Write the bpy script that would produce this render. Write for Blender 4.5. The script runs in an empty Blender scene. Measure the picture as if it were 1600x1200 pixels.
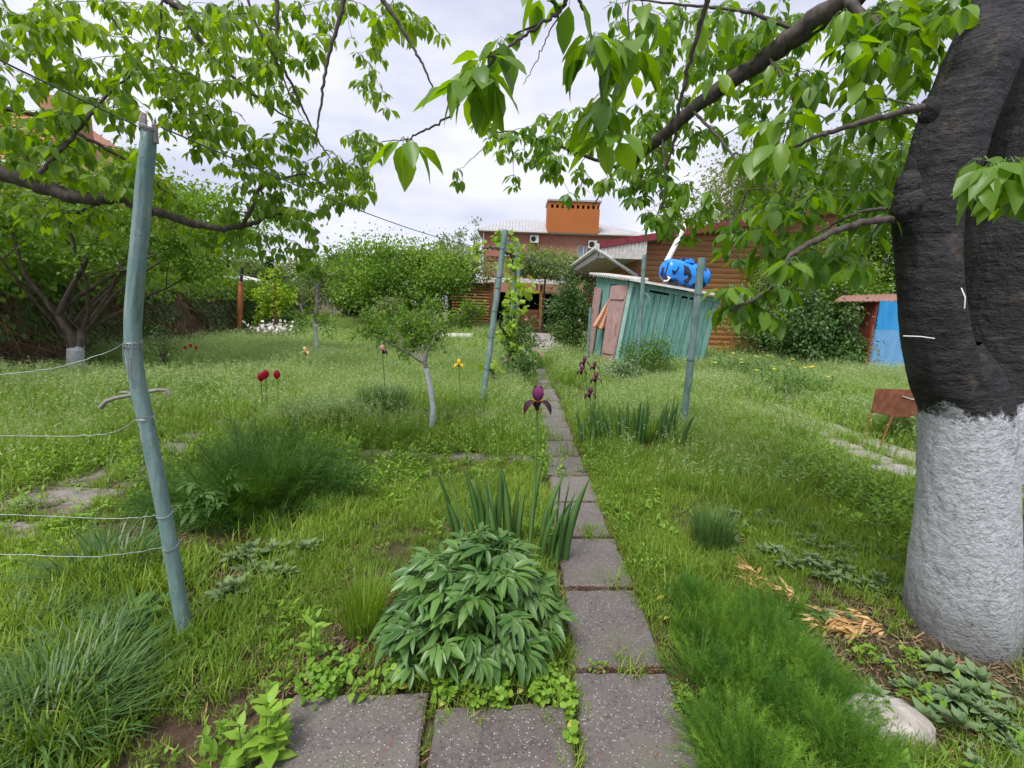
import bpy, math, random
import numpy as np
from mathutils import Vector, Matrix, noise
rng = np.random.default_rng(7)
random.seed(7)
SC = bpy.context.scene
COL = SC.collection
R_ = math.radians

# ------------------------------------------------------------------ camera
CAM_H, PITCH, ROLL, FPX = 1.40, R_(9.73), R_(2.0), 700.0
cy, sy = math.cos(PITCH), math.sin(PITCH)
fwd = np.array([0, cy, -sy]); r0 = np.array([1., 0, 0]); u0 = np.array([0, sy, cy])
rgt = math.cos(ROLL)*r0 + math.sin(ROLL)*u0
upv = math.cos(ROLL)*u0 - math.sin(ROLL)*r0
CAMP = np.array([0, 0, CAM_H])
cd = bpy.data.cameras.new('camera'); cam = bpy.data.objects.new('camera', cd); COL.objects.link(cam)
m = Matrix.Identity(4)
for i in range(3):
    m[i][0], m[i][1], m[i][2], m[i][3] = rgt[i], upv[i], -fwd[i], CAMP[i]
cam.matrix_world = m
cd.sensor_width = 36; cd.lens = FPX/1600*36; cd.clip_start = 0.05; cd.clip_end = 600
SC.camera = cam

# ------------------------------------------------------------------ world and sun (overcast day)
SUN_EL, SUN_AZ = R_(62), R_(215)
w = bpy.data.worlds.new('World'); SC.world = w; w.use_nodes = True
nt = w.node_tree; nt.nodes.clear()
out = nt.nodes.new('ShaderNodeOutputWorld')
skyt = nt.nodes.new('ShaderNodeTexSky'); skyt.sky_type = 'NISHITA'; skyt.sun_disc = False
skyt.sun_elevation = SUN_EL; skyt.sun_rotation = SUN_AZ
b1 = nt.nodes.new('ShaderNodeBackground'); b1.inputs['Strength'].default_value = 0.06
nt.links.new(skyt.outputs[0], b1.inputs['Color'])
tc = nt.nodes.new('ShaderNodeTexCoord')
mp = nt.nodes.new('ShaderNodeMapping'); mp.inputs['Scale'].default_value = (1.5, 1.5, 4.0)
nt.links.new(tc.outputs['Generated'], mp.inputs['Vector'])
nz = nt.nodes.new('ShaderNodeTexNoise'); nz.inputs['Scale'].default_value = 1.6; nz.inputs['Detail'].default_value = 5; nz.inputs['Roughness'].default_value = 0.5
nt.links.new(mp.outputs[0], nz.inputs['Vector'])
cr = nt.nodes.new('ShaderNodeValToRGB')
cr.color_ramp.elements[0].position = 0.38; cr.color_ramp.elements[0].color = (0.245, 0.252, 0.325, 1)
cr.color_ramp.elements[1].position = 0.60; cr.color_ramp.elements[1].color = (0.365, 0.368, 0.405, 1)
nt.links.new(nz.outputs['Fac'], cr.inputs['Fac'])
b2 = nt.nodes.new('ShaderNodeBackground'); b2.inputs['Strength'].default_value = 1.0
nt.links.new(cr.outputs[0], b2.inputs['Color'])
mx = nt.nodes.new('ShaderNodeMixShader'); mx.inputs[0].default_value = 0.93
nt.links.new(b1.outputs[0], mx.inputs[1]); nt.links.new(b2.outputs[0], mx.inputs[2]); nt.links.new(mx.outputs[0], out.inputs[0])
sl = bpy.data.lights.new('sun', 'SUN'); sl.energy = 1.5; sl.angle = R_(25); sl.color = (1, 0.97, 0.92)
so = bpy.data.objects.new('sun', sl); COL.objects.link(so)
sd = Vector((math.sin(SUN_AZ)*math.cos(SUN_EL), math.cos(SUN_AZ)*math.cos(SUN_EL), math.sin(SUN_EL)))
so.rotation_euler = sd.to_track_quat('Z', 'Y').to_euler(); so.location = (0, -5, 12)
vs = SC.view_settings
vs.view_transform = 'Standard'; vs.look = 'None'; vs.exposure = 1.5; vs.gamma = 1.0; vs.use_curve_mapping = False
SC.cycles.use_denoising = True
SC.cycles.max_bounces = 8; SC.cycles.diffuse_bounces = 5; SC.cycles.transmission_bounces = 4; SC.cycles.transparent_max_bounces = 8
SC.cycles.caustics_reflective = False; SC.cycles.caustics_refractive = False

# ------------------------------------------------------------------ geometry helpers
def terr(x, y):
    """height of the ground"""
    x = np.asarray(x, float); y = np.asarray(y, float)
    z = 0.018*np.clip(y-10, 0, 60)
    z = z + 0.012*np.sin(x*1.7+.3)*np.cos(y*1.3) * np.clip(np.abs(x-0.3)-0.5, 0, 1)
    z = z + 0.03*np.sin(x*.45+1)*np.sin(y*.5) * np.clip(np.abs(x-0.3)/2-0.5, 0, 1)
    return z
def ray(px, py):
    d = fwd + rgt*((px-800)/FPX) + upv*(-(py-600)/FPX)
    return d
def G(px, py, z=None):
    d = ray(px, py); z0 = 0.0
    for _ in range(8):
        t = (z0-CAM_H)/d[2]; p = CAMP + d*t
        if z is not None: z0 = z
        else: z0 = float(terr(p[0], p[1]))
    return np.array([p[0], p[1], z0])
def P(px, py, D):
    """the point of that view direction standing D metres away (world y)"""
    d = ray(px, py); return CAMP + d*(D/d[1])
def proj(p):
    q = np.asarray(p, float) - CAMP
    zc = q@fwd; zc = np.where(np.abs(zc) < 1e-4, 1e-4, zc)
    return 800+FPX*(q@rgt)/zc, 600-FPX*(q@upv)/zc, zc
def unit(v):
    v = np.asarray(v, float); n = np.linalg.norm(v, axis=-1, keepdims=True); return v/np.maximum(n, 1e-9)
def frames(D, N):
    """rotation matrices whose Y runs along D and whose Z is near N"""
    D = unit(D); X = unit(np.cross(D, N)); Z = np.cross(X, D)
    return np.stack([X, D, Z], axis=-1)
def rdir(n):
    v = rng.normal(size=(n, 3)); return unit(v)

class MB:
    def __init__(s): s.V = []; s.T = []; s.F = {3: [], 4: []}; s.M = {3: [], 4: []}; s.n = 0
    def add(s, V, F, m=0, tint=0.5):
        V = np.asarray(V, float); s.V.append(V)
        s.T.append(np.broadcast_to(np.asarray(tint, float), (len(V),)))
        if isinstance(F, np.ndarray): groups = [F]
        else:
            groups = [np.array([f for f in F if len(f) == k]) for k in (3, 4) if any(len(f) == k for f in F)]
        for f in groups:
            k = f.shape[1]; s.F[k].append(f+s.n); s.M[k].append(np.full(len(f), m))
        s.n += len(V)
    def inst(s, tpl, R, T, S=1.0, tint=0.5):
        """copies of a template (a list of V, F, m) joined into this mesh"""
        n = len(T); S = np.asarray(S, float)
        if S.ndim == 0: S = np.full(n, float(S))
        S3 = S[:, None]*np.ones(3) if S.ndim == 1 else S
        tint = np.broadcast_to(np.asarray(tint, float), (n,))
        for V, F, mm in tpl:
            W = np.einsum('nij,nvj->nvi', R, V[None]*S3[:, None, :]) + T[:, None, :]
            off = (np.arange(n)*len(V))[:, None, None]
            for f in ([F] if isinstance(F, np.ndarray) else F):
                s.F[f.shape[1]].append((f[None]+off).reshape(-1, f.shape[1])+s.n)
                s.M[f.shape[1]].append(np.full(n*len(f), mm))
            s.V.append(W.reshape(-1, 3)); s.T.append(np.repeat(tint, len(V))); s.n += n*len(V)
    def tube(s, pts, rad, sides=6, m=0, tint=0.5, cap=True, jitter=0.0):
        pts = np.asarray(pts, float); k = len(pts); rad = np.broadcast_to(np.asarray(rad, float), (k,))
        tan = unit(np.gradient(pts, axis=0))
        a = np.array([0, 0, 1.]) if abs(tan[0][2]) < .9 else np.array([1., 0, 0])
        n0 = unit(np.cross(tan[0], a)); V = []
        an = np.arange(sides)*2*math.pi/sides
        for i in range(k):
            n0 = unit(n0 - tan[i]*np.dot(n0, tan[i])); b = np.cross(tan[i], n0)
            rr = rad[i]*(1+jitter*rng.uniform(-1, 1, sides))
            V.append(pts[i] + (np.cos(an)*rr)[:, None]*n0 + (np.sin(an)*rr)[:, None]*b)
        V = np.concatenate(V)
        i = np.arange(k-1)[:, None]*sides; j = np.arange(sides)[None]; j2 = (j+1) % sides
        F = np.stack([i+j, i+j2, i+sides+j2, i+sides+j], -1).reshape(-1, 4)
        s.add(V, F, m, tint)
        if cap:
            for e, ring in ((0, np.arange(sides)[::-1]), (k-1, np.arange(sides)+(k-1)*sides)):
                s.add(np.vstack([V[ring], pts[e]]), np.array([[q, (q+1) % sides, sides] for q in range(sides)]), m, tint)
    def hexa(s, c, m=0, tint=0.5):
        """eight corners: four of the bottom, four of the top"""
        s.add(c, np.array([[3, 2, 1, 0], [4, 5, 6, 7], [0, 1, 5, 4], [1, 2, 6, 5], [2, 3, 7, 6], [3, 0, 4, 7]]), m, tint)
    def box(s, lo, hi, m=0, tint=0.5):
        (a, b, c), (d, e, f) = lo, hi
        s.hexa([(a, b, c), (d, b, c), (d, e, c), (a, e, c), (a, b, f), (d, b, f), (d, e, f), (a, e, f)], m, tint)
    def panel(s, a, b, c, d, th, m=0, tint=0.5, both=False):
        """a board from four corners with thickness th along its normal"""
        a, b, c, d = [np.asarray(q, float) for q in (a, b, c, d)]
        n = unit(np.cross(b-a, d-a))*th
        s.hexa([a, b, c, d, a+n, b+n, c+n, d+n], m, tint)
    def build(s, name, mats, parent=None, smooth=False, loc=None):
        me = mesh_of(s, name, mats, smooth, loc); o = bpy.data.objects.new(name, me)
        return link(o, parent, loc)
def mesh_of(s, name, mats, smooth=False, loc=None):
    V = np.concatenate(s.V)
    if loc is not None: V = V - np.asarray(loc)
    me = bpy.data.meshes.new(name)
    me.vertices.add(len(V)); me.vertices.foreach_set('co', V.astype(np.float32).ravel())
    f3 = np.concatenate(s.F[3]) if s.F[3] else np.zeros((0, 3), int); f4 = np.concatenate(s.F[4]) if s.F[4] else np.zeros((0, 4), int)
    mi = np.concatenate([np.zeros(0, int)]+s.M[3]+s.M[4]).astype(np.int32)
    li = np.concatenate([f3.ravel(), f4.ravel()]).astype(np.int32)
    tot = np.concatenate([np.full(len(f3), 3), np.full(len(f4), 4)]).astype(np.int32)
    st = (np.cumsum(tot)-tot).astype(np.int32)
    me.loops.add(len(li)); me.loops.foreach_set('vertex_index', li)
    me.polygons.add(len(tot)); me.polygons.foreach_set('loop_start', st); me.polygons.foreach_set('loop_total', tot)
    me.polygons.foreach_set('material_index', mi)
    if smooth: me.polygons.foreach_set('use_smooth', np.ones(len(tot), bool))
    else: me.polygons.foreach_set('use_smooth', np.zeros(len(tot), bool))
    at = me.attributes.new('tint', 'FLOAT', 'POINT'); at.data.foreach_set('value', np.concatenate(s.T).astype(np.float32))
    me.update(calc_edges=True)
    for q in (mats if isinstance(mats, (list, tuple)) else [mats]): me.materials.append(q)
    return me
def link(o, parent=None, loc=None):
    COL.objects.link(o)
    if loc is not None: o.location = loc
    if parent is not None:
        o.parent = parent
        if loc is None: o.location = -Vector(parent.location)      # shapes are given in world metres
        else: o.location = Vector(loc) - Vector(parent.location)
    return o
def thing(name, label, cat, loc, group=None):
    o = bpy.data.objects.new(name, None); COL.objects.link(o); o.location = Vector([float(q) for q in loc]); o.empty_display_size = .1
    o['label'] = label; o['category'] = cat
    if group: o['group'] = group
    return o
def tag(o, label, cat, group=None):
    o['label'] = label; o['category'] = cat
    if group: o['group'] = group
    return o
def struct(o): o['kind'] = 'structure'; return o
def stuff(o, label=None, cat=None):
    o['kind'] = 'stuff'
    if label: o['label'] = label; o['category'] = cat
    return o
def sub(mb, name, mats, part, smooth=False):
    """a piece of a part: the part's own origin lies off zero, so undo both parents"""
    o = bpy.data.objects.new(name, mesh_of(mb, name, mats, smooth)); COL.objects.link(o); o.parent = part
    par = Vector(part.location) + (Vector(part.parent.location) if part.parent else Vector())
    o.location = -par
    return o

# ------------------------------------------------------------------ materials
def newmat(name):
    m = bpy.data.materials.new(name); m.use_nodes = True; t = m.node_tree; b = t.nodes['Principled BSDF']; return m, t, b
def nn(t, kind, **kw):
    n = t.nodes.new(kind)
    for k, v in kw.items():
        if k in n.inputs: n.inputs[k].default_value = v
        else: setattr(n, k, v)
    return n
def mixc(t, fac, a, b):
    n = t.nodes.new('ShaderNodeMix'); n.data_type = 'RGBA'
    for sck, val in ((0, fac), (6, a), (7, b)):
        if isinstance(val, bpy.types.NodeSocket): t.links.new(val, n.inputs[sck])
        else: n.inputs[sck].default_value = val if sck == 0 else (*val, 1)
    return n.outputs[2]
def ramp(t, fac, lo, hi):
    n = t.nodes.new('ShaderNodeMapRange'); n.inputs[1].default_value = lo; n.inputs[2].default_value = hi
    t.links.new(fac, n.inputs[0]); return n.outputs[0]
def noisef(t, scale, detail=4, rough=.55, stretch=None, coords='Object'):
    tcn = t.nodes.new('ShaderNodeTexCoord'); n = nn(t, 'ShaderNodeTexNoise', Scale=scale, Detail=detail, Roughness=rough)
    src = tcn.outputs[coords]
    if coords == 'World':
        pass
    if stretch:
        mpn = nn(t, 'ShaderNodeMapping', Scale=stretch); t.links.new(src, mpn.inputs[0]); src = mpn.outputs[0]
    t.links.new(src, n.inputs['Vector']); return n.outputs['Fac']
def bump(t, b, h, strength=.4, dist=.01):
    n = nn(t, 'ShaderNodeBump', Strength=strength, Distance=dist); t.links.new(h, n.inputs['Height']); t.links.new(n.outputs[0], b.inputs['Normal'])
def math_(t, op, a, b):
    n = t.nodes.new('ShaderNodeMath'); n.operation = op
    for i, v in enumerate((a, b)):
        if isinstance(v, bpy.types.NodeSocket): t.links.new(v, n.inputs[i])
        else: n.inputs[i].default_value = v
    return n.outputs[0]
def foliage(name, A, B, trans=.35, rough=.5, nscale=1.2, wn=.9, wr=.35, spec=.35, C=None):
    """leaf colour between A and B by the piece's own tint, the instance and a patchy noise over the place"""
    m, t, b = newmat(name)
    at = t.nodes.new('ShaderNodeAttribute'); at.attribute_name = 'tint'
    oi = t.nodes.new('ShaderNodeObjectInfo'); gp = t.nodes.new('ShaderNodeNewGeometry')
    nz = nn(t, 'ShaderNodeTexNoise', Scale=nscale, Detail=3.0); t.links.new(gp.outputs['Position'], nz.inputs['Vector'])
    f = math_(t, 'ADD', at.outputs['Fac'], math_(t, 'MULTIPLY', math_(t, 'SUBTRACT', oi.outputs['Random'], .5), wr))
    f = math_(t, 'ADD', f, math_(t, 'MULTIPLY', math_(t, 'SUBTRACT', nz.outputs['Fac'], .5), wn*2))
    f = ramp(t, f, 0, 1)
    c = mixc(t, f, A, B)
    if C is not None:
        nz2 = nn(t, 'ShaderNodeTexNoise', Scale=nscale*.45, Detail=2.0); t.links.new(gp.outputs['Position'], nz2.inputs['Vector'])
        c = mixc(t, ramp(t, nz2.outputs['Fac'], .48, .68), c, C)
    t.links.new(c, b.inputs['Base Color']); b.inputs['Roughness'].default_value = rough; b.inputs['Specular IOR Level'].default_value = spec
    tr = t.nodes.new('ShaderNodeBsdfTranslucent')
    hs = nn(t, 'ShaderNodeHueSaturation', Saturation=1.15, Value=1.25); hs.inputs['Hue'].default_value = .485
    t.links.new(c, hs.inputs['Color']); t.links.new(hs.outputs[0], tr.inputs['Color'])
    mxs = t.nodes.new('ShaderNodeMixShader'); mxs.inputs[0].default_value = trans
    t.links.new(b.outputs[0], mxs.inputs[1]); t.links.new(tr.outputs[0], mxs.inputs[2])
    t.links.new(mxs.outputs[0], t.nodes['Material Output'].inputs[0])
    return m
def plain(name, A, B=None, rough=.7, scale=6, detail=5, bmp=0, bdist=.004, metal=0, stretch=None, spec=.3, lo=.35, hi=.65, coords='Object'):
    m, t, b = newmat(name)
    f = noisef(t, scale, detail, stretch=stretch, coords=coords)
    B = B or tuple(q*.75 for q in A)
    at = t.nodes.new('ShaderNodeAttribute'); at.attribute_name = 'tint'
    ff = math_(t, 'ADD', ramp(t, f, lo, hi), math_(t, 'MULTIPLY', math_(t, 'SUBTRACT', at.outputs['Fac'], .5), .8))
    ff = ramp(t, ff, 0, 1)
    t.links.new(mixc(t, ff, A, B), b.inputs['Base Color'])
    b.inputs['Roughness'].default_value = rough; b.inputs['Metallic'].default_value = metal; b.inputs['Specular IOR Level'].default_value = spec
    if bmp: bump(t, b, noisef(t, scale*3, 6, stretch=stretch, coords=coords), bmp, bdist)
    return m

M = {}
M['grass'] = foliage('short_grass', (.125, .235, .022), (.29, .41, .060), .38, .55, .9)
M['grass_dry'] = foliage('dry_grass_blade', (.30, .27, .10), (.42, .40, .20), .3, .7)
M['meadow'] = foliage('meadow_grass', (.14, .265, .030), (.29, .43, .080), .40, .55, .5)
M['seed'] = foliage('seed_heads', (.28, .39, .14), (.42, .51, .25), .35, .7, .5)
M['weed'] = foliage('weed_leaf', (.13, .27, .025), (.26, .43, .050), .38, .5, 1.0)
M['weed_dark'] = foliage('dark_weed_leaf', (.055, .135, .030), (.12, .23, .05), .3, .5, 1.0)
M['coarse'] = foliage('coarse_grass', (.055, .13, .035), (.13, .23, .065), .3, .4, 1.2)
M['peony'] = foliage('peony_leaf', (.055, .145, .026), (.145, .275, .062), .30, .42, 3, spec=.6)
M['iris_leaf'] = foliage('iris_leaf', (.085, .205, .050), (.17, .31, .090), .30, .42, 2)
M['feather'] = foliage('feathery_leaf', (.045, .125, .022), (.13, .25, .040), .3, .6, 1.5)
M['kochia'] = foliage('soft_needle_leaf', (.060, .175, .022), (.22, .40, .045), .35, .6, 6)
M['lamb'] = foliage('woolly_leaf', (.125, .205, .085), (.235, .32, .155), .2, .8, 4)
M['cherry'] = foliage('cherry_leaf', (.085, .20, .022), (.21, .37, .045), .58, .38, 1.5, spec=.5, wn=.5)
M['cherry_far'] = foliage('cherry_leaf_left', (.11, .23, .025), (.25, .39, .055), .58, .45, .8, wn=.5)
M['tree_a'] = foliage('orchard_leaf', (.085, .19, .022), (.21, .36, .050), .38, .55, .4)
M['tree_b'] = foliage('dark_tree_leaf', (.045, .115, .020), (.12, .21, .045), .35, .55, .4)
M['tree_c'] = foliage('pale_tree_leaf', (.13, .20, .05), (.26, .32, .12), .38, .6, .4)
M['vine'] = foliage('vine_leaf', (.20, .36, .025), (.36, .50, .06), .45, .5, 1)
M['ivy'] = foliage('ivy_leaf', (.050, .125, .024), (.15, .25, .045), .28, .42, .5, spec=.5)
M['ivy_top'] = foliage('ivy_young_leaf', (.09, .19, .02), (.20, .33, .04), .35, .5, .5)
M['bush'] = foliage('bush_leaf', (.045, .115, .022), (.11, .205, .045), .28, .42, 1, spec=.5)
M['straw'] = foliage('withered_leaf', (.48, .29, .09), (.74, .54, .27), .3, .7, 6)
M['deadvine'] = plain('dead_vine', (.13, .085, .05), (.26, .18, .11), .9, 3)
M['bark'] = plain('tree_bark', (.055, .042, .032), (.12, .095, .075), .85, 14, bmp=.6, stretch=(1, 1, .4))
M['twig'] = plain('twig_bark', (.040, .032, .027), (.090, .075, .062), .75, 30)
M['young_bark'] = plain('young_bark', (.15, .14, .12), (.27, .25, .22), .8, 20)
M['limewash'] = plain('limewash', (.50, .52, .55), (.30, .31, .31), .9, 26, bmp=.5, lo=.45, hi=.8)
M['teal'] = plain('teal_board_paint', (.10, .245, .21), (.19, .37, .32), .7, 6, bmp=.5, stretch=(3, 3, .35))
M['teal_l'] = plain('pale_teal_paint', (.30, .52, .45), (.42, .62, .55), .65, 8)
M['pink'] = plain('faded_pink_paint', (.34, .20, .19), (.43, .29, .27), .7, 10, bmp=.3, stretch=(3, 3, .6))
M['cloth'] = None
M['white'] = plain('white_paint', (.74, .74, .72), (.58, .58, .56), .5, 6)
M['offwhite'] = plain('off_white_sheet', (.62, .60, .56), (.45, .43, .40), .6, 8)
M['wire'] = plain('galvanised_wire', (.22, .24, .24), (.36, .38, .37), .5, 40, metal=.5)
M['wire_d'] = plain('dark_wire', (.05, .05, .055), (.09, .09, .09), .6, 40)
M['log'] = plain('varnished_log', (.30, .135, .045), (.40, .19, .070), .45, 2.2, bmp=.15, stretch=(1, 1, 9), spec=.4)
M['log_d'] = plain('dark_varnish', (.17, .062, .030), (.23, .09, .045), .5, 3)
M['maroon'] = plain('maroon_sheet', (.22, .03, .04), (.15, .02, .03), .45, 6)
M['roofgrey'] = plain('grey_roof_sheet', (.36, .35, .37), (.44, .43, .44), .55, 1.5)
M['orange'] = plain('orange_render', (.42, .14, .040), (.36, .12, .034), .9, .6, lo=.2, hi=.8)
M['salmon'] = plain('salmon_render', (.42, .20, .15), (.36, .17, .12), .9, .6, lo=.2, hi=.8)
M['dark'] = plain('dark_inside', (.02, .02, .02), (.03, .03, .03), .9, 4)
M['black'] = plain('black_plastic', (.012, .014, .02), (.02, .022, .03), .4, 4)
M['rust'] = plain('rusty_iron', (.16, .055, .030), (.25, .10, .055), .85, 14, bmp=.4)
M['rustroof'] = plain('rusty_roof', (.22, .10, .08), (.32, .18, .15), .85, 8, bmp=.3)
M['blue'] = plain('blue_paint', (.025, .27, .62), (.05, .34, .70), .6, 5, stretch=(2, 2, .4))
M['redbrown'] = plain('red_brown_paint', (.19, .040, .032), (.26, .06, .05), .7, 6)
M['greywood'] = plain('weathered_wood', (.19, .16, .15), (.28, .25, .23), .85, 6, stretch=(3, 3, .4))
M['orangepole'] = plain('orange_brown_pole', (.46, .17, .06), (.34, .12, .05), .6, 8)
M['stone'] = plain('pale_stone', (.30, .27, .24), (.46, .43, .39), .9, 14, bmp=.8, bdist=.01)
M['concrete'] = plain('old_concrete', (.24, .215, .20), (.36, .325, .305), .9, 5, bmp=.4)
M['debris'] = plain('catkin_debris', (.13, .045, .022), (.25, .11, .05), .9, 30)
M['p_purple'] = foliage('iris_standard_petal', (.13, .022, .085), (.27, .06, .18), .35, .5, 20)
M['p_dark'] = foliage('iris_fall_petal', (.022, .004, .010), (.05, .008, .018), .12, .5, 20)
M['p_gold'] = foliage('iris_beard', (.65, .25, .03), (.75, .40, .06), .3, .6, 20)
M['p_red'] = foliage('tulip_petal', (.42, .010, .040), (.58, .03, .07), .25, .4, 20)
M['p_yellow'] = foliage('yellow_petal', (.80, .60, .02), (.90, .75, .08), .3, .5, 20)
M['p_cream'] = foliage('cream_petal', (.80, .50, .26), (.90, .72, .45), .3, .5, 20)
M['p_white'] = foliage('white_petal', (.74, .66, .66), (.85, .80, .80), .3, .5, 20)
M['p_pink'] = foliage('pink_petal', (.62, .32, .33), (.78, .52, .50), .3, .5, 20)
M['stem'] = foliage('green_stem', (.08, .17, .04), (.15, .26, .07), .1, .5, 3)
M['yleaf'] = foliage('yellowed_leaf', (.55, .50, .08), (.72, .66, .20), .35, .6, 6)
def glass():
    m, t, b = newmat('window_glass'); b.inputs['Base Color'].default_value = (.20, .24, .28, 1); b.inputs['Roughness'].default_value = .12; b.inputs['Specular IOR Level'].default_value = .8; return m
M['glass'] = glass()
def soil():
    m, t, b = newmat('garden_soil')
    f = noisef(t, 1.1, 6, .6); f2 = noisef(t, 22, 6, .7); f3 = noisef(t, 90, 3, .6)
    c = mixc(t, ramp(t, f2, .35, .7), (.050, .030, .020), (.125, .082, .055))
    c = mixc(t, ramp(t, f, .42, .62), c, (.075, .085, .030))
    c = mixc(t, ramp(t, f3, .66, .72), c, (.26, .20, .13))
    t.links.new(c, b.inputs['Base Color']); b.inputs['Roughness'].default_value = .95; b.inputs['Specular IOR Level'].default_value = .2
    bump(t, b, f2, .9, .03); return m
M['soil'] = soil()
def postmat():
    m, t, b = newmat('chipped_teal_paint')
    f1 = noisef(t, 5, 5, .6); f2 = noisef(t, 30, 5, .7, stretch=(1, 1, .22)); f3 = noisef(t, 70, 3, .6); f4 = noisef(t, 14, 4, .7, stretch=(1, 1, .12))
    c = mixc(t, ramp(t, f1, .35, .65), (.105, .185, .175), (.18, .27, .255))
    c = mixc(t, math_(t, 'MULTIPLY', ramp(t, f2, .52, .66), .75), c, (.27, .33, .32))
    c = mixc(t, math_(t, 'MULTIPLY', ramp(t, f4, .56, .66), .8), c, (.095, .125, .105))
    c = mixc(t, ramp(t, f3, .68, .72), c, (.04, .038, .03))
    t.links.new(c, b.inputs['Base Color']); b.inputs['Roughness'].default_value = .6; b.inputs['Specular IOR Level'].default_value = .35
    bump(t, b, math_(t, 'ADD', f2, math_(t, 'MULTIPLY', f4, 1.2)), .9, .006); return m
M['post'] = postmat()
def mossymat():
    m, t, b = newmat('mossy_paving'); f1 = noisef(t, 2.2, 6, .65); f2 = noisef(t, 25, 5, .7)
    c = mixc(t, ramp(t, f2, .35, .65), (.15, .13, .115), (.26, .235, .215)); c = mixc(t, ramp(t, f1, .48, .60), c, (.075, .055, .038))
    t.links.new(c, b.inputs['Base Color']); b.inputs['Roughness'].default_value = .95; bump(t, b, f2, .6, .01); return m
M['mossy'] = mossymat()
def slabmat():
    m, t, b = newmat('exposed_aggregate_slab')
    vor = nn(t, 'ShaderNodeTexVoronoi', Scale=150.0); tcn = t.nodes.new('ShaderNodeTexCoord'); t.links.new(tcn.outputs['Object'], vor.inputs['Vector'])
    sep = t.nodes.new('ShaderNodeSeparateColor'); t.links.new(vor.outputs['Color'], sep.inputs[0])
    big = noisef(t, 4, 5, .6); fine = noisef(t, 60, 5, .7)
    at = t.nodes.new('ShaderNodeAttribute'); at.attribute_name = 'tint'
    base = mixc(t, ramp(t, big, .35, .66), (.065, .055, .054), (.145, .126, .122))
    base = mixc(t, ramp(t, fine, .4, .7), base, (.15, .125, .115))
    base = mixc(t, math_(t, 'MULTIPLY', at.outputs['Fac'], .35), base, (.30, .27, .25))
    peb = math_(t, 'MULTIPLY', ramp(t, sep.outputs[0], .80, .88), ramp(t, vor.outputs['Distance'], .42, .26))
    c = mixc(t, peb, base, (.42, .40, .38))
    dk = math_(t, 'MULTIPLY', ramp(t, sep.outputs[1], .86, .9), ramp(t, vor.outputs['Distance'], .45, .3))
    c = mixc(t, dk, c, (.045, .035, .032))
    moss = noisef(t, 2.3, 6, .7); c = mixc(t, math_(t, 'MULTIPLY', ramp(t, moss, .50, .70), .6), c, (.07, .085, .035))
    red = noisef(t, 11, 6, .75); c = mixc(t, math_(t, 'MULTIPLY', ramp(t, red, .62, .70), .6), c, (.13, .055, .035))
    t.links.new(c, b.inputs['Base Color']); t.links.new(ramp(t, big, -.1, 1.0), b.inputs['Roughness']); b.inputs['Specular IOR Level'].default_value = .35
    bump(t, b, math_(t, 'ADD', fine, math_(t, 'MULTIPLY', vor.outputs['Distance'], .6)), .45, .004); return m
M['slab'] = slabmat()
def brickmat(name, a, bcol, mort, sc):
    m, t, b = newmat(name)
    tcn = t.nodes.new('ShaderNodeTexCoord'); mpn = nn(t, 'ShaderNodeMapping', Rotation=(R_(90), 0, 0)); t.links.new(tcn.outputs['Object'], mpn.inputs[0])
    br = nn(t, 'ShaderNodeTexBrick', Scale=sc); br.inputs['Color1'].default_value = (*a, 1); br.inputs['Color2'].default_value = (*bcol, 1); br.inputs['Mortar'].default_value = (*mort, 1)
    br.inputs['Mortar Size'].default_value = .012
    t.links.new(mpn.outputs[0], br.inputs['Vector']); f = noisef(t, .5, 4)
    t.links.new(mixc(t, math_(t, 'MULTIPLY', ramp(t, f, .4, .7), .45), br.outputs['Color'], (.46, .24, .18)), b.inputs['Base Color']); b.inputs['Roughness'].default_value = .9
    return m
M['brick'] = brickmat('brick_wall', (.30, .105, .07), (.38, .15, .10), (.34, .25, .20), 2.2)
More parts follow.
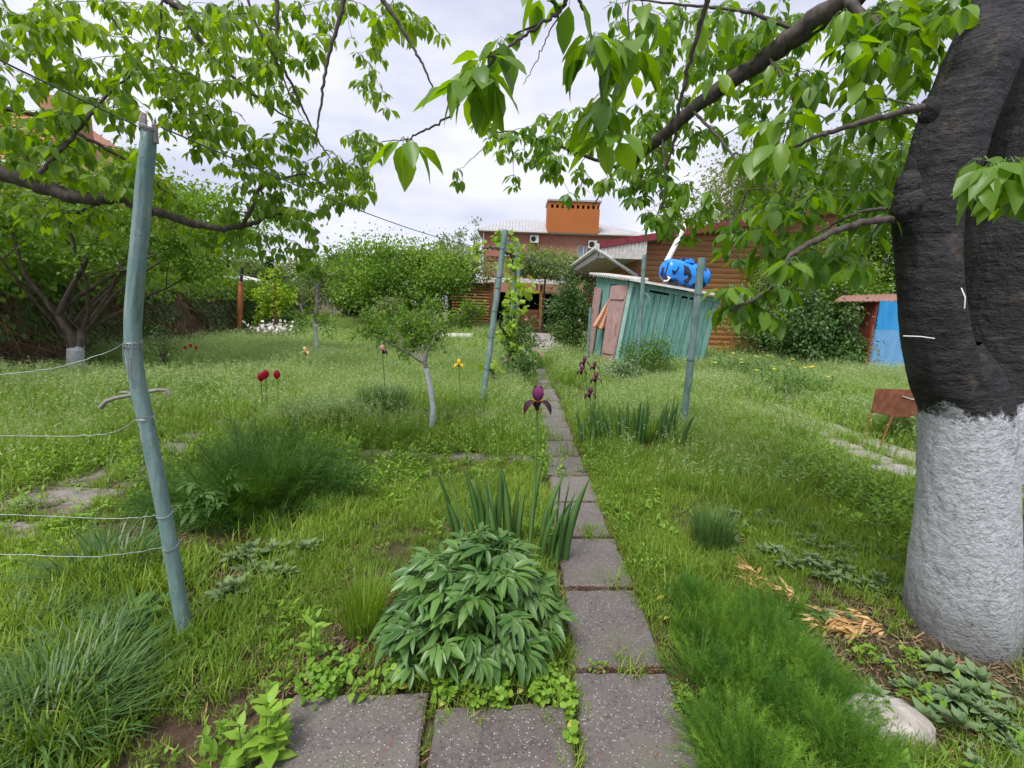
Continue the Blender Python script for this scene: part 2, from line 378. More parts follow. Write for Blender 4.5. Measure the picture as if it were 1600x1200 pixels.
def barkmat():
    """old cherry bark: near-black, banded across, limewashed up to the crotch"""
    m, t, b = newmat('old_cherry_bark')
    gp = t.nodes.new('ShaderNodeTexCoord'); sep = t.nodes.new('ShaderNodeSeparateXYZ'); t.links.new(gp.outputs['Object'], sep.inputs[0])
    n1 = noisef(t, 7, 6, .65); n2 = noisef(t, 9, 6, .7, stretch=(.8, .8, 3.2)); n3 = noisef(t, 60, 5, .7); n4 = noisef(t, 2.2, 3, .5)
    dark = mixc(t, ramp(t, n2, .38, .68), (.009, .009, .010), (.036, .035, .037))
    dark = mixc(t, ramp(t, n4, .55, .72), dark, (.075, .070, .074))  # paler grey patches put the bark's sheen into the colour
    dark = mixc(t, math_(t, 'MULTIPLY', ramp(t, n1, .60, .70), .7), dark, (.095, .075, .055))
    wh = mixc(t, ramp(t, n3, .42, .70), (.55, .565, .60), (.33, .34, .35))
    wh = mixc(t, math_(t, 'MULTIPLY', ramp(t, n1, .60, .72), .75), wh, (.17, .16, .155))
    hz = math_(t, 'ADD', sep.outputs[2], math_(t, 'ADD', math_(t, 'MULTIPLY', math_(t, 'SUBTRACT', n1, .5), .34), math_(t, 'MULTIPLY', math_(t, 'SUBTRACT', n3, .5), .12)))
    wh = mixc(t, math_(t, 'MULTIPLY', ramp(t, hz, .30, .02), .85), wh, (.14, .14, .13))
    n6 = noisef(t, 13, 5, .7, stretch=(1, 1, .16)); n7 = noisef(t, 11, 4, .7, stretch=(.7, .7, 7))
    wh = mixc(t, math_(t, 'MULTIPLY', ramp(t, n6, .56, .68), .7), wh, (.19, .185, .18))
    dark = mixc(t, math_(t, 'MULTIPLY', ramp(t, n7, .60, .67), .65), dark, (.095, .082, .075))
    k = ramp(t, hz, 1.035, 1.065)
    k2 = math_(t, 'MAXIMUM', k, math_(t, 'MULTIPLY', ramp(t, n3, .66, .74), .8))
    t.links.new(mixc(t, k2, wh, dark), b.inputs['Base Color']); b.inputs['Roughness'].default_value = .72; b.inputs['Specular IOR Level'].default_value = .35
    n5 = noisef(t, 26, 5, .65)
    hh = t.nodes.new('ShaderNodeMix'); hh.data_type = 'FLOAT'; t.links.new(k2, hh.inputs[0]); t.links.new(math_(t, 'ADD', n5, math_(t, 'MULTIPLY', n3, .5)), hh.inputs[2]); t.links.new(math_(t, 'ADD', math_(t, 'ADD', math_(t, 'MULTIPLY', n2, .7), math_(t, 'MULTIPLY', n7, .35)), math_(t, 'MULTIPLY', n5, 1.5)), hh.inputs[3])
    bump(t, b, hh.outputs[0], 1.0, .024); return m
M['oldbark'] = barkmat()
def stripes(name, a, bcol, scale):
    m, t, b = newmat(name); tcn = t.nodes.new('ShaderNodeTexCoord')
    wv = nn(t, 'ShaderNodeTexWave', Scale=scale, Distortion=1.0); wv.bands_direction = 'DIAGONAL'
    t.links.new(tcn.outputs['Object'], wv.inputs['Vector']); t.links.new(mixc(t, ramp(t, wv.outputs['Fac'], .4, .6), a, bcol), b.inputs['Base Color']); b.inputs['Roughness'].default_value = .9; return m
M['cloth'] = stripes('striped_cloth', (.62, .22, .12), (.66, .42, .30), 7)
def tankmat():
    m, t, b = newmat('blue_tank_marbled'); f = noisef(t, 1.5, 1.2, .5, stretch=(4.2, 4.2, 1.3))
    t.links.new(mixc(t, ramp(t, f, .55, .56), (.010, .24, .80), (.008, .014, .05)), b.inputs['Base Color']); b.inputs['Roughness'].default_value = .3; b.inputs['Specular IOR Level'].default_value = .5; return m
M['tank'] = tankmat()

# ------------------------------------------------------------------ leaf and blade templates
def leaf_tpl(wd=.42, fold=.18, droop=.25, rows=(0.0, .2, .45, .72, 1.0), ws=(0, .72, 1.0, .68, 0), m=0, wave=0.0):
    V = [(0, 0, 0)]
    for t_, w_ in list(zip(rows, ws))[1:-1]:
        h = w_*wd/2; z = -droop*t_*t_
        V += [(-h, t_, z+h*fold*2+wave*math.sin(9*t_)), (0, t_, z), (h, t_, z+h*fold*2-wave*math.sin(9*t_))]
    V.append((0, 1, -droop)); k = len(rows)-2
    f3 = [(0, 2, 1), (0, 3, 2)]; f4 = []
    for i in range(k-1):
        a = 1+3*i; f4 += [(a, a+1, a+4, a+3), (a+1, a+2, a+5, a+4)]
    a = 1+3*(k-1); e = len(V)-1; f3 += [(a, a+1, e), (a+1, a+2, e)]
    return [(np.array(V, float), [np.array(f3), np.array(f4)], m)]
def leaf_lo(wd=.5, fold=.2, droop=.2, m=0):
    V = np.array([(0, 0, 0), (-wd/2, .45, wd*fold), (0, .5, 0), (wd/2, .45, wd*fold), (0, 1, -droop)], float)
    return [(V, np.array([(0, 2, 1), (0, 3, 2), (1, 2, 4), (2, 3, 4)]), m)]
def quadleaf(wd=.55, m=0):
    V = np.array([(0, 0, 0), (wd/2, .45, .06), (0, 1, -.08), (-wd/2, .45, .06)], float)
    return [(V, np.array([(0, 1, 2, 3)]), m)]
LEAF = [leaf_tpl(.52, .13, .22, wave=.012), leaf_tpl(.46, .22, .36, wave=.018), leaf_tpl(.56, .08, .12, wave=.014), leaf_tpl(.50, .27, .06, wave=.01)]
def blades(mb, base, az, h, bend, wd, tint=.5, m=0):
    """curved tapering blades"""
    base = np.asarray(base, float); n = len(base)
    az, h, bend, wd = [np.broadcast_to(np.asarray(q, float), (n,)) for q in (az, h, bend, wd)]
    d = np.stack([np.cos(az), np.sin(az), np.zeros(n)], 1); s_ = np.stack([-np.sin(az), np.cos(az), np.zeros(n)], 1)
    rows = []
    for t_, w_ in ((0, .8), (.4, 1.0), (.75, .7), (1, 0)):
        p = base + d*(bend*t_**2)[:, None]; p = p.copy(); p[:, 2] += h*t_*(1-.28*t_*np.clip(bend/np.maximum(h, 1e-6), 0, 1.6))
        if w_: rows += [p-s_*(wd*w_/2)[:, None], p+s_*(wd*w_/2)[:, None]]
        else: rows.append(p)
    V = np.stack(rows, 1).reshape(-1, 3); off = (np.arange(n)*7)[:, None, None]
    f4 = (np.array([(0, 1, 3, 2), (2, 3, 5, 4)])[None]+off).reshape(-1, 4); f3 = (np.array([(4, 5, 6)])[None]+off).reshape(-1, 3)
    tt = np.repeat(np.broadcast_to(np.asarray(tint, float), (n,)), 7)
    mb.V.append(V); mb.T.append(tt); mb.F[4].append(f4+mb.n); mb.F[3].append(f3+mb.n)
    mb.M[4].append(np.full(len(f4), m)); mb.M[3].append(np.full(len(f3), m)); mb.n += len(V)
def disc(n, r, z=0.0):
    a = rng.uniform(0, 2*math.pi, n); q = r*np.sqrt(rng.uniform(0, 1, n)); return np.stack([q*np.cos(a), q*np.sin(a), np.full(n, z)], 1)
def coll(name, mbs, mats):
    c = bpy.data.collections.new(name)
    for i, mb in enumerate(mbs):
        c.objects.link(bpy.data.objects.new(name+'_piece', mesh_of(mb, name, mats)))
    return c
def scatter(name, pts, scl, c, label, cat='grass', tilt=.12):
    n = len(pts); me = bpy.data.meshes.new(name); me.vertices.add(n); me.vertices.foreach_set('co', np.asarray(pts, np.float32).ravel())
    a = me.attributes.new('rot', 'FLOAT_VECTOR', 'POINT'); rv = np.stack([rng.uniform(-tilt, tilt, n), rng.uniform(-tilt, tilt, n), rng.uniform(0, 6.28, n)], 1)
    a.data.foreach_set('vector', rv.astype(np.float32).ravel())
    a = me.attributes.new('scl', 'FLOAT', 'POINT'); a.data.foreach_set('value', np.asarray(scl, np.float32))
    o = bpy.data.objects.new(name, me); COL.objects.link(o)
    g = bpy.data.node_groups.new(name, 'GeometryNodeTree')
    g.interface.new_socket('Geometry', in_out='INPUT', socket_type='NodeSocketGeometry'); g.interface.new_socket('Geometry', in_out='OUTPUT', socket_type='NodeSocketGeometry')
    gi = g.nodes.new('NodeGroupInput'); go = g.nodes.new('NodeGroupOutput'); ip = g.nodes.new('GeometryNodeInstanceOnPoints')
    ci = g.nodes.new('GeometryNodeCollectionInfo'); ci.inputs['Collection'].default_value = c; ci.inputs['Separate Children'].default_value = True; ci.inputs['Reset Children'].default_value = True
    mpn = g.nodes.new('GeometryNodeMeshToPoints')
    ip.inputs['Pick Instance'].default_value = True
    ra = g.nodes.new('GeometryNodeInputNamedAttribute'); ra.data_type = 'FLOAT_VECTOR'; ra.inputs[0].default_value = 'rot'
    sa = g.nodes.new('GeometryNodeInputNamedAttribute'); sa.data_type = 'FLOAT'; sa.inputs[0].default_value = 'scl'
    rr = g.nodes.new('FunctionNodeRandomValue'); rr.data_type = 'INT'; rr.inputs[4].default_value = 0; rr.inputs[5].default_value = len(c.objects)-1
    L = g.links.new
    L(gi.outputs[0], mpn.inputs[0]); L(mpn.outputs[0], ip.inputs['Points']); L(ci.outputs[0], ip.inputs['Instance'])
    L(rr.outputs[2], ip.inputs['Instance Index']); L(ra.outputs[0], ip.inputs['Rotation']); L(sa.outputs[0], ip.inputs['Scale']); L(ip.outputs[0], go.inputs[0])
    md = o.modifiers.new('scatter', 'NODES'); md.node_group = g
    return stuff(o, label, cat)

# ================================================================== THE SETTING
def ground():
    ys = np.concatenate([np.linspace(-3, 12, 120), np.linspace(12.5, 60, 60), np.geomspace(64, 400, 12)])
    xs = np.concatenate([-np.geomspace(300, 32, 8), np.linspace(-30, -8, 30), np.linspace(-7.8, 7.8, 130), np.linspace(8, 30, 30), np.geomspace(32, 300, 8)])
    X, Y = np.meshgrid(xs, ys); Z = terr(X, Y)
    near = (np.abs(X) < 8) & (Y < 12)
    Z = Z + np.where(near, .006*np.sin(X*23+Y*11)*np.sin(Y*19-X*7), 0)
    px0 = .3+.02*Y
    Z = Z - np.where((np.abs(X-.38-.02*Y) < .3) & (Y < 9), .004, 0) - .012
    V = np.stack([X, Y, Z], -1).reshape(-1, 3); nx, ny = len(xs), len(ys)
    i = (np.arange(ny-1)[:, None]*nx + np.arange(nx-1)[None]).ravel(); F = np.stack([i, i+1, i+nx+1, i+nx], 1)
    mb = MB(); mb.add(V, F); return struct(mb.build('ground', M['soil'], smooth=True))
ground()

SLABS = []          # footprints, to keep the grass off them
SOFT = []
def slab(corners, parent, name='slab', mat='slab', top=.018, th=.05, tint=.3):
    """one paving slab with worn, slightly rounded edges"""
    c = np.array([q[:2] for q in corners]); ctr = c.mean(0); (SOFT if mat == 'mossy' else SLABS).append(c)
    n = 7; out_, inn = [], []
    for k in range(4):
        a, b_ = c[k], c[(k+1) % 4]
        for j in range(n):
            p = a+(b_-a)*j/n + rng.normal(0, .0036, 2)
            if j == 0: p = p + (ctr-p)*.012
            out_.append(p); inn.append(p+unit(ctr-p)*.010)
    out_, inn = np.array(out_), np.array(inn); k = len(out_)
    z = terr(out_[:, 0], out_[:, 1])*0 + float(terr(*ctr)) + rng.normal(0, .002)
    tl = rng.normal(0, .006, 2); dz = lambda q: (q-ctr)@tl
    V = np.concatenate([np.c_[out_, z-th+0*dz(out_)], np.c_[out_, z+top-.008+dz(out_)], np.c_[inn, z+top+dz(inn)], [[*ctr, z.mean()+top]]])
    i = np.arange(k); j = (i+1) % k
    F4 = np.concatenate([np.stack([i, j, j+k, i+k], 1), np.stack([i+k, j+k, j+2*k, i+2*k], 1)]); F3 = np.stack([i+2*k, j+2*k, np.full(k, 3*k)], 1)
    mb = MB(); mb.V.append(V); mb.T.append(np.full(len(V), tint)); mb.F[4].append(F4); mb.F[3].append(F3); mb.M[4].append(np.zeros(len(F4), int)); mb.M[3].append(np.zeros(len(F3), int)); mb.n = len(V)
    return mb.build(name, M[mat], parent, loc=(ctr[0], ctr[1], float(terr(*ctr))))
def empty_struct(name, loc):
    o = bpy.data.objects.new(name, None); COL.objects.link(o); o.location = loc; o['kind'] = 'structure'; return o
path = empty_struct('garden_path', (.3, 3, 0))
edge = [(1335, 923, 1152), (1195, 905, 1094), (1050, 896, 1041), (925, 884, 1000), (848, 870, 971), (790, 857, 947), (745, 853, 925), (715, 851, 908), (690, 851, 897), (667, 852, 888), (650, 853, 884), (636, 853, 880)]
gl = [(G(l, y, 0), G(r, y, 0)) for y, l, r in edge]
# slabs run evenly into the distance, 0.5 m each
A0, A1 = gl[2]; B0, B1 = gl[8]
nrow = 6
for i in range(-2, 17):
    t0, t1 = i/nrow, (i+1)/nrow
    def lerp(t): return A0+(B0-A0)*t, A1+(B1-A1)*t
    (a, b_), (d_, c_) = lerp(t0), lerp(t1)
    g_ = .012+ .004*rng.uniform()
    v = unit(c_-b_)*g_
    j = rng.normal(0, .006)
    slab([a+v+[j, 0, 0], b_+v+[j, 0, 0], c_-v+[j, 0, 0], d_-v+[j, 0, 0]], path, tint=rng.uniform(0, .6)+.03*max(i, 0))
side = empty_struct('side_path', (-.5, 1.0, 0))
for (xa, xb, yt) in ((460, 672, 1092), (681, 884, 1112)):
    a_, b2_ = G(xa, yt, 0), G(xb, yt-4, 0)
    dn = np.array([.012, -.36, 0]); slab([a_+dn, b2_+dn, b2_, a_], side, tint=rng.uniform(0, .4))
#slab3 a_ = G(460, 1092, 0); slab([a_+[-.52, -.37, 0], a_+[-.02, -.37, 0], a_+[-.02, -.005, 0], a_+[-.52, .0, 0]], side, tint=.2)
lp = empty_struct('left_path', (-3.1, 3.5, 0))
for i in range(9):
    y0 = 2.1+i*.52; x0 = -3.42+rng.normal(0, .02)
    slab([(x0, y0), (x0+.62, y0+.02), (x0+.62, y0+.5), (x0, y0+.49)], lp, mat='mossy', tint=rng.uniform(.1, .8), top=.004)
rp = empty_struct('right_path', (4, 5, 0))
ra, rb, rc, rd = G(1440, 735), G(1350, 718), G(1262, 668), G(1372, 672)
for i in range(9):
    y0 = 3.3+i*.44; x0 = 3.42
    for k in range(2): slab([(x0+k*.45+.004*i, y0), (x0+k*.45+.437, y0), (x0+k*.45+.437, y0+.43), (x0+k*.45+.004*i, y0+.43)], rp, mat='concrete', tint=rng.uniform(.5, 1))
cp = empty_struct('cross_path', (-1, 4, 0))
for i in range(7): slab([(-2.7+i*.42, 3.92), (-2.29+i*.42, 3.92), (-2.29+i*.42, 4.16), (-2.7+i*.42, 4.16)], cp, mat='mossy', tint=.4, top=.002)
pt = empty_struct('patio', (2, 17, 0))
for i in range(10):
    y0 = 12.5+i*.9; zz = float(terr(1, y0))
    slab([(.65, y0), (1.75, y0), (1.75, y0+.87), (.65, y0+.87)], pt, mat='concrete', tint=rng.uniform(.5, .9), top=.03)
# slab that lies in the grass by the young tree
o = slab([G(684, 533), G(742, 533), G(738, 526), G(690, 526)], None, name='concrete_slab', mat='offwhite', top=.16, th=.1)
tag(o, 'pale flat slab lying in the meadow in front of the wooden summerhouse', 'slab')

def inside(c, p, grow=0.0):
    ctr = c.mean(0); c = ctr+(c-ctr)*(1+grow); ok = np.ones(len(p), bool)
    for k in range(4):
        a, b_ = c[k], c[(k+1) % 4]; e = b_-a; q = p[:, :2]-a; ok &= (e[0]*q[:, 1]-e[1]*q[:, 0]) > 0
    return ok
def on_slab(p, grow=-.06):
    r = np.zeros(len(p), bool)
    for c in SLABS:
        cc = c
        ar = sum(cc[k][0]*cc[(k+1) % 4][1]-cc[(k+1) % 4][0]*cc[k][1] for k in range(4))
        if ar < 0: cc = cc[::-1]
        r |= inside(cc, p, grow)
    return r
# ================================================================== BUILDINGS
class Fr:
    """a standing frame: u along the front, v into the depth, w up"""
    def __init__(s, o, a):
        s.o = np.asarray(o, float); s.a = unit(np.array([a[0], a[1], 0.])); s.b = np.array([-s.a[1], s.a[0], 0])
    def p(s, u, v, w_): return s.o+s.a*u+s.b*v+np.array([0, 0, w_])
    def box(s, mb, u0, u1, v0, v1, w0, w1, m=0, tint=.5):
        mb.hexa([s.p(u0, v0, w0), s.p(u1, v0, w0), s.p(u1, v1, w0), s.p(u0, v1, w0), s.p(u0, v0, w1), s.p(u1, v0, w1), s.p(u1, v1, w1), s.p(u0, v1, w1)], m, tint)

# ---- brick house far behind
def brick_house():
    D = 45.0; L0 = P(752, 430, D); R0 = P(1004, 430, D); z0 = float(terr(8, 45))-1
    f = Fr((L0[0], D, 0), (1, 0)); W = R0[0]-L0[0]; ze = P(800, 363, D)[2]
    t = thing('brick_house', 'two storey brick house with grey metal roof far behind the garden', 'house', (L0[0]+W/2, D+5, z0))
    wins = [(789, 813, 377, 398), (901, 918, 384, 402)]
    holes = []
    for a, b_, c, d_ in wins:
        p, q = P(a, d_, D), P(b_, c, D); holes.append((p[0]-L0[0], q[0]-L0[0], p[2], q[2]))
    mb = MB(); us = sorted({0, W, *[h for q in holes for h in q[:2]]}); zs = sorted({z0, ze, *[h for q in holes for h in q[2:]]})
    for i in range(len(us)-1):
        for k in range(len(zs)-1):
            cu, cz = (us[i]+us[i+1])/2, (zs[k]+zs[k+1])/2
            if not any(q[0] < cu < q[1] and q[2] < cz < q[3] for q in holes): f.box(mb, us[i], us[i+1], 0, .35, zs[k], zs[k+1])
    f.box(mb, 0, .35, .35, 10, z0, ze); f.box(mb, W-.35, W, .35, 10, z0, ze); f.box(mb, .35, W-.35, 9.6, 10, z0, ze); f.box(mb, .35, W-.35, 4, 4.2, z0, ze, 0)
    mb.build('wall', M['brick'], t)
    for u0, u1, w0, w1 in holes:
        fm = MB(); e = .09
        f.box(fm, u0, u1, .08, .2, w0, w0+e); f.box(fm, u0, u1, .08, .2, w1-e, w1); f.box(fm, u0, u0+e, .08, .2, w0+e, w1-e); f.box(fm, u1-e, u1, .08, .2, w0+e, w1-e)
        um = (u0+u1)/2+.15; f.box(fm, um-.05, um+.05, .08, .2, w0+e, w1-e)
        wn = fm.build('window', M['white'], t)
        for k, (a, b_) in enumerate(((u0+e, um-.05), (um+.05, u1-e))):
            pm = MB(); f.box(pm, a, b_, .13, .15, w0+e, w1-e); sub(pm, 'pane', M['glass'], wn)
        sm = MB(); f.box(sm, u0-.1, u1+.1, -.12, .07, w0-.1, w0-.005); sub(sm, 'sill', M['white'], wn)
    # hipped roof with ribs
    o = .5; rz = 2.1; y1 = 10.5
    mb = MB(); A, B, C_, D_ = f.p(-o, -o, ze+.12), f.p(W+o, -o, ze+.12), f.p(W+o, y1, ze+.12), f.p(-o, y1, ze+.12)
    E, F_ = f.p(2.6, 5, ze+rz), f.p(W-4.6, 5, ze+rz)
    mb.add([A, B, C_, D_, E, F_], [(0, 1, 5, 4), (1, 2, 5), (2, 3, 4, 5), (3, 0, 4), (3, 2, 1, 0)])
    rf = mb.build('roof', M['roofgrey'], t)
    for k in range(52):
        u = -o+.15+k*(W+2*o-.3)/51; u_top = min(max(u, 2.6), W-4.6)
        top = E[2]; s_ = 1.0
        if u < 2.6: s_ = (u+o)/(2.6+o)
        if u > W-4.6: s_ = (W+o-u)/(4.6+o)
        rb = MB(); a = f.p(u, -o, ze+.14); b_ = f.p(u, -o+(5+o)*s_, ze+.14+(rz-.12)*s_)
        rb.tube([a, b_], .035, 4); sub(rb, 'rib', M['roofgrey'], rf)
    g = MB(); f.box(g, -o-.05, W+o+.05, -o-.14, -o+.0, ze-.02, ze+.11); g.build('gutter', M['white'], t)
    g = MB(); f.box(g, -.4, W+.4, -o+.005, -.005, ze-.08, ze-.0); g.build('soffit', M['offwhite'], t)
    g = MB(); g.tube([f.p(.15, -.12, ze), f.p(.15, -.12, z0)], .07, 8); g.build('drainpipe', M['white'], t)
    # orange block standing on the eave
    bl, br = P(855, 365, D-.7)[0]-L0[0], P(935, 365, D-.7)[0]-L0[0]; z1 = P(896, 315, D-.7)[2]; zb = P(896, 364, D-.7)[2]
    g = MB(); f.box(g, bl, br, -.7, 2.2, zb, z1-.62); f.box(g, bl, br, -.7, 2.2, z1-.30, z1); f.box(g, bl, br, .0, 2.2, z1-.62, z1-.30)
    n = 10; wd = (br-bl)/n; op = [.38, .38, .6, .3, .6, .3, .38, .38, .38, .38]
    u = bl
    for k in range(n):
        f.box(g, u, u+wd-.24, -.7, .0, z1-.62, z1-.30); u += wd
        hm = MB(); f.box(hm, u-.24, u, -.25, -.02, z1-.62, z1-.30)
        hm.build('vent_shade_fill', M['dark'], t)  # solid near-black box stands in for the shade inside each vent hole
    g.build('tower_block', M['orange'], t)
    g = MB(); f.box(g, bl-.12, br+.12, -.82, 2.3, z1+.003, z1+.16); g.build('tower_cap', M['roofgrey'], t)
    g = MB(); f.box(g, W*.0+.4, W-.2, -.10, -.03, P(850, 404, D)[2], P(850, 403, D)[2]+.02); f.box(g, .4, W-.2, -.10, -.03, P(850, 410, D)[2], P(850, 409, D)[2])
    for k in range(60): f.box(g, .4+k*.25, .43+k*.25, -.09, -.05, P(850, 410, D)[2], P(850, 403, D)[2])
    g.build('railing', M['rust'], t)
    for (a, b_, c, d_), lab in (((828, 842, 368, 379), 'white air conditioner box on the brick wall right of the wide window'), ((919, 933, 376, 388), 'white air conditioner box on the brick wall by the gutter end of the log house')):
        p, q = P(a, d_, D-.3), P(b_, c, D-.3); x0, x1, w0, w1 = p[0], q[0], p[2], q[2]
        at = thing('air_conditioner', lab, 'air conditioner', ((x0+x1)/2, D-.2, w0), 'air conditioners on the brick house')
        g = MB(); g.box((x0, D-.38, w0), (x1, D-.06, w1)); g.build('casing', M['white'], at)
        g = MB(); cxx, czz, rr = x0+(x1-x0)*.38, (w0+w1)/2, (w1-w0)*.36
        g.tube([(cxx, D-.40, czz), (cxx, D-.385, czz)], rr, 16); g.build('fan', M['dark'], at)
        
        for q0 in (x0+.05, x1-.12): g = MB(); g.box((q0, D-.055, w0-.08), (q0+.07, D-.0, w0+.1)); g.build('bracket', M['white'], at)
brick_house()

# ---- far-left building behind the cherry boughs
def left_building():
    D = 17.0; z0 = 0; xr = P(98, 300, D)[0]
    f = Fr((xr-9, D, 0), (1, -.0)); t = thing('plastered_house', 'salmon plastered house behind the cherry boughs at the left edge', 'house', (xr-4.5, D+3, z0))
    ze = P(40, 262, D)[2]
    g = MB(); f.box(g, 0, 9, 0, 7, z0, ze); g.build('wall', M['salmon'], t)
    g = MB(); f.box(g, -.3, 9.4, -.35, 7.3, ze+.003, ze+.16); g.build('eave', M['white'], t)
    g = MB(); g.add([f.p(-.3, -.3, ze+.165), f.p(9.3, -.3, ze+.165), f.p(9.3, 7.3, ze+.165), f.p(-.3, 7.3, ze+.165), f.p(2, 3.5, ze+3.1), f.p(6.3, 3.5, ze+3.1)], [(0, 1, 5, 4), (1, 2, 5), (2, 3, 4, 5), (3, 0, 4), (3, 2, 1, 0)])
    rf = g.build('roof', M['salmon'], t)
    for k in range(11):
        s_ = k/11; a = f.p(-.3+2.3*s_, -.32+3.8*s_, ze+.18+2.93*s_); b_ = f.p(9.3-3*s_, -.32+3.8*s_, ze+.18+2.93*s_)
        r = MB(); r.tube([a, b_], .045, 4); sub(r, 'tile_row', M['orange'], rf)
    g = MB(); f.box(g, 7.4, 8.4, 1.2, 2.2, ze+.6, ze+2.9); g.build('chimney', M['salmon'], t)
left_building()

# ---- wooden summerhouse with pergola
def summerhouse():
    D = 25.0; xl = P(700, 500, D)[0]; z0 = float(terr(0, D)); X = lambda px: P(px, 490, D)[0]
    zr = P(760, 441, D)[2]
    t = thing('summerhouse', 'low wooden summerhouse with white roof edge at the end of the meadow', 'summerhouse', ((X(700)+X(900))/2, D+2, z0))
    n = 15; x0, x1 = X(702), X(764)
    for k in range(n):
        za, zb = z0-.1+(zr-z0)*k/n, z0-.1+(zr-z0)*(k+1)/n-.012; g = MB()
        g.hexa([(x0, D+.02, za), (x1, D+.02, za), (x1, D+.1, za), (x0, D+.1, za), (x0, D+.02, zb), (x1, D+.02, zb), (x1, D+.1, zb), (x0, D+.1, zb)], tint=rng.uniform(.2, .8))
        c = (za+zb)/2; h = (zb-za)/2
        g.tube([(x0, D+.03, c), (x1, D+.03, c)], h*.98, 8, tint=rng.uniform(.2, .8)); g.build('log', M['log'], t)
    g = MB(); g.box((x0, D+.11, z0-.2), (x1, D+2.6, zr-.05)); g.build('wall', M['log_d'], t)
    for px, w_, mt in ((699, .10, 'white'), (767, .24, 'log_d'), (844, .15, 'log'), (897, .10, 'white')):
        x = X(px); g = MB(); g.box((x-w_/2, D-.12, z0-.1), (x+w_/2, D+.0, zr-.03)); g.build('post', M[mt], t)
    g = MB(); g.box((X(690), D-.35, zr), (X(905), D-.25, zr+.16)); g.build('fascia', M['white'], t)
    g = MB(); g.hexa([(X(689), D-.3, zr+.165), (X(906), D-.3, zr+.165), (X(906), D+3.2, zr+.165), (X(689), D+3.2, zr+.165), (X(689), D-.3, zr+.2), (X(906), D-.3, zr+.2), (X(906), D+3.2, zr+.45), (X(689), D+3.2, zr+.45)]); g.build('roof', M['roofgrey'], t)
    for k in range(5):
        za = z0-.1+.23*k; g = MB(); g.box((X(806), D+.02, za), (X(841), D+.08, za+.215), tint=rng.uniform(.2, .8)); g.build('board', M['log_d'], t)
    g = MB(); g.box((X(768), D+2.9, z0-.1), (X(898), D+3.0, zr-.4)); g.build('back_wall', M['dark'], t)  # wall coloured near-black to paint in the shade of the interior
    for k in range(4): g = MB(); z = z0+.9+.35*k; g.box((X(846), D+.0, z), (X(896), D+.04, z+.04)); g.build('rail', M['greywood'], t)
summerhouse()

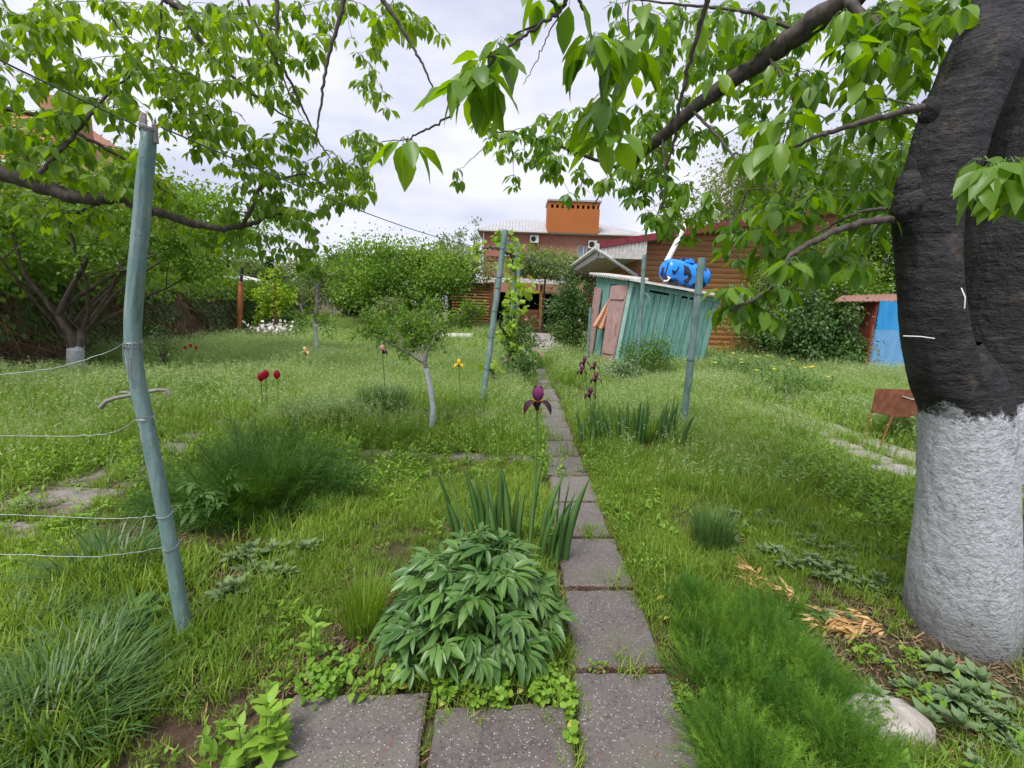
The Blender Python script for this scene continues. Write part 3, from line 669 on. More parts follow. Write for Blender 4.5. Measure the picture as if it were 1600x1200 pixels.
# ---- log house on the right
LHD = 15.5
def log_house():
    D = LHD; A = P(986, 540, D); z0 = float(terr(4, D))-.1; xc = A[0]
    zl = P(986, 394, D)[2]; PR = P(1131, 371, D+.4); xe = xc+6.4; slope = (PR[2]+.02-zl)/(PR[0]-xc)
    t = thing('log_house', 'brown log clad house with dark red roof edge behind the teal shed', 'house', (xc+3, D+5, z0))
    xo = P(936, 384, D-.75)[0]; zo = P(936, 386, D-.75)[2]; kz = (zl+slope*6.4+.12-zo)/(xe+.4-xo)
    def zz(x): return zo+.06+(x-xo)*kz
    h = .172; n = int((zl+slope*6.4-z0)/h)+1
    for k in range(n):
        za = z0+k*h; zb = za+h-.005; us = max(0, (zb+.03-zz(xc))/kz)
        if us > 6.2: continue
        for (a, b_) in ((us, 6.4),):
            g = MB(); pr = [(0, .0), (-.030, .03), (-.046, .5), (-.030, .97), (0, 1.)]
            V = []
            for u in (a+.002*k, b_):
                for q, s_ in pr: V.append((xc+u, D+q, za+(zb-za)*s_))
            F = [(i, i+5, i+6, i+1) for i in range(4)]+[(0, 4, 9, 5)]
            g.add(V, F, 0, rng.uniform(.1, .9)); g.add(V[:5], [(0, 1, 2), (0, 2, 3), (0, 3, 4)], 0, .5)
            g.build('log', M['log'], t)
    nb = int((zl-z0)/h)
    for k in range(nb):
        za = z0+k*h; zb = za+h-.005; g = MB(); V = []
        for v in (.01, 11.5):
            for q, s_ in ((0, .0), (-.045, .02), (-.062, .5), (-.045, .98), (0, 1.)): V.append((xc-.01+q, D+v, za+(zb-za)*s_))
        g.add(V, [(i, i+1, i+6, i+5) for i in range(4)], 0, rng.uniform(.1, .9)); g.build('log', M['log'], t)
    g = MB(); g.hexa([(xc+.003, D+.003, z0-.3), (xe, D+.003, z0-.3), (xe, D+11.5, z0-.3), (xc+.003, D+11.5, z0-.3), (xc+.003, D+.003, zz(xc)-.02), (xe, D+.003, zz(xe)-.02), (xe, D+11.5, zz(xe)-.02), (xc+.003, D+11.5, zz(xc)-.02)]); g.build('wall', M['log_d'], t)
    g = MB(); g.box((xc-.09, D-.09, z0), (xc+.06, D-.064, zl)); g.build('corner_board', M['log_d'], t)
    # roof plane, edge strip, soffit, ribbed fascia
    g = MB(); a, b_ = xo, xe+.4
    g.hexa([(a, D-.74, zz(a)), (b_, D-.74, zz(b_)), (b_, D+12, zz(b_)), (a, D+12, zz(a)), (a, D-.74, zz(a)+.06), (b_, D-.74, zz(b_)+.06), (b_, D+12, zz(b_)+.06), (a, D+12, zz(a)+.06)]); g.build('roof', M['maroon'], t)
    g = MB(); g.hexa([(a, D-.80, zz(a)-.10), (b_, D-.80, zz(b_)-.10), (b_, D-.745, zz(b_)-.10), (a, D-.745, zz(a)-.10), (a, D-.80, zz(a)+.10), (b_, D-.80, zz(b_)+.10), (b_, D-.745, zz(b_)+.10), (a, D-.745, zz(a)+.10)]); g.build('roof_edge', M['maroon'], t)
    g = MB(); g.box((xo+.02, D-.72, zo-.32), (xc-.11, D+12, zo-.29)); g.build('soffit', M['offwhite'], t)
    g = MB(); g.hexa([(xc+.06, D-.72, zz(xc)-.06), (xe, D-.72, zz(xe)-.06), (xe, D-.07, zz(xe)-.06), (xc+.06, D-.07, zz(xc)-.06), (xc+.06, D-.72, zz(xc)-.02), (xe, D-.72, zz(xe)-.02), (xe, D-.07, zz(xe)-.02), (xc+.06, D-.07, zz(xc)-.02)]); g.build('eave_board', M['offwhite'], t)
    k = 0; x = xo+.02
    while x < xc+.05:
        g = MB(); g.box((x, D-.745-.02*(k % 2), zo-.33), (x+.058, D-.725, zz(x)-.102)); g.build('fascia_rib', M['offwhite'], t); x += .06; k += 1
    g = MB(); g.tube([(xo-.06, D-.8, zo-.03), (xo-.06, D+12, zo-.03)], .075, 8); g.build('gutter', M['white'], t)
    for i in range(28): g = MB(); y = D-.6+i*.42; g.box((xo-.005, y, zo-.30), (xo+.018, y+.36, zo-.1)); g.build('fascia_rib', M['offwhite'], t)
    e = P(995, 431, D-.3); b2 = P(1000, 470, D-.16)
    g = MB(); g.tube([(xo-.05, D-.86, zo+.08), (xo-.05, D-.86, zo-.10), (xo+.15, D-.84, zo-.22), tuple(e), (e[0]+.02, D-.15, e[2]-.25), (e[0]+.02, D-.15, z0)], .052, 10); g.build('drainpipe', M['white'], t, smooth=True)
    # plinth boards low at the right
    g = MB(); q0, q1 = P(1150, 548, D-.6), P(1195, 548, D-.6)
    for k in range(3):
        g = MB(); zz_ = q0[2]+k*.13; g.box((P(1140, 540, D-1.2)[0], D-1.2, zz_), (P(1192, 540, D-1.2)[0], D-1.15, zz_+.12)); g.build('plinth_board', M['log'], t)
log_house()

# ---- white pipe leaning over the roofs
a_, b_ = P(1040, 412, 12.9), P(1071, 352, 13.6)
g = MB(); g.tube([a_, a_+(b_-a_)*.5, b_], .075, 12); o = g.build('leaning_pipe', M['white'], smooth=True); tag(o, 'white pipe leaning up behind the blue water tank', 'pipe')

# ---- teal shed
def shed():
    c1, c2, c3 = G(958, 577), G(1094, 577), G(917, 562)
    t1, t2, t3 = P(985, 439, c1[1]+.02), P(1124, 466, c2[1]), P(934, 430, c3[1])
    c4, t4 = c3+(c2-c1), t3+(t2-t1)
    print('shed', c1, t1-c1, c2, t2-c2, c3, t3-c3)
    t = thing('garden_shed', 'leaning teal board shed with pink doors and a flat pale roof', 'shed', (c1+c2+c3+c4)/4)
    def wall(a, b_, at, bt, u0, u1, w0, w1, th, mat, name, off=0., tint=.5):
        f = lambda u, w_: (a+(b_-a)*u)*(1-w_)+(at+(bt-at)*u)*w_
        n = unit(np.cross(b_-a, at-a))*off
        g = MB(); g.panel(f(u0, w0)+n, f(u1, w0)+n, f(u1, w1)+n, f(u0, w1)+n, th, tint=tint); return g.build(name, M[mat], t)
    # long side: unequal boards with a few cover strips
    us = [0.0]; i = 0
    ws = [.075, .075, .06, .09, .07, .095, .06, .085, .075, .07, .08, .07, .085, .07]
    s_ = sum(ws); u = 0.0
    for i, w_ in enumerate(ws):
        u1 = u+w_/s_; wall(c1, c2, t1, t2, u+.004, u1-.004, .0, .965-.05*(i in (3, 4, 5, 8, 9, 10)), .025, 'teal', 'board', .0+.006*(i % 2), rng.uniform(.2, .9)); 
        if i in (0, 2, 5, 8, 11): wall(c1, c2, t1, t2, u1-.010, u1+.010, .0, .94, .022, 'teal', 'cover_strip', .034, .8)
        u = u1
    wall(c1, c2, t1, t2, .0, 1, .94, 1., .02, 'teal', 'top_rail', .036, .5)
    wall(c1, c2, t1, t2, -.012, .022, .0, .985, .03, 'teal_l', 'corner_post', .036)
    wall(c2, c4, t2, t4, 0, 1, 0, 1, .03, 'teal', 'wall'); wall(c4, c3, t4, t3, 0, 1, 0, 1, .03, 'teal', 'wall')
    # door side from the near corner (u=0) to the back (u=1) seen from outside
    fw = lambda u0, u1, w0, w1, th, mat, name, off=0., tint=.5: wall(c3, c1, t3, t1, 1-u1, 1-u0, w0, w1, th, mat, name, off, tint)
    fw(0, 1, .93, 1, .03, 'teal', 'lintel', .002)
    fw(0, .06, 0, .93, .04, 'teal_l', 'door_post', .002); fw(.50, .60, 0, .93, .04, 'teal', 'door_post', .002); fw(.60, 1, 0, .93, .02, 'teal', 'wall')
    fw(.72, .95, .02, .86, .03, 'pink', 'door', .06)
    # inner lining keeps the inside dark: floor
    g = MB(); g.panel(c3+[0, 0, .03], c4+[0, 0, .03], c2+[0, 0, .03], c1+[0, 0, .03], .02); g.build('floor', M['greywood'], t)
    # door ajar, hinged near the front corner
    hb, ht = c1+[-.03, -.03, .04], t1+[-.03, -.03, -.10]
    d = P(939, 573, c1[1]+.5); fb = np.array([d[0], d[1], hb[2]]); q = P(957, 443, c1[1]+.5); ft = np.array([q[0], q[1], ht[2]])
    g = MB(); g.panel(fb, hb, ht, ft, .035); dr = g.build('door', M['pink'], t)
    f = lambda u, w_: (fb+(hb-fb)*u)*(1-w_)+(ft+(ht-ft)*u)*w_
    n = unit(np.cross(hb-fb, ft-fb))
    for w_ in (.18, .85):
        g = MB(); g.panel(f(.05, w_-.02)+n*.036, f(.95, w_-.02)+n*.036, f(.95, w_+.02)+n*.036, f(.05, w_+.02)+n*.036, .015); sub(g, 'ledge', M['pink'], dr)
    g = MB(); g.tube([f(.82, .42)+n*.04, f(.82, .42)+n*.07, f(.82, .54)+n*.07, f(.82, .54)+n*.04], .008, 5); sub(g, 'handle', M['rust'], dr)
    # roof sheet with pale edge
    ex = unit(c2-c1); ey = unit(c3-c1); up = np.array([0, 0, 1.])
    r = [t1-ex*.14-ey*.18, t2+ex*.22-ey*.18, t4+ex*.22+ey*.2, t3-ex*.14+ey*.2]
    g = MB(); g.panel(r[0]+up*.03, r[1]+up*.03, r[2]+up*.03, r[3]+up*.03, .03); g.build('roof', M['offwhite'], t)
    g = MB(); g.panel(r[0]+up*.0-ey*.02, r[1]-ey*.02, r[1]-ey*.02+up*.055, r[0]+up*.055-ey*.02, .02); g.build('roof_edge', M['white'], t)
    n_ = 18
    for k in range(n_):
        p = r[0]+(r[3]-r[0])*(k+.5)/n_+up*.035; g = MB(); g.tube([p-ex*.03, p+ex*.5], .045, 6); g.build('corrugation', M['offwhite'], t)
    # planks lying on the roof
    for k, (pa, pb, dd) in enumerate((((1013, 431), (1105, 446), .5), ((1000, 433), (1090, 447), .2))):
        p, q = P(*pa, c1[1]+dd+.1), P(*pb, c2[1]+dd); rp_ = lambda pp: None
        u0 = .15+.1*k; p = t1+(t2-t1)*u0+ey*(.4+.35*k)+up*.065; q = t1+(t2-t1)*(u0+.62)+ey*(.45+.35*k)+up*.065
        g = MB(); g.panel(p, q, q+ey*.12, p+ey*.12, .035); o = g.build('plank', M['greywood']); tag(o, ('grey plank on the shed roof under the blue tank', 'shorter back plank on the shed roof behind the blue tank')[k], 'plank', 'planks under the tank')
    # striped cloth hanging out of the doorway
    V = []; nu, nv = 9, 14
    A_, B_, Cc = P(954, 462, c1[1]+.75), P(925, 512, c1[1]+.62), P(949, 516, c1[1]+.70)
    for i in range(nv):
        for k in range(nu):
            s_, r_ = i/(nv-1), k/(nu-1); base = A_*(1-s_)+(B_*(1-r_)+Cc*r_)*s_
            V.append(base+np.array([.0, .05*math.sin(r_*14+s_*3)*s_, .02*math.sin(r_*9)*s_]))
    g = MB(); g.add(np.array(V), np.array([(i*nu+k, i*nu+k+1, i*nu+nu+k+1, i*nu+nu+k) for i in range(nv-1) for k in range(nu-1)])); o = g.build('hanging_cloth', M['cloth'], smooth=True)
    md = o.modifiers.new('s', 'SOLIDIFY'); md.thickness = .006
    tag(o, 'orange striped cloth hanging out of the shed doorway', 'cloth')
    # tank
    e0, e1 = P(1042, 432, c1[1]+1.15), P(1098, 440, c1[1]+1.65)
    e0, e1 = P(1040, 421, c1[1]+1.0), P(1099, 435, c1[1]+1.35)
    ax = unit(e1-e0); L = np.linalg.norm(e1-e0); ctr = (e0+e1)/2
    prof = [(-.52, .05), (-.515, .19), (-.49, .25), (-.44, .285), (-.3, .30), (-.05, .31), (.0, .295), (.05, .31), (.3, .30), (.44, .285), (.49, .25), (.515, .19), (.52, .05)]
    g = MB(); g.tube([ctr+ax*(q*L*1.06) for q, _ in prof], [q*.98 for _, q in prof], 28)
    tk = thing('water_tank', 'blue and black marbled barrel tank lying on the shed roof', 'water tank', ctr-np.array([0, 0, .3])); g.build('tank_body', M['tank'], tk, smooth=True)
    upn = unit(np.cross(ax, np.array([0, 1, 0])))*-1; upn = upn if upn[2] > 0 else -upn
    c0 = ctr-ax*.02; g = MB(); g.tube([c0+upn*.27, c0+upn*.34, c0+upn*.341, c0+upn*.38], [.20, .19, .16, .155], 22); g.build('lid', M['tank'], tk, smooth=False)
    for s_ in (-.3, .3):
        g = MB(); p = ctr+ax*s_*L; g.box(p-[.05, .26, .36], p+[.05, .26, -.24]); g.build('foot', M['black'], tk)
    g = MB(); p = ctr-ax*.47*L-upn*.2+[0, -.22, 0]; g.tube([p, p+[.02, -.1, -.02], p+[-.05, -.16, -.1], p+[-.16, -.2, -.12]], .02, 6); g.build('hose', M['white'], tk)
    # rainwater pipe at the back left corner, small post by the shed
    return c1, c2, c3
SH = shed()

# ---- blue and maroon hut on the right
def hut():
    D = 11.2
    p = lambda a, b_, d=0: P(a, b_, D+d)
    t = thing('small_hut', 'low hut with blue and dark red walls under a rusty corrugated roof', 'hut', p(1450, 590))
    z0 = float(terr(9, D))-.15
    def vb(xa, xb, xat, xbt, ytop_a, ytop_b, d0, d1, mat, name, n):
        for k in range(n):
            s0, s1 = k/n, (k+1)/n
            A_ = P(xa+(xb-xa)*s0, 590, D+d0+(d1-d0)*s0); B_ = P(xa+(xb-xa)*s1-.3, 590, D+d0+(d1-d0)*s1)
            C_ = P(xat+(xbt-xat)*s1-.3, ytop_a+(ytop_b-ytop_a)*s1, D+d0+(d1-d0)*s1); E_ = P(xat+(xbt-xat)*s0, ytop_a+(ytop_b-ytop_a)*s0, D+d0+(d1-d0)*s0)
            A_[2] = B_[2] = z0; g = MB(); g.panel(A_, B_, C_, E_, .03, tint=rng.uniform(.1, .9)); g.build(name, M[mat], t)
    vb(1355, 1520, 1375, 1540, 470, 480, .0, .6, 'blue', 'blue_board', 14)
    vb(1342, 1353, 1345, 1374, 474, 470, .5, .05, 'redbrown', 'red_board', 4)
    vb(1303, 1341, 1305, 1344, 480, 474, .7, .52, 'greywood', 'grey_board', 5)
    a, b_, c, d_ = p(1303, 471, -.1), p(1545, 470, .3), p(1545, 455, 2.2), p(1315, 462, 2.4)
    g = MB(); n = 60
    V = []; 
    for k in range(n+1):
        s_ = k/n; off = np.array([0, 0, .025*math.sin(k*math.pi/1.0*.5*2)])
        V += [a+(b_-a)*s_+off*(1 if k % 2 else -1)+[0, 0, .02*(k % 2)], d_+(c-d_)*s_+[0, 0, .02*(k % 2)]]
    g.add(np.array(V), np.array([(2*i, 2*i+2, 2*i+3, 2*i+1) for i in range(n)])); o = g.build('roof', M['rustroof'], t)
    md = o.modifiers.new('s', 'SOLIDIFY'); md.thickness = .02
    g = MB(); q = p(1340, 560, 2.0); q2 = p(1540, 560, 2.0); g.box((q[0], q[1], z0), (q2[0], q[1]+.05, 1.6)); g.build('back_wall', M['greywood'], t)
    # wire netting in front
    g = MB(); a, b_ = G(1350, 596), G(1500, 596); L = np.linalg.norm(b_-a); e = (b_-a)/L; H = 1.15; s_ = .09
    for k in range(int(-H/s_), int(L/s_)):
        for sgn in (0, 1):
            u0, u1 = k*s_, k*s_+H; w0, w1 = 0, H
            if u0 < 0: w0 = -u0; u0 = 0
            if u1 > L: w1 = w1-(u1-L); u1 = L
            if w1 <= w0: continue
            pts = [(u0, w0), (u1, w1)]
            if sgn: pts = [(L-u, w_) for u, w_ in pts]
            g.tube([a+e*u+[0, 0, w_] for u, w_ in pts], .0028, 3, cap=False)
    nt_ = thing('netting_fence', 'wire netting fence standing in the grass before the blue hut', 'fence', a); g.build('netting', M['wire'], nt_)
    for q in (a, b_): g = MB(); g.tube([q-[0, 0, .1], q+[0, 0, H+.1]], .02, 6); g.build('stake', M['rust'], nt_)
hut()

# ---- hut roof seen over the ivy wall
def far_hut():
    D = 23.0; a = P(326, 450, D); b_ = P(372, 450, D); z = P(350, 440, D)[2]
    t = thing('outbuilding', 'small brown outbuilding with a white tin roof behind the ivy wall', 'outbuilding', ((a[0]+b_[0])/2, D+1, .2))
    g = MB(); g.box((a[0], D, 0), (b_[0], D+2.5, z)); g.build('wall', M['salmon'], t)
    c, d_ = P(330, 431, D-.2), P(376, 441, D-.2)
    g = MB(); g.hexa([c+[0, 0, -.1], d_+[0, 0, -.1], d_+[.2, 3, -.0], c+[0, 3, .1], c+[0, 0, 0], d_, d_+[.2, 3, .1], c+[0, 3, .2]]); g.build('roof', M['white'], t)
far_hut()

# ================================================================== POSTS AND WIRES
def ring(p, r, tilt=0., wr=.0016, turns=2.3):
    g = MB(); k = 40; pts = []
    for i in range(k+1):
        a = i/k*turns*2*math.pi; pts.append(p+np.array([r*math.cos(a), r*math.sin(a), tilt*math.sin(a)+.004*a/6+.002*math.sin(3*a)]))
    g.tube(pts, wr, 4); return g
def near_post():
    D = G(292, 1000)[1]; px = [(296, 1040), (291, 1000), (270, 870), (257, 800), (245, 740), (230, 665), (218, 610), (209, 560), (207, 510), (212, 440), (220, 350), (228, 260), (233, 198)]
    hw = [16, 16, 15.5, 15.5, 16, 16.5, 17, 17.5, 17.5, 18, 18, 17.5, 16.5]
    pts, rad = [], []
    for (x, y), h in zip(px, hw):
        p = P(x, y, D); pts.append(p); rad.append(.64*h/FPX*proj(p)[2])
    pts = np.array(pts); k = 70; ti = np.linspace(0, len(pts)-1, k)
    P3 = np.stack([np.interp(ti, range(len(pts)), pts[:, c]) for c in range(3)], 1); R3 = np.interp(ti, range(len(pts)), rad)
    for _ in range(3): P3[1:-1] = (P3[:-2]+P3[2:]+2*P3[1:-1])/4
    g = MB(); n0 = MB(); sides = 28
    an = np.arange(sides)*2*math.pi/sides; V = []
    for i in range(k):
        tt = i/k; fl = 1 + .05*np.cos(3*an+1.2*tt*3) + .035*np.array([noise.noise(Vector((3*math.cos(a), 3*math.sin(a), i*.22))) for a in an])*1.8
        if tt > .45: fl = fl - .14*np.exp(-((an-5.0+.2*math.sin(i*.3))/.10)**2)*min(1, (tt-.45)*5)   # a long crack
        if i >= k-3: fl = fl*(1-.03*(i-k+4))
        V.append(P3[i]+np.stack([R3[i]*fl*np.cos(an), R3[i]*fl*np.sin(an), np.zeros(sides)], 1)+(np.array([[0, 0, 1.]])*(.022*np.sin(an*2+1)+.012*np.sin(5*an))[:, None] if i == k-1 else 0))
    V = np.concatenate(V); i = np.arange(k-1)[:, None]*sides; j = np.arange(sides)[None]; j2 = (j+1) % sides
    g.add(V, np.stack([i+j, i+j2, i+sides+j2, i+sides+j], -1).reshape(-1, 4))
    t = thing('painted_post', 'crooked teal painted post with split top nearest on the left', 'post', pts[1])
    g.build('pole', M['post'], t, smooth=True)
    top = P3[-1]; rt = R3[-1]
    g = MB(); tv = V[(k-1)*sides:]; g.add(np.vstack([tv*.98+top*.02, top-[0, 0, .03]]), np.array([[q, (q+1) % sides, sides] for q in range(sides)])); g.build('split_end', M['greywood'], t)
    for (dx, dy, h, r_) in ((-.012, -.006, .040, .013), (.016, .004, .012, .009)):
        g = MB(); p = top+[dx, dy, -.05]; g.tube([p, p+[0, 0, .05+h*.5], p+[.004, 0, .05+h]], [r_, r_*.95, r_*.6], 6, jitter=.25); g.build('splinter', M['greywood'], t)
    def at(y):
        # centre and radius of the post at image height y
        ys = np.array([proj(q)[1] for q in P3]); i = int(np.argmin(abs(ys-y))); return P3[i], R3[i]
    for y, tl in ((532, .004), (548, -.003), (651, .008), (655, -.002), (806, .010), (853, .014), (205, -.012)):
        p, r_ = at(y); ring(p, r_*1.06, tl).build('wire_ring', M['wire'], t)
    p, r_ = at(545)
    for k_ in range(4):
        g = MB(); q = p+[.01*k_-.012, -r_*1.08, .02]; g.tube([q, q+[.01*math.sin(k_), -.006, -.05], q+[.006*math.cos(k_*2), .0, -.10-.03*k_]], .0016, 4); g.build('loose_wire', M['wire'], t)
    nl, _ = at(250); 
    for (x, y, dx) in ((250, 190, .03), (240, 350, .02)):
        q, r_ = at(y); g = MB(); g.tube([q+[r_*.8, -.01, 0], q+[r_*.8+dx, -.015, .003]], .0015, 4); g.build('nail', M['rust'], t)
    return at, D, t
PAT, PD, PT = near_post()
def wire(pts, label, r=.0017, mat='wire', sag=0.0, n=26, cat='wire', wob=.0):
    pts = np.array(pts, float); ti = np.linspace(0, len(pts)-1, n); Q = np.stack([np.interp(ti, range(len(pts)), pts[:, c]) for c in range(3)], 1)
    if len(pts) == 2: s_ = np.linspace(0, 1, n); Q[:, 2] -= sag*4*s_*(1-s_)
    else:
        for _ in range(4): Q[1:-1] = (Q[:-2]+Q[2:]+2*Q[1:-1])/4
    Q[1:-1] += rng.normal(0, wob, (n-2, 3))
    g = MB(); g.tube(Q, r, 5); o = g.build('wire', M[mat], smooth=True); tag(o, label, cat); return o
def pw(y, side=-1):
    q, r_ = PAT(y); return q+np.array([side*r_, -.01, 0])
wire([pw(535), P(170, 550, 1.62), P(110, 570, 1.55), P(50, 582, 1.5), P(-90, 592, 1.4)], 'wire from the upper ring of the near post falling to the left edge', wob=.0015)
wire([pw(653), P(190, 672, 1.60), P(150, 681, 1.58), P(70, 682, 1.54), P(-80, 678, 1.45)], 'sagging wire from the middle ring of the near post', wob=.0015)
wire([pw(806), P(200, 811, 1.60), P(90, 808, 1.56), P(-80, 801, 1.5)], 'wire from the upper of the two low rings on the near post', wob=.0015)
wire([pw(854), P(215, 864, 1.60), P(150, 871, 1.58), P(60, 868, 1.55), P(-80, 862, 1.5)], 'lowest wire from the near post running to the left edge', wob=.0015)
# water pipe with tap behind the post
g = MB(); D_ = 1.75; pp = [P(157, 637, D_), P(166, 627, D_), P(180, 622, D_), P(206, 617, D_), P(230, 612, D_), P(250, 609, D_), P(260, 610, D_), P(266, 618, D_)]
g.tube(pp, [.010, .008, .0075, .0085, .0075, .007, .0075, .007], 9, jitter=.08); wp = thing('dead_branch', 'bare pale crooked stick caught behind the near teal post', 'stick', pp[3]); g.build('branch', M['young_bark'], wp, smooth=True)
g = MB(); g.tube([P(206, 617, D_), P(200, 613, D_), P(188, 613, D_)], .005, 6); g.build('stub', M['young_bark'], wp)

def post(base, top, r, label, rings=(), mat='post', name='painted_post', group='thin teal painted posts'):
    t = thing(name, label, 'post', base, group); base, top = np.array(base), np.array(top); k = 14; s_ = np.linspace(0, 1, k)[:, None]
    pts = base*(1-s_)+top*s_+rng.normal(0, r*.06, (k, 3)); pts[0] -= (top-base)*.06
    g = MB(); g.tube(pts, r*(1+rng.normal(0, .03, k)), 12, jitter=.02); g.build('pole', M[mat], t, smooth=True)
    for q in rings:
        ring(base+(top-base)*q, r*1.1, r*.3, max(.003, r*.07), 1.2).build('wire_ring', M['wire_d'], t)
    return t
b2 = G(753, 634); T2 = P(790, 360, b2[1]+.25)
post(b2, T2, .042, 'tall teal post leaning right beside the vine left of the path', (.22, .40, .55, .68, .74, .9))
b3 = G(1067, 668); T3 = P(1097, 403, b3[1]-.05); post(b3, T3, .042, 'teal post with a dark joint right of the shed front, nearest the iris leaves', (.42, .8))
b4 = G(994, 592); T4 = P(1007, 398, b4[1]); post(b4, T4, .042, 'teal post in front of the near shed corner with a coil of wire', (.6,))
g = ring(T4+(b4-T4)*.3+[.05, -.07, -.1], .09, .1, .004, 2.2); o = g.build('wire_coil', M['wire']); tag(o, 'loose coil of pale wire hung on the post before the shed', 'wire coil')
b5 = G(866, 566); b5 = G(795, 570); post(b5, P(806, 398, b5[1]), .045, 'teal post wrapped by the vine just behind the tall leaning post', (.5,))
b6 = G(806, 556); post(b6, P(811, 412, b6[1]), .04, 'slim teal post hidden deepest in the vine', ())
b7 = G(917, 572); post(b7, P(923, 480, b7[1]), .035, 'short teal stake at the back left corner of the shed', ())
T5 = P(800, 398, b5[1])
# clothes line from the upper left to the second post and on to the shed
q, r_ = PAT(203)
wire([P(-90, 40, 1.1), P(0, 95, 1.25), q+[-.04, 0, 0]], 'line from the upper left edge to the top of the near post', .0028, 'wire_d')
wire([q+[.04, 0, 0], T2+[0, 0, -.25]], 'long line from the near post over the meadow to the tall leaning post', .0032, 'wire_d', sag=.10, n=40)
wire([T5, P(860, 412, 9.8), P(925, 430, SH[0][1])], 'dark cable from the vine posts to the shed roof', .010, 'wire_d')
# spreader on the line, poles by the wall
b8 = G(373, 527); post(b8, P(377, 440, b8[1]), .075, 'orange brown pole before the ivy wall', (.42, .97), 'orangepole', 'garden_pole', None)
g = MB(); g.tube([P(377, 441, b8[1]), P(378, 418, b8[1])], .045, 8); o = g.build('pole_end', M['dark'], None); tag(o, 'black pipe stub on top of the orange pole', 'pipe')
b9 = G(431, 524); post(b9, P(428, 445, b9[1]), .045, 'rust brown stake beside the young yellow green tree', (), 'rust', 'garden_pole', None)
b10 = G(453, 512); post(b10, P(451, 440, b10[1]), .05, 'thin dark pole with a white tip behind the young tree', (), 'greywood', 'garden_pole', None)
wire([P(377, 432, b8[1]), P(428, 447, b9[1])], 'wire between the orange pole and the brown stake', .012, 'wire')

# ---- brazier
def brazier():
    D = 4.75; p = lambda a, b_, d=0: P(a, b_, D+d)
    t = thing('brazier', 'rusty iron brazier on angle legs behind the limewashed trunk', 'brazier', G(1400, 700))
    x0 = p(1408, 616)[0]; x1 = x0+.75; zt = p(1410, 616)[2]; zb = p(1400, 652)[2]
    ins = .03
    def side(a, b_, c, d_, nm='side'):
        g = MB(); g.panel(a, b_, c, d_, .006); g.build(nm, M['rust'], t)
    y0, y1 = D, D+.34
    side((x0+ins-.06, y0+ins, zb), (x1-ins, y0+ins, zb), (x1, y0, zt), (x0, y0, zt)); side((x1-ins, y1-ins, zb), (x0+ins-.06, y1-ins, zb), (x0, y1, zt), (x1, y1, zt))
    side((x0+ins-.06, y1-ins, zb), (x0+ins-.06, y0+ins, zb), (x0, y0, zt), (x0, y1, zt), 'end'); side((x1-ins, y0+ins, zb), (x1-ins, y1-ins, zb), (x1, y1, zt), (x1, y0, zt), 'end')
    side((x0-.03, y0+ins, zb), (x0-.03, y1-ins, zb), (x1-ins, y1-ins, zb), (x1-ins, y0+ins, zb), 'base')
    for xx, yy, dx in ((x0-.02, y0+.03, -.09), (x0-.02, y1-.03, -.04), (x1-.05, y0+.03, .08), (x1-.05, y1-.03, .04)):
        g = MB(); g.tube([(xx, yy, zb+.03), (xx+dx, yy, -.02)], .013, 4); g.build('leg', M['rust'], t)
    g = MB(); g.tube([p(1410, 619, -.01), p(1425, 624, -.01), p(1437, 622, -.01)], .004, 5); g.build('handle', M['white'], t)
brazier()
# ---- stone
g = MB(); c = G(1375, 1130); n = 18; V = []; nr = 9
for i in range(nr):
    for k in range(n):
        a = k/n*2*math.pi; ph = i/(nr-1)*math.pi/2; sx, sy_ = .17, .10; q = .10*noise.noise(Vector((2.5*math.cos(a), 2.5*math.sin(a), i*.5)))
        r_ = math.cos(ph)**.55*(1+q*1.6); V.append(c+[sx*r_*math.cos(a)-.05*math.sin(a), sy_*r_*math.sin(a)+.03*math.cos(a), .085*math.sin(ph)**.8*(1+q)-.03])
V = np.array(V); g.add(V, np.array([(i*n+k, i*n+(k+1) % n, (i+1)*n+(k+1) % n, (i+1)*n+k) for i in range(nr-1) for k in range(n)])); tp = V[(nr-1)*n:]; g.add(np.vstack([tp, tp.mean(0)+[0, 0, .006]]), np.array([(q, (q+1) % n, n) for q in range(n)])); o = g.build('stone', M['stone'], smooth=True); tag(o, 'pale flat stone half hidden by green plants at the lower right', 'stone')
g = MB(); c = G(1240, 628)
for (dx, dy, s_) in ((0, 0, .16), (.25, .1, .10)):
    V = [c+[dx+s_*math.cos(a)*(1+.2*math.sin(3*a)), dy+s_*.6*math.sin(a), z] for z in (-.02, .08, .11) for a in np.linspace(0, 5.5, 8)]
    g.add(np.array(V), np.array([(i*8+k, i*8+(k+1) % 8, i*8+8+(k+1) % 8, i*8+8+k) for i in range(2) for k in range(8)]+[(16, 17, 18, 19), (20, 21, 22, 23)]))
o = g.build('stone', M['greywood']); tag(o, 'low dark stone in the grass left of the right path', 'stone')
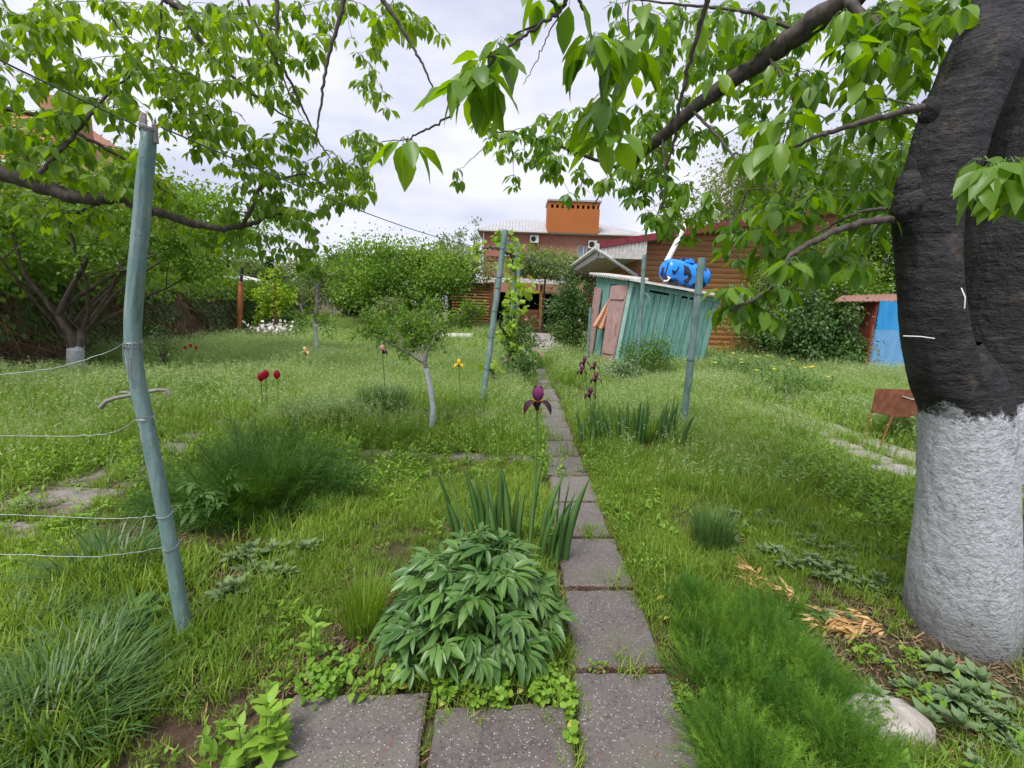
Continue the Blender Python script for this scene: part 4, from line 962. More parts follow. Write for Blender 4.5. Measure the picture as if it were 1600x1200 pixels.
# ================================================================== TREES
LO = leaf_lo(); LO2 = leaf_lo(.5, .1, .35); QL = quadleaf(.6)
def put_leaves(mb, pos, dirs, size, tint, tpl=QL, m=0, up=(0, 0, 1.)):
    n = len(pos); N = unit(np.array(up)+rdir(n)*.9); mb.inst(tpl, frames(dirs, N), pos, size, tint, m) if False else mb.inst([(V, F, m) for V, F, _ in tpl], frames(dirs, N), pos, size, tint)
def crown(mb, ctr, rad, ncl, nleaf, lsize, clr, down=.35, tpl=QL, shell=.5, m=0, flat=.75):
    ctr = np.array(ctr, float); rad = np.array(rad, float); d = rdir(ncl); r = rng.uniform(shell**3, 1, ncl)**(1/3)
    sd = rng.uniform(0, 99); r = r*np.array([1+.55*noise.noise(Vector(q*1.6)+Vector((sd, 0, 0))) for q in d])
    cc = ctr+d*rad*r[:, None]*rng.uniform(.85, 1.1, (ncl, 1)); ct = rng.uniform(.2, .8, ncl)
    k = rng.integers(0, ncl, nleaf); off = rng.normal(0, .5, (nleaf, 3))*clr*np.array([1, 1, flat]); pos = cc[k]+off*rng.uniform(.4, 1.3, (nleaf, 1))
    dirs = unit(off)*.7+rdir(nleaf)*.8+np.array([0, 0, -down])
    put_leaves(mb, pos, dirs, lsize*rng.uniform(.65, 1.25, nleaf), np.clip(ct[k]+rng.normal(0, .16, nleaf), 0, 1), tpl, m)
    return cc
def limb(mb, a, b_, r0_, r1_, bow=.15, k=7, m=0, sides=6):
    a, b_ = np.array(a, float), np.array(b_, float); L = np.linalg.norm(b_-a); s_ = np.linspace(0, 1, k)[:, None]
    off = rdir(1)[0]*L*bow; off[2] = abs(off[2])*.6
    pts = a*(1-s_)+b_*s_+off*np.sin(s_*math.pi)+rng.normal(0, L*.012, (k, 3))*np.sin(s_*math.pi)
    mb.tube(pts, np.linspace(r0_, r1_, k), sides, m); return pts
def tree(label, base, ctr, rad, nleaf, lsize, leafmat, barkm='bark', tr=.12, ncl=60, clr=.5, wash=0, name='tree', cat='tree', group=None, down=.35, nlimb=16, tpl=QL, shell=.45, forks=None, flat=.75):
    base = np.array(base, float); ctr = np.array(ctr, float); t = thing(name, label, cat, base, group)
    fo = MB(); cc = crown(fo, ctr, rad, ncl, nleaf, lsize, clr, down, tpl, shell, flat=flat)
    tm = MB(); h = ctr[2]-rad[2]*.75-base[2]; fk = base+np.array([(ctr[0]-base[0])*.25, (ctr[1]-base[1])*.25, max(.35, h)])
    forks = forks or [fk]
    foot = base-[0, 0, .15]
    if wash and name == 'orchard_tree': st = P(118, 546, base[1]); limb(tm, foot, st, tr*1.5, tr*1.35, .01, 8, sides=12); foot = st-[0, 0, .06]
    for q in forks: limb(tm, foot, q, tr, tr*.7, .05, 8, sides=10)
    for i, c in enumerate(cc[rng.permutation(ncl)[:nlimb]]):
        q = forks[i % len(forks)]; pts = limb(tm, q-[0, 0, .1*rng.uniform()], c, tr*rng.uniform(.3, .5), tr*.08, .12)
        for _ in range(2): j = rng.integers(3, 6); limb(tm, pts[j], cc[rng.integers(ncl)]*.45+pts[j]*.55, tr*.14, tr*.04, .1, 5, sides=4)
    if wash:
        V = np.concatenate(tm.V); z = V[:, 2]-base[2]
        for arr, mm in zip(tm.F[4]+tm.F[3], tm.M[4]+tm.M[3]): mm[:] = (z[arr].mean(1) < wash).astype(int)
    tm.build('trunk', [M[barkm], M['limewash']], t, smooth=True)
    fo.build('crown', M[leafmat], t)
    return t
def bt(label, px, D, top, half, bot, n, ls, mat, **kw):
    """a tree from its place in the view: centre column px, distance D, crown top, half width and crown bottom in image units"""
    x = P(px, 480, D)[0]; zt, zb = P(px, top, D)[2], P(px, bot, D)[2]; s_ = D/FPX
    zg = float(terr(x, D)); kw.setdefault('clr', half*s_*.32); kw.setdefault('tr', .05+.012*(zt-zb))
    return tree(label, (x, D, zg), (x, D, (zt+zb)/2), (half*s_, half*s_*.8, (zt-zb)/2), n, ls, mat, **kw)
GF = 'trees beyond the meadow'
bt('broad bright green tree at the far end of the meadow, left of the summerhouse', 625, 21, 382, 92, 492, 24000, .15, 'tree_a', ncl=110, group=GF)
bt('pale green tree hanging over the left end of the summerhouse roof', 705, 22.5, 385, 62, 452, 10000, .14, 'tree_c', ncl=60, group=GF, tr=.12)
bt('dense tree behind the young slender tree, lower than its neighbours', 548, 26, 396, 62, 500, 12000, .17, 'tree_b', ncl=70, group=GF)
bt('mid green tree farthest back in the gap of the meadow', 470, 33, 405, 55, 492, 9000, .21, 'tree_c', ncl=60, group=GF)
bt('rounded tree above the tin roofed outbuilding', 345, 32, 392, 62, 450, 9000, .21, 'tree_b', ncl=60, group=GF)
bt('dull green tree just right of the orange pole', 408, 29, 402, 40, 470, 6500, .19, 'tree_c', ncl=50, group=GF)
bt('leafy tree behind the ivy wall by its right end', 300, 19, 405, 70, 470, 6500, .12, 'tree_a', ncl=60, group=GF)
bt('tree crown behind the ivy wall under the thick bough', 200, 15, 352, 110, 455, 11000, .13, 'tree_a', ncl=90, group=GF)
bt('dark tree crown behind the wall at the left edge', 20, 12.5, 318, 150, 470, 15000, .13, 'tree_a', ncl=90, group=GF)
for px, D, top, half, lab in ((718, 30, 352, 9, 'thin pale poplar, left one of the pair beside the brick house'), (741, 31, 346, 8, 'thin pale poplar, right one of the pair beside the brick house'), (690, 29, 362, 8, 'thin twiggy tree rising left of the poplar pair')):
    bt(lab, px, D, top, half, 430, 420, .16, 'tree_c', ncl=26, clr=.30, tr=.07, nlimb=20, shell=.1, group='poplars', name='poplar', down=-.6)
# conifer
def conifer(px, D, top, bot, half, label):
    b_ = np.array([P(px, bot, D)[0], D, float(terr(0, D))]); zt = P(px, top, D)[2]; t = thing('conifer', label, 'conifer', b_); fo = MB(); tm = MB()
    tm.tube([b_-[0, 0, .1], (b_[0], D, zt)], [.13, .02], 8); H = zt-b_[2]
    for i in range(70):
        s_ = rng.uniform(.08, 1); a = rng.uniform(0, 6.28); L = half*D/FPX*(1.05-s_)*rng.uniform(.7, 1.15); o_ = np.array([b_[0], D, b_[2]+H*s_]); d = np.array([math.cos(a), math.sin(a), -.25])
        tm.tube([o_, o_+d*L], [.02, .005], 4); q = rng.uniform(.15, 1, 60)[:, None]; pos = o_+d*L*q+rng.normal(0, .06, (60, 3)); put_leaves(fo, pos, d+rdir(60)*.7, .14*rng.uniform(.6, 1.2, 60), rng.uniform(0, .6, 60))
    tm.build('trunk', M['bark'], t); fo.build('crown', M['tree_b'], t)
conifer(425, 27, 402, 500, 34, 'dark tiered conifer behind the ivy wall right of the orange pole')
# trees and shrubs on the right
GR = 'trees behind the log house'
bt('tall pale leaved tree rising behind the log house', 1205, 24, 236, 130, 470, 30000, .19, 'tree_c', ncl=120, group=GR, tr=.25)
bt('tall green tree right of the log house gable', 1370, 20, 215, 130, 500, 30000, .17, 'tree_a', ncl=120, group=GR, tr=.22)
bt('tree seen right of the big limewashed trunk', 1640, 13, 190, 160, 560, 9000, .10, 'tree_a', ncl=80, group=GR, tr=.2)
bt('leafy tree leaning over the right end of the log wall', 1265, 14.6, 372, 90, 520, 14000, .11, 'tree_a', ncl=80, group=GR, clr=.55)
bt('arching shrub with pale leaves in front of the right log wall', 1205, 14.2, 400, 40, 548, 2600, .075, 'tree_c', ncl=40, name='shrub', cat='shrub', clr=.4, tr=.06)
bt('big dark glossy shrub left of the small hut', 1290, 11.6, 478, 66, 590, 9000, .12, 'bush', ncl=70, name='shrub', cat='shrub', clr=.38, tr=.04, tpl=LO, shell=.3)
bt('dark shrub between the teal shed and the glossy shrub', 1205, 13.2, 478, 55, 556, 5000, .08, 'bush', ncl=50, name='shrub', cat='shrub', clr=.4, tr=.04, shell=.3)
bt('climbing rose with small leaves between the path end and the shed door', 893, 12.6, 430, 31, 545, 8000, .07, 'bush', ncl=60, name='climbing_rose', cat='rose', clr=.34, tr=.03, shell=.2, nlimb=22)
bt('vine covering the pergola roof left of the log house eave', 850, 22.0, 395, 62, 434, 8000, .13, 'tree_c', ncl=60, name='pergola_vine', cat='vine', clr=.6, tr=.06, shell=.2, flat=.4)
bt('green tree crown between the brick house windows and the pergola', 838, 32, 376, 26, 440, 1900, .14, 'tree_a', ncl=26, group=GF, tr=.1)
bt('green treetop in front of the brick wall left of the log house gutter', 885, 30, 396, 22, 440, 1500, .13, 'tree_a', ncl=22, group=GF, tr=.1)
bt('green hedge plants seen through the summerhouse opening', 868, 29.6, 452, 40, 505, 1800, .14, 'tree_b', ncl=30, name='shrub', cat='shrub', tr=.05)
bt('rose bush with dark leaves behind the vine posts', 815, 8.9, 480, 30, 578, 2600, .055, 'bush', ncl=42, name='rose_bush', cat='rose bush', clr=.22, tr=.018, shell=.2, tpl=LO)
bt('low rose bush with reddish young leaves near the path', 822, 8.0, 545, 22, 590, 900, .05, 'bush', ncl=20, name='rose_bush', cat='rose bush', clr=.16, tr=.012, shell=.2)
bt('grey leaved little tree behind the young apple tree', 610, 12.2, 462, 26, 520, 1500, .07, 'tree_c', ncl=24, name='young_tree', clr=.25, tr=.03)
bt('low pale shrub in the meadow right of the slender tree', 655, 11, 480, 40, 530, 1500, .07, 'tree_c', ncl=24, name='shrub', cat='shrub', clr=.25, tr=.03)
bt('light green peony like bush before the teal shed wall', 978, 8.6, 568, 36, 625, 2400, .08, 'lamb', ncl=34, name='shrub', cat='shrub', clr=.22, tr=.01, shell=.2, tpl=LO)
bt('wispy blue green fennel against the teal shed wall', 1022, 9.6, 528, 42, 600, 5200, .045, 'feather', ncl=60, name='fennel', cat='plant', clr=.28, tr=.012, shell=.2, nlimb=30)
bt('sparse young shrub right of the near teal post', 248, 7.3, 505, 24, 572, 420, .045, 'bush', ncl=26, name='shrub', cat='shrub', clr=.16, tr=.014, shell=.2, nlimb=24)
bt('leafy shrub under the orchard tree at the left edge', 40, 8.4, 470, 80, 560, 3200, .06, 'tree_b', ncl=50, name='shrub', cat='shrub', clr=.3, tr=.02)
# orchard tree with limewashed foot on the left
b_ = G(118, 585); s_ = b_[1]/FPX
fk = [P(105, 548, b_[1])+[0, 0, 0], P(135, 545, b_[1]+.1)]
tree('orchard tree with several stems and a short limewashed foot', b_, P(165, 345, b_[1]+.6), (2.9, 2.4, 1.0), 24000, .085, 'tree_a', tr=.085, ncl=130, clr=.42, wash=.50, name='orchard_tree', forks=[P(100, 520, b_[1]), P(128, 515, b_[1]+.1), P(88, 490, b_[1]-.1)], nlimb=15, shell=.3, flat=.6)
# slender young trees
def young(label, base, stem, limbs, r, n, ls, mat, wash, D, clr=.16, group='young trees in the meadow'):
    base = np.array(base); t = thing('young_tree', label, 'young tree', base, group); tm = MB(); fo = MB()
    S = np.array([P(x, y, D) for x, y in stem]); S = np.vstack([base-[0, 0, .1], S]); k = 12; ti = np.linspace(0, len(S)-1, k)
    Q = np.stack([np.interp(ti, range(len(S)), S[:, c]) for c in range(3)], 1); tm.tube(Q, np.linspace(r, r*.7, k), 10, jitter=.08)
    ends = []
    for L in limbs:
        Q = np.array([P(x, y, D+d) for x, y, d in L]); kk = 3*len(L); ti = np.linspace(0, len(L)-1, kk); Q = np.stack([np.interp(ti, range(len(L)), Q[:, c]) for c in range(3)], 1)
        Q[1:-1] += rng.normal(0, r*.2, (kk-2, 3)); tm.tube(Q, np.linspace(r*.6, r*.12, kk), 7); ends += [q for q in Q[kk//3:]]
    ends = np.array(ends); kk = rng.integers(0, len(ends), n//40)
    for e in ends[kk]:
        d = unit(rdir(1)[0]+[0, 0, .2]); q = e+d*clr*rng.uniform(.5, 1.6); tm.tube([e, (e+q)/2+rng.normal(0, .01, 3), q], [r*.12, r*.08, r*.04], 4)
        m_ = 40; s2 = rng.uniform(.2, 1.1, m_)[:, None]; pos = e+(q-e)*s2+rng.normal(0, clr*.25, (m_, 3)); put_leaves(fo, pos, d*.5+rdir(m_)+[0, 0, .1], ls*rng.uniform(.6, 1.2, m_), rng.uniform(.1, .9, m_), LO)
    V = np.concatenate(tm.V); z = V[:, 2]-base[2]
    for arr, mm in zip(tm.F[4]+tm.F[3], tm.M[4]+tm.M[3]): mm[:] = (z[arr].mean(1) < wash).astype(int)
    tm.build('trunk', [M['young_bark'], M['limewash']], t, smooth=True); fo.build('crown', M[mat], t)
b_ = G(673, 674)
young('young apple tree with a thin limewashed leaning stem and spreading crown', b_, [(677, 640), (671, 600), (664, 566)], [[(664, 566, 0), (640, 553, 0), (610, 538, -.1), (588, 522, -.1), (570, 508, -.1)], [(664, 566, 0), (648, 540, .1), (645, 515, .2), (630, 498, .2)], [(664, 566, 0), (672, 540, 0), (684, 518, 0), (712, 502, -.1), (745, 492, -.1)], [(664, 566, 0), (664, 530, .2), (662, 500, .3), (668, 482, .3)], [(640, 553, 0), (618, 520, .25), (598, 505, .3)]], .034, 3600, .047, 'tree_a', .72, b_[1], .13)
b_ = G(497, 560)
young('slender young tree with whitened stem in the middle of the left meadow', b_, [(494, 530), (492, 500), (496, 470), (495, 446)], [[(495, 446, 0), (480, 436, 0), (470, 430, 0)], [(495, 446, 0), (505, 432, .1), (530, 424, .1), (546, 422, .1)], [(496, 470, 0), (500, 440, .1), (496, 420, .1)], [(493, 505, 0), (480, 498, 0), (474, 496, 0)], [(493, 512, 0), (505, 505, 0), (508, 500, 0)]], .05, 1700, .085, 'tree_a', .85, b_[1], .26)
b_ = G(424, 523)
young('yellow green young tree in front of the ivy wall end', b_, [(428, 500), (426, 480)], [[(426, 480, 0), (412, 462, 0), (408, 450, 0)], [(426, 480, 0), (428, 455, .1), (420, 440, .1)], [(426, 480, 0), (440, 472, 0), (452, 482, 0)], [(426, 490, 0), (410, 480, 0)]], .05, 1500, .15, 'vine', 0, b_[1], .40)
for i, (px, py, D, lab) in enumerate(((516, 506, 25, 'far small tree with a white painted trunk, left of two'), (537, 503, 26, 'far small tree with a white painted trunk, right of two'), (473, 511, 20, 'small tree with white painted trunk left of the slender tree'), (566, 506, 22, 'small tree with leaning white trunk at the far meadow edge'))):
    b_ = P(px, py, D); b_[2] = float(terr(b_[0], D))
    young(lab, b_, [(px+(3 if i != 3 else 12), py-14), (px-3, py-32)], [[(px-3, py-32, 0), (px-18, py-52, 0)], [(px-3, py-32, 0), (px+14, py-52, .1)], [(px-3, py-32, 0), (px-2, py-60, .1)]], .06, 1100, .10, 'tree_c', 1.1, D, .5)
# gnarled vine on the posts
def vine():
    b0 = G(790, 606); t = thing('grape_vine', 'grape vine with gnarled dark stem and yellow green leaves on the posts', 'vine', b0); D = b0[1]
    tm = MB(); fo = MB()
    L = [[(786, 606, 0), (772, 590, -.1), (765, 572, 0), (772, 562, .2)], [(792, 606, 0), (798, 570, .8), (803, 530, 1.2), (798, 505, 1.2), (812, 470, 1.6), (806, 440, 1.8), (800, 395, 2)], [(803, 530, 1.2), (786, 520, .9), (780, 500, .6)], [(803, 400, 2), (780, 388, 1.5), (757, 387, 1.2), (745, 398, 1)]]
    pts = []
    for l in L:
        Q = np.array([P(x, y, D+d) for x, y, d in l]); kk = 5*len(l); ti = np.linspace(0, len(l)-1, kk); Q = np.stack([np.interp(ti, range(len(l)), Q[:, c]) for c in range(3)], 1); Q[1:-1] += rng.normal(0, .02, (kk-2, 3)); tm.tube(Q, np.linspace(.036, .016, kk), 8, jitter=.2); pts += list(Q[4:])
    tm.build('stem', M['bark'], t, smooth=True)
    tpl = [(np.array([(0, 0, 0), (-.35, .1, .05), (-.5, .45, -.03), (-.2, .6, .04), (0, 1, -.1), (.2, .6, .04), (.5, .45, -.03), (.35, .1, .05), (0, .35, .02)]), np.array([(0, 8, 1), (1, 8, 2), (2, 8, 3), (3, 8, 4), (4, 8, 5), (5, 8, 6), (6, 8, 7), (7, 8, 0)]), 0)]
    for (px, py, d, rx, n) in ((800, 388, 1.9, 16, 60), (816, 455, 1.6, 15, 80), (802, 480, 1.3, 14, 50), (795, 520, 1., 12, 50), (806, 545, 1., 12, 45), (782, 372, 1.9, 10, 30), (800, 420, 1.8, 14, 40), (770, 575, 0, 10, 20), (778, 600, 0, 12, 20), (742, 392, 1, 14, 26)):
        s2 = (D+d)/FPX*rx; c = P(px, py, D+d); pos = c+rng.normal(0, .6, (n, 3))*s2; put_leaves(fo, pos, rdir(n)+[0, -.3, -.3], .13*rng.uniform(.5, 1.2, n), rng.uniform(0, 1, n), tpl, up=(0, -1., .6))
        for _ in range(3): p = np.array(pts[rng.integers(len(pts))]); q = pts[int(np.argmin([np.linalg.norm(np.array(w_)-c) for w_ in pts]))]; limb(fo if False else tm, q, c+rng.normal(0, .5, 3)*s2, .008, .003, .1, 5)
    fo.build('foliage', M['vine'], t)
vine()

# ================================================================== IVY WALL
def ivy_wall():
    W = np.array([(-7.9, 4.5), (-8.0, 6.2), (-8.5, 9), (-9.1, 12), (-9.7, 16), (-9.6, 19.5)]); t = thing('garden_wall', 'old earthen garden wall overgrown with ivy along the left side', 'wall', (*W[2], 0))
    k = 120; ti = np.linspace(0, len(W)-1, k); Q = np.stack([np.interp(ti, range(len(W)), W[:, c]) for c in range(2)], 1)
    g = MB(); V = []; nz_ = 14
    for i in range(k):
        d = Q[min(i+1, k-1)]-Q[max(i-1, 0)]; n = unit(np.array([d[1], -d[0]])); H = 1.55+.08*noise.noise(Vector((i*.15, 0, 0)))
        prof = [(.0, -.2), *[(.0, h*H) for h in np.linspace(0, 1, nz_)], (-.35, H+.02), (-.38, -.2)]
        for a, h in prof: q = Q[i]+n*(a+(.09*noise.noise(Vector((i*.35, h*4, 3)))+.05*noise.noise(Vector((i*.9, h*9, 8))) if a == 0 else 0)); V.append((q[0], q[1], h+float(terr(*q))))
    m_ = nz_+3; i = (np.arange(k-1)[:, None]*m_+np.arange(m_-1)[None]).ravel(); g.add(np.array(V), np.stack([i, i+m_, i+m_+1, i+1], 1)); g.build('wall_core', plain('earth_wall', (.13, .085, .06), (.27, .19, .14), .95, 3, bmp=.8, bdist=.03), t, smooth=True)
    fo, ft, dv = MB(), MB(), MB()
    heart = [(np.array([(0, 0, 0), (-.45, .12, .06), (-.38, .55, .02), (0, 1, -.12), (.38, .55, .02), (.45, .12, .06)]), np.array([(0, 1, 2, 3), (0, 3, 4, 5)]), 0)]
    def front(s_): x = np.interp(s_*(k-1), range(k), Q[:, 0]); y = np.interp(s_*(k-1), range(k), Q[:, 1]); return x, y
    nrm = np.array([.97, -.15, 0.])
    for n, z0, z1, mat, ls, cov in ((17000, 0.0, 1.55, fo, .085, 1), (9000, 1.25, 1.95, ft, .095, 0)):
        s_ = rng.uniform(0, 1, n)**.8; x, y = front(s_); z = rng.uniform(z0, z1, n)
        keep = np.array([noise.noise(Vector((a*.9, b2*.9+c*1.3, c*1.1))) > (-.28 if cov else -.45)+(.18 if (cov and b2 < 10) else 0)*(c < 1.3) for a, b2, c in zip(x, y, z)])
        x, y, z = x[keep], y[keep], z[keep]; m2 = len(x)
        pos = np.stack([x, y, z+terr(x, y)], 1)+nrm*(.04+.10*rng.uniform(0, 1, (m2, 1)))
        if not cov: pos += np.stack([rng.normal(-.05, .16, m2), rng.normal(0, .1, m2), np.zeros(m2)], 1)
        d = np.array([.25, 0, -1])+rdir(m2)*.55; mat.inst(heart, frames(d, nrm+rdir(m2)*.45+[0, 0, .3]), pos, ls*rng.uniform(.5, 1.2, m2), rng.uniform(0, 1, m2))
    for i in range(2400):
        s_ = rng.uniform(0, .8)**1.0; x, y = front(s_); z = rng.uniform(.05, 1.6); p = np.array([float(x), float(y), z])+nrm*.09; L = rng.uniform(.25, .8); a = rng.uniform(-1.2, 1.2)
        d = np.array([.1*math.sin(a), math.sin(a), -abs(math.cos(a))*.7]); q = p+d*L*.5+nrm*rng.uniform(0, .12); r_ = p+d*L+nrm*.02; dv.tube([p, q, r_], [.007, .009, .004], 3, tint=rng.uniform(0, 1))
    stuff(dv.build('dead_vines', M['deadvine'], t)); stuff(fo.build('ivy', M['ivy'], t)); stuff(ft.build('young_ivy', M['ivy_top'], t))
ivy_wall()

# ================================================================== THE OLD CHERRY ON THE RIGHT
def loft(rows, sides, rings, seed, amp, jag, k_=.69):
    """rows: px, py, half width px, distance"""
    C_, Rr = [], []
    for x, y, h, D in rows: p = P(x, y, D); C_.append(p); Rr.append(k_*h/FPX*proj(p)[2])
    C_ = np.array(C_); k = rings; ti = np.linspace(0, len(rows)-1, k); Q = np.stack([np.interp(ti, range(len(rows)), C_[:, c]) for c in range(3)], 1); R3 = np.interp(ti, range(len(rows)), Rr)
    for _ in range(10): Q[1:-1] = (Q[:-2]+Q[2:]+2*Q[1:-1])/4; R3[1:-1] = (R3[:-2]+R3[2:]+2*R3[1:-1])/4
    tan = unit(np.gradient(Q, axis=0)); n0 = np.array([1., 0, 0]); V = []; an = np.arange(sides)*2*math.pi/sides
    for i in range(k):
        n0 = unit(n0-tan[i]*np.dot(n0, tan[i])); b2 = np.cross(tan[i], n0); z = Q[i][2]
        f = np.array([noise.noise(Vector((1.6*math.cos(a)+seed, 1.6*math.sin(a), z*2.2)))*amp + noise.noise(Vector((6*math.cos(a), 6*math.sin(a)+seed, z*14)))*jag + noise.noise(Vector((16*math.cos(a), 16*math.sin(a)+seed, z*70)))*jag*.35 for a in an])
        rr = R3[i]*(1+f); V.append(Q[i]+(np.cos(an)*rr)[:, None]*n0+(np.sin(an)*rr)[:, None]*b2)
    V = np.concatenate(V); i = np.arange(k-1)[:, None]*sides; j = np.arange(sides)[None]; j2 = (j+1) % sides
    return V, np.stack([i+j, i+j2, i+sides+j2, i+sides+j], -1).reshape(-1, 4), Q, R3
def smoothline(rows, kk=None, wob=0.0):
    """rows: px, py, D"""
    Q = np.array([P(x, y, D) for x, y, D in rows]); kk = kk or 6*len(rows); ti = np.linspace(0, len(rows)-1, kk); Q = np.stack([np.interp(ti, range(len(rows)), Q[:, c]) for c in range(3)], 1)
    for _ in range(2): Q[1:-1] = (Q[:-2]+Q[2:]+2*Q[1:-1])/4
    if wob: Q[1:-1] += rng.normal(0, wob, (kk-2, 3))
    return Q
def pip(poly, x, y):
    r = np.zeros(len(x), bool); n = len(poly)
    for i in range(n):
        (x0, y0), (x1, y1) = poly[i], poly[(i+1) % n]; c = ((y0 > y) != (y1 > y)); xi = x0+(y-y0)*(x1-x0)/((y1-y0) or 1e-9); r ^= c & (x < xi)
    return r
def boughs(t, mains, regions, whorls, leafmat, nobj, lsize, barkm, skip=None, groups=()):
    """main boughs, twigs grown towards leaf whorls, and the leaves; the leaves that show largest are pieces of their own"""
    nodes = []; tw = MB()
    for rows, r0_, r1_ in mains:
        Q = smoothline(rows, wob=.0022 if r0_ < .02 else .005); g = MB(); rr = np.linspace(r0_, r1_, len(Q)); g.tube(Q, rr*(1+.08*rng.normal(0, 1, len(Q))*.5), 12 if r0_ > .012 else 6, jitter=.022)
        g.build('branch' if r0_ > .012 else 'twig', M[barkm], t, smooth=True)
        ds = int(max(1, np.linalg.norm(Q[-1]-Q[0])/len(Q)/.06))
        for a, b2, ra, rb in zip(Q[:-1], Q[1:], rr[:-1], rr[1:]):
            for s_ in (0, .5): nodes.append((*(a+(b2-a)*s_), min(ra, .006)))
        nodes.append((*Q[-1], min(rr[-1], .004)))
    nodes = [np.array(q) for q in nodes]
    cl = []
    for poly, d0, d1, n, sz in regions:
        poly = np.array(poly, float); lo, hi = poly.min(0), poly.max(0); m_ = 0
        for _ in range(6000):
            x, y = rng.uniform(lo[0], hi[0]), rng.uniform(lo[1], hi[1])
            if pip(poly, np.array([x]), np.array([y]))[0]: cl.append((P(x, y, rng.uniform(d0, d1)), sz, None)); m_ += 1
            if m_ >= n: break
    for x, y, D, n, s_ in whorls: cl.append((P(x, y, D), s_, n))
    A_ = np.array([q[:3] for q in nodes]); rad = [q[3] for q in nodes]
    dist = [np.min(np.linalg.norm(A_-c[0], axis=1)) for c in cl]
    L, D_, N_, S_, T_, = [], [], [], [], []
    for i in np.argsort(dist):
        c, sz, n = cl[i]; dd = np.linalg.norm(A_-c, axis=1)+.25*np.maximum(0, c[2]-A_[:, 2]); j = int(np.argmin(dd)); a = A_[j]; ll = np.linalg.norm(c-a)
        mid = (a+c)/2+rng.normal(0, .06, 3)*ll+np.array([0, 0, .10*ll]); k = max(3, int(ll/.07)+2); s_ = np.linspace(0, 1, k)[:, None]
        Q = a*(1-s_)**2+2*mid*s_*(1-s_)+c*s_**2; Q[1:-1] += rng.normal(0, .0018, (k-2, 3)); r_ = max(.0016, min(rad[j]*.8, .0045)); tw.tube(Q, np.linspace(r_, .0014, k), 4)
        A_ = np.vstack([A_, Q[1:]]); rad += list(np.linspace(r_, .0022, k-1))
        # leaves hang in a whorl from the tip and singly along the twig
        for q, m_ in [(c, n or int(rng.integers(5, 9)))]+[(Q[u], 2) for u in range(1, k-1, 2) if ll > .12]:
            az = rng.uniform(0, 6.28)+np.arange(m_)*6.28/m_+rng.normal(0, .4, m_); el = rng.uniform(-1.35, -.35, m_); d = np.stack([np.cos(az)*np.cos(el), np.sin(az)*np.cos(el), np.sin(el)], 1)
            out_ = np.stack([np.cos(az), np.sin(az), np.full(m_, -.2)], 1); pet = sz*.32; st = q+out_*pet*rng.uniform(.5, 1.1, (m_, 1))
            for e in st: tw.tube([q, (q+e)/2+[0, 0, .012*sz/.1], e], [.0011, .0009, .0008], 3, m=1, cap=False)
            L.append(st); D_.append(d); N_.append(np.stack([np.cos(az), np.sin(az), np.full(m_, .7)], 1)+rdir(m_)*.5); S_.append(sz*rng.uniform(.6, 1.15, m_)); T_.append(np.clip(rng.uniform(.1, .9)+rng.normal(0, .18, m_), 0, 1))
    L, D_, N_, S_, T_ = map(np.concatenate, (L, D_, N_, S_, T_)); Rm = frames(D_, N_)
    x, y, zc = proj(L); size = np.where((x > -20) & (x < 1620) & (y > -60) & (y < 1200) & (zc > .1), S_/zc, 0); order = np.argsort(-size); big = order[:nobj]; rest = order[nobj:]
    ms = [mesh_of(_one(LEAF[i], tn), 'leaf', M[leafmat], smooth=True) for i in range(4) for tn in (.15, .4, .65, .9)]
    for i in big:
        v = int(rng.integers(4)); tn = int(np.clip(T_[i]*4, 0, 3)); o = bpy.data.objects.new('leaf', ms[v*4+tn]); COL.objects.link(o); o.parent = t
        mm = Matrix([[*(Rm[i][r]*S_[i]), L[i][r]-t.location[r]] for r in range(3)]+[[0, 0, 0, 1]]); o.matrix_local = mm
    fo = MB()
    for v in range(4): sel = rest[v::4]; fo.inst(LEAF[v], Rm[sel], L[sel], S_[sel], T_[sel])
    stuff(fo.build('foliage', M[leafmat], t, smooth=True)); tw.build('twigs', [M[barkm], M['stem']], t); print('leaves', len(L), 'largest px', size[order[0]]*FPX, size[order[min(nobj, len(order)-1)]]*FPX)
def _one(tpl, tn):
    g = MB(); g.inst(tpl, np.eye(3)[None], np.zeros((1, 3)), 1.0, tn); return g
CT = thing('cherry_tree', 'huge old cherry tree with dark forked trunk and limewashed foot on the right', 'tree', P(1500, 1030, 1.8)*[1, 1, 0])
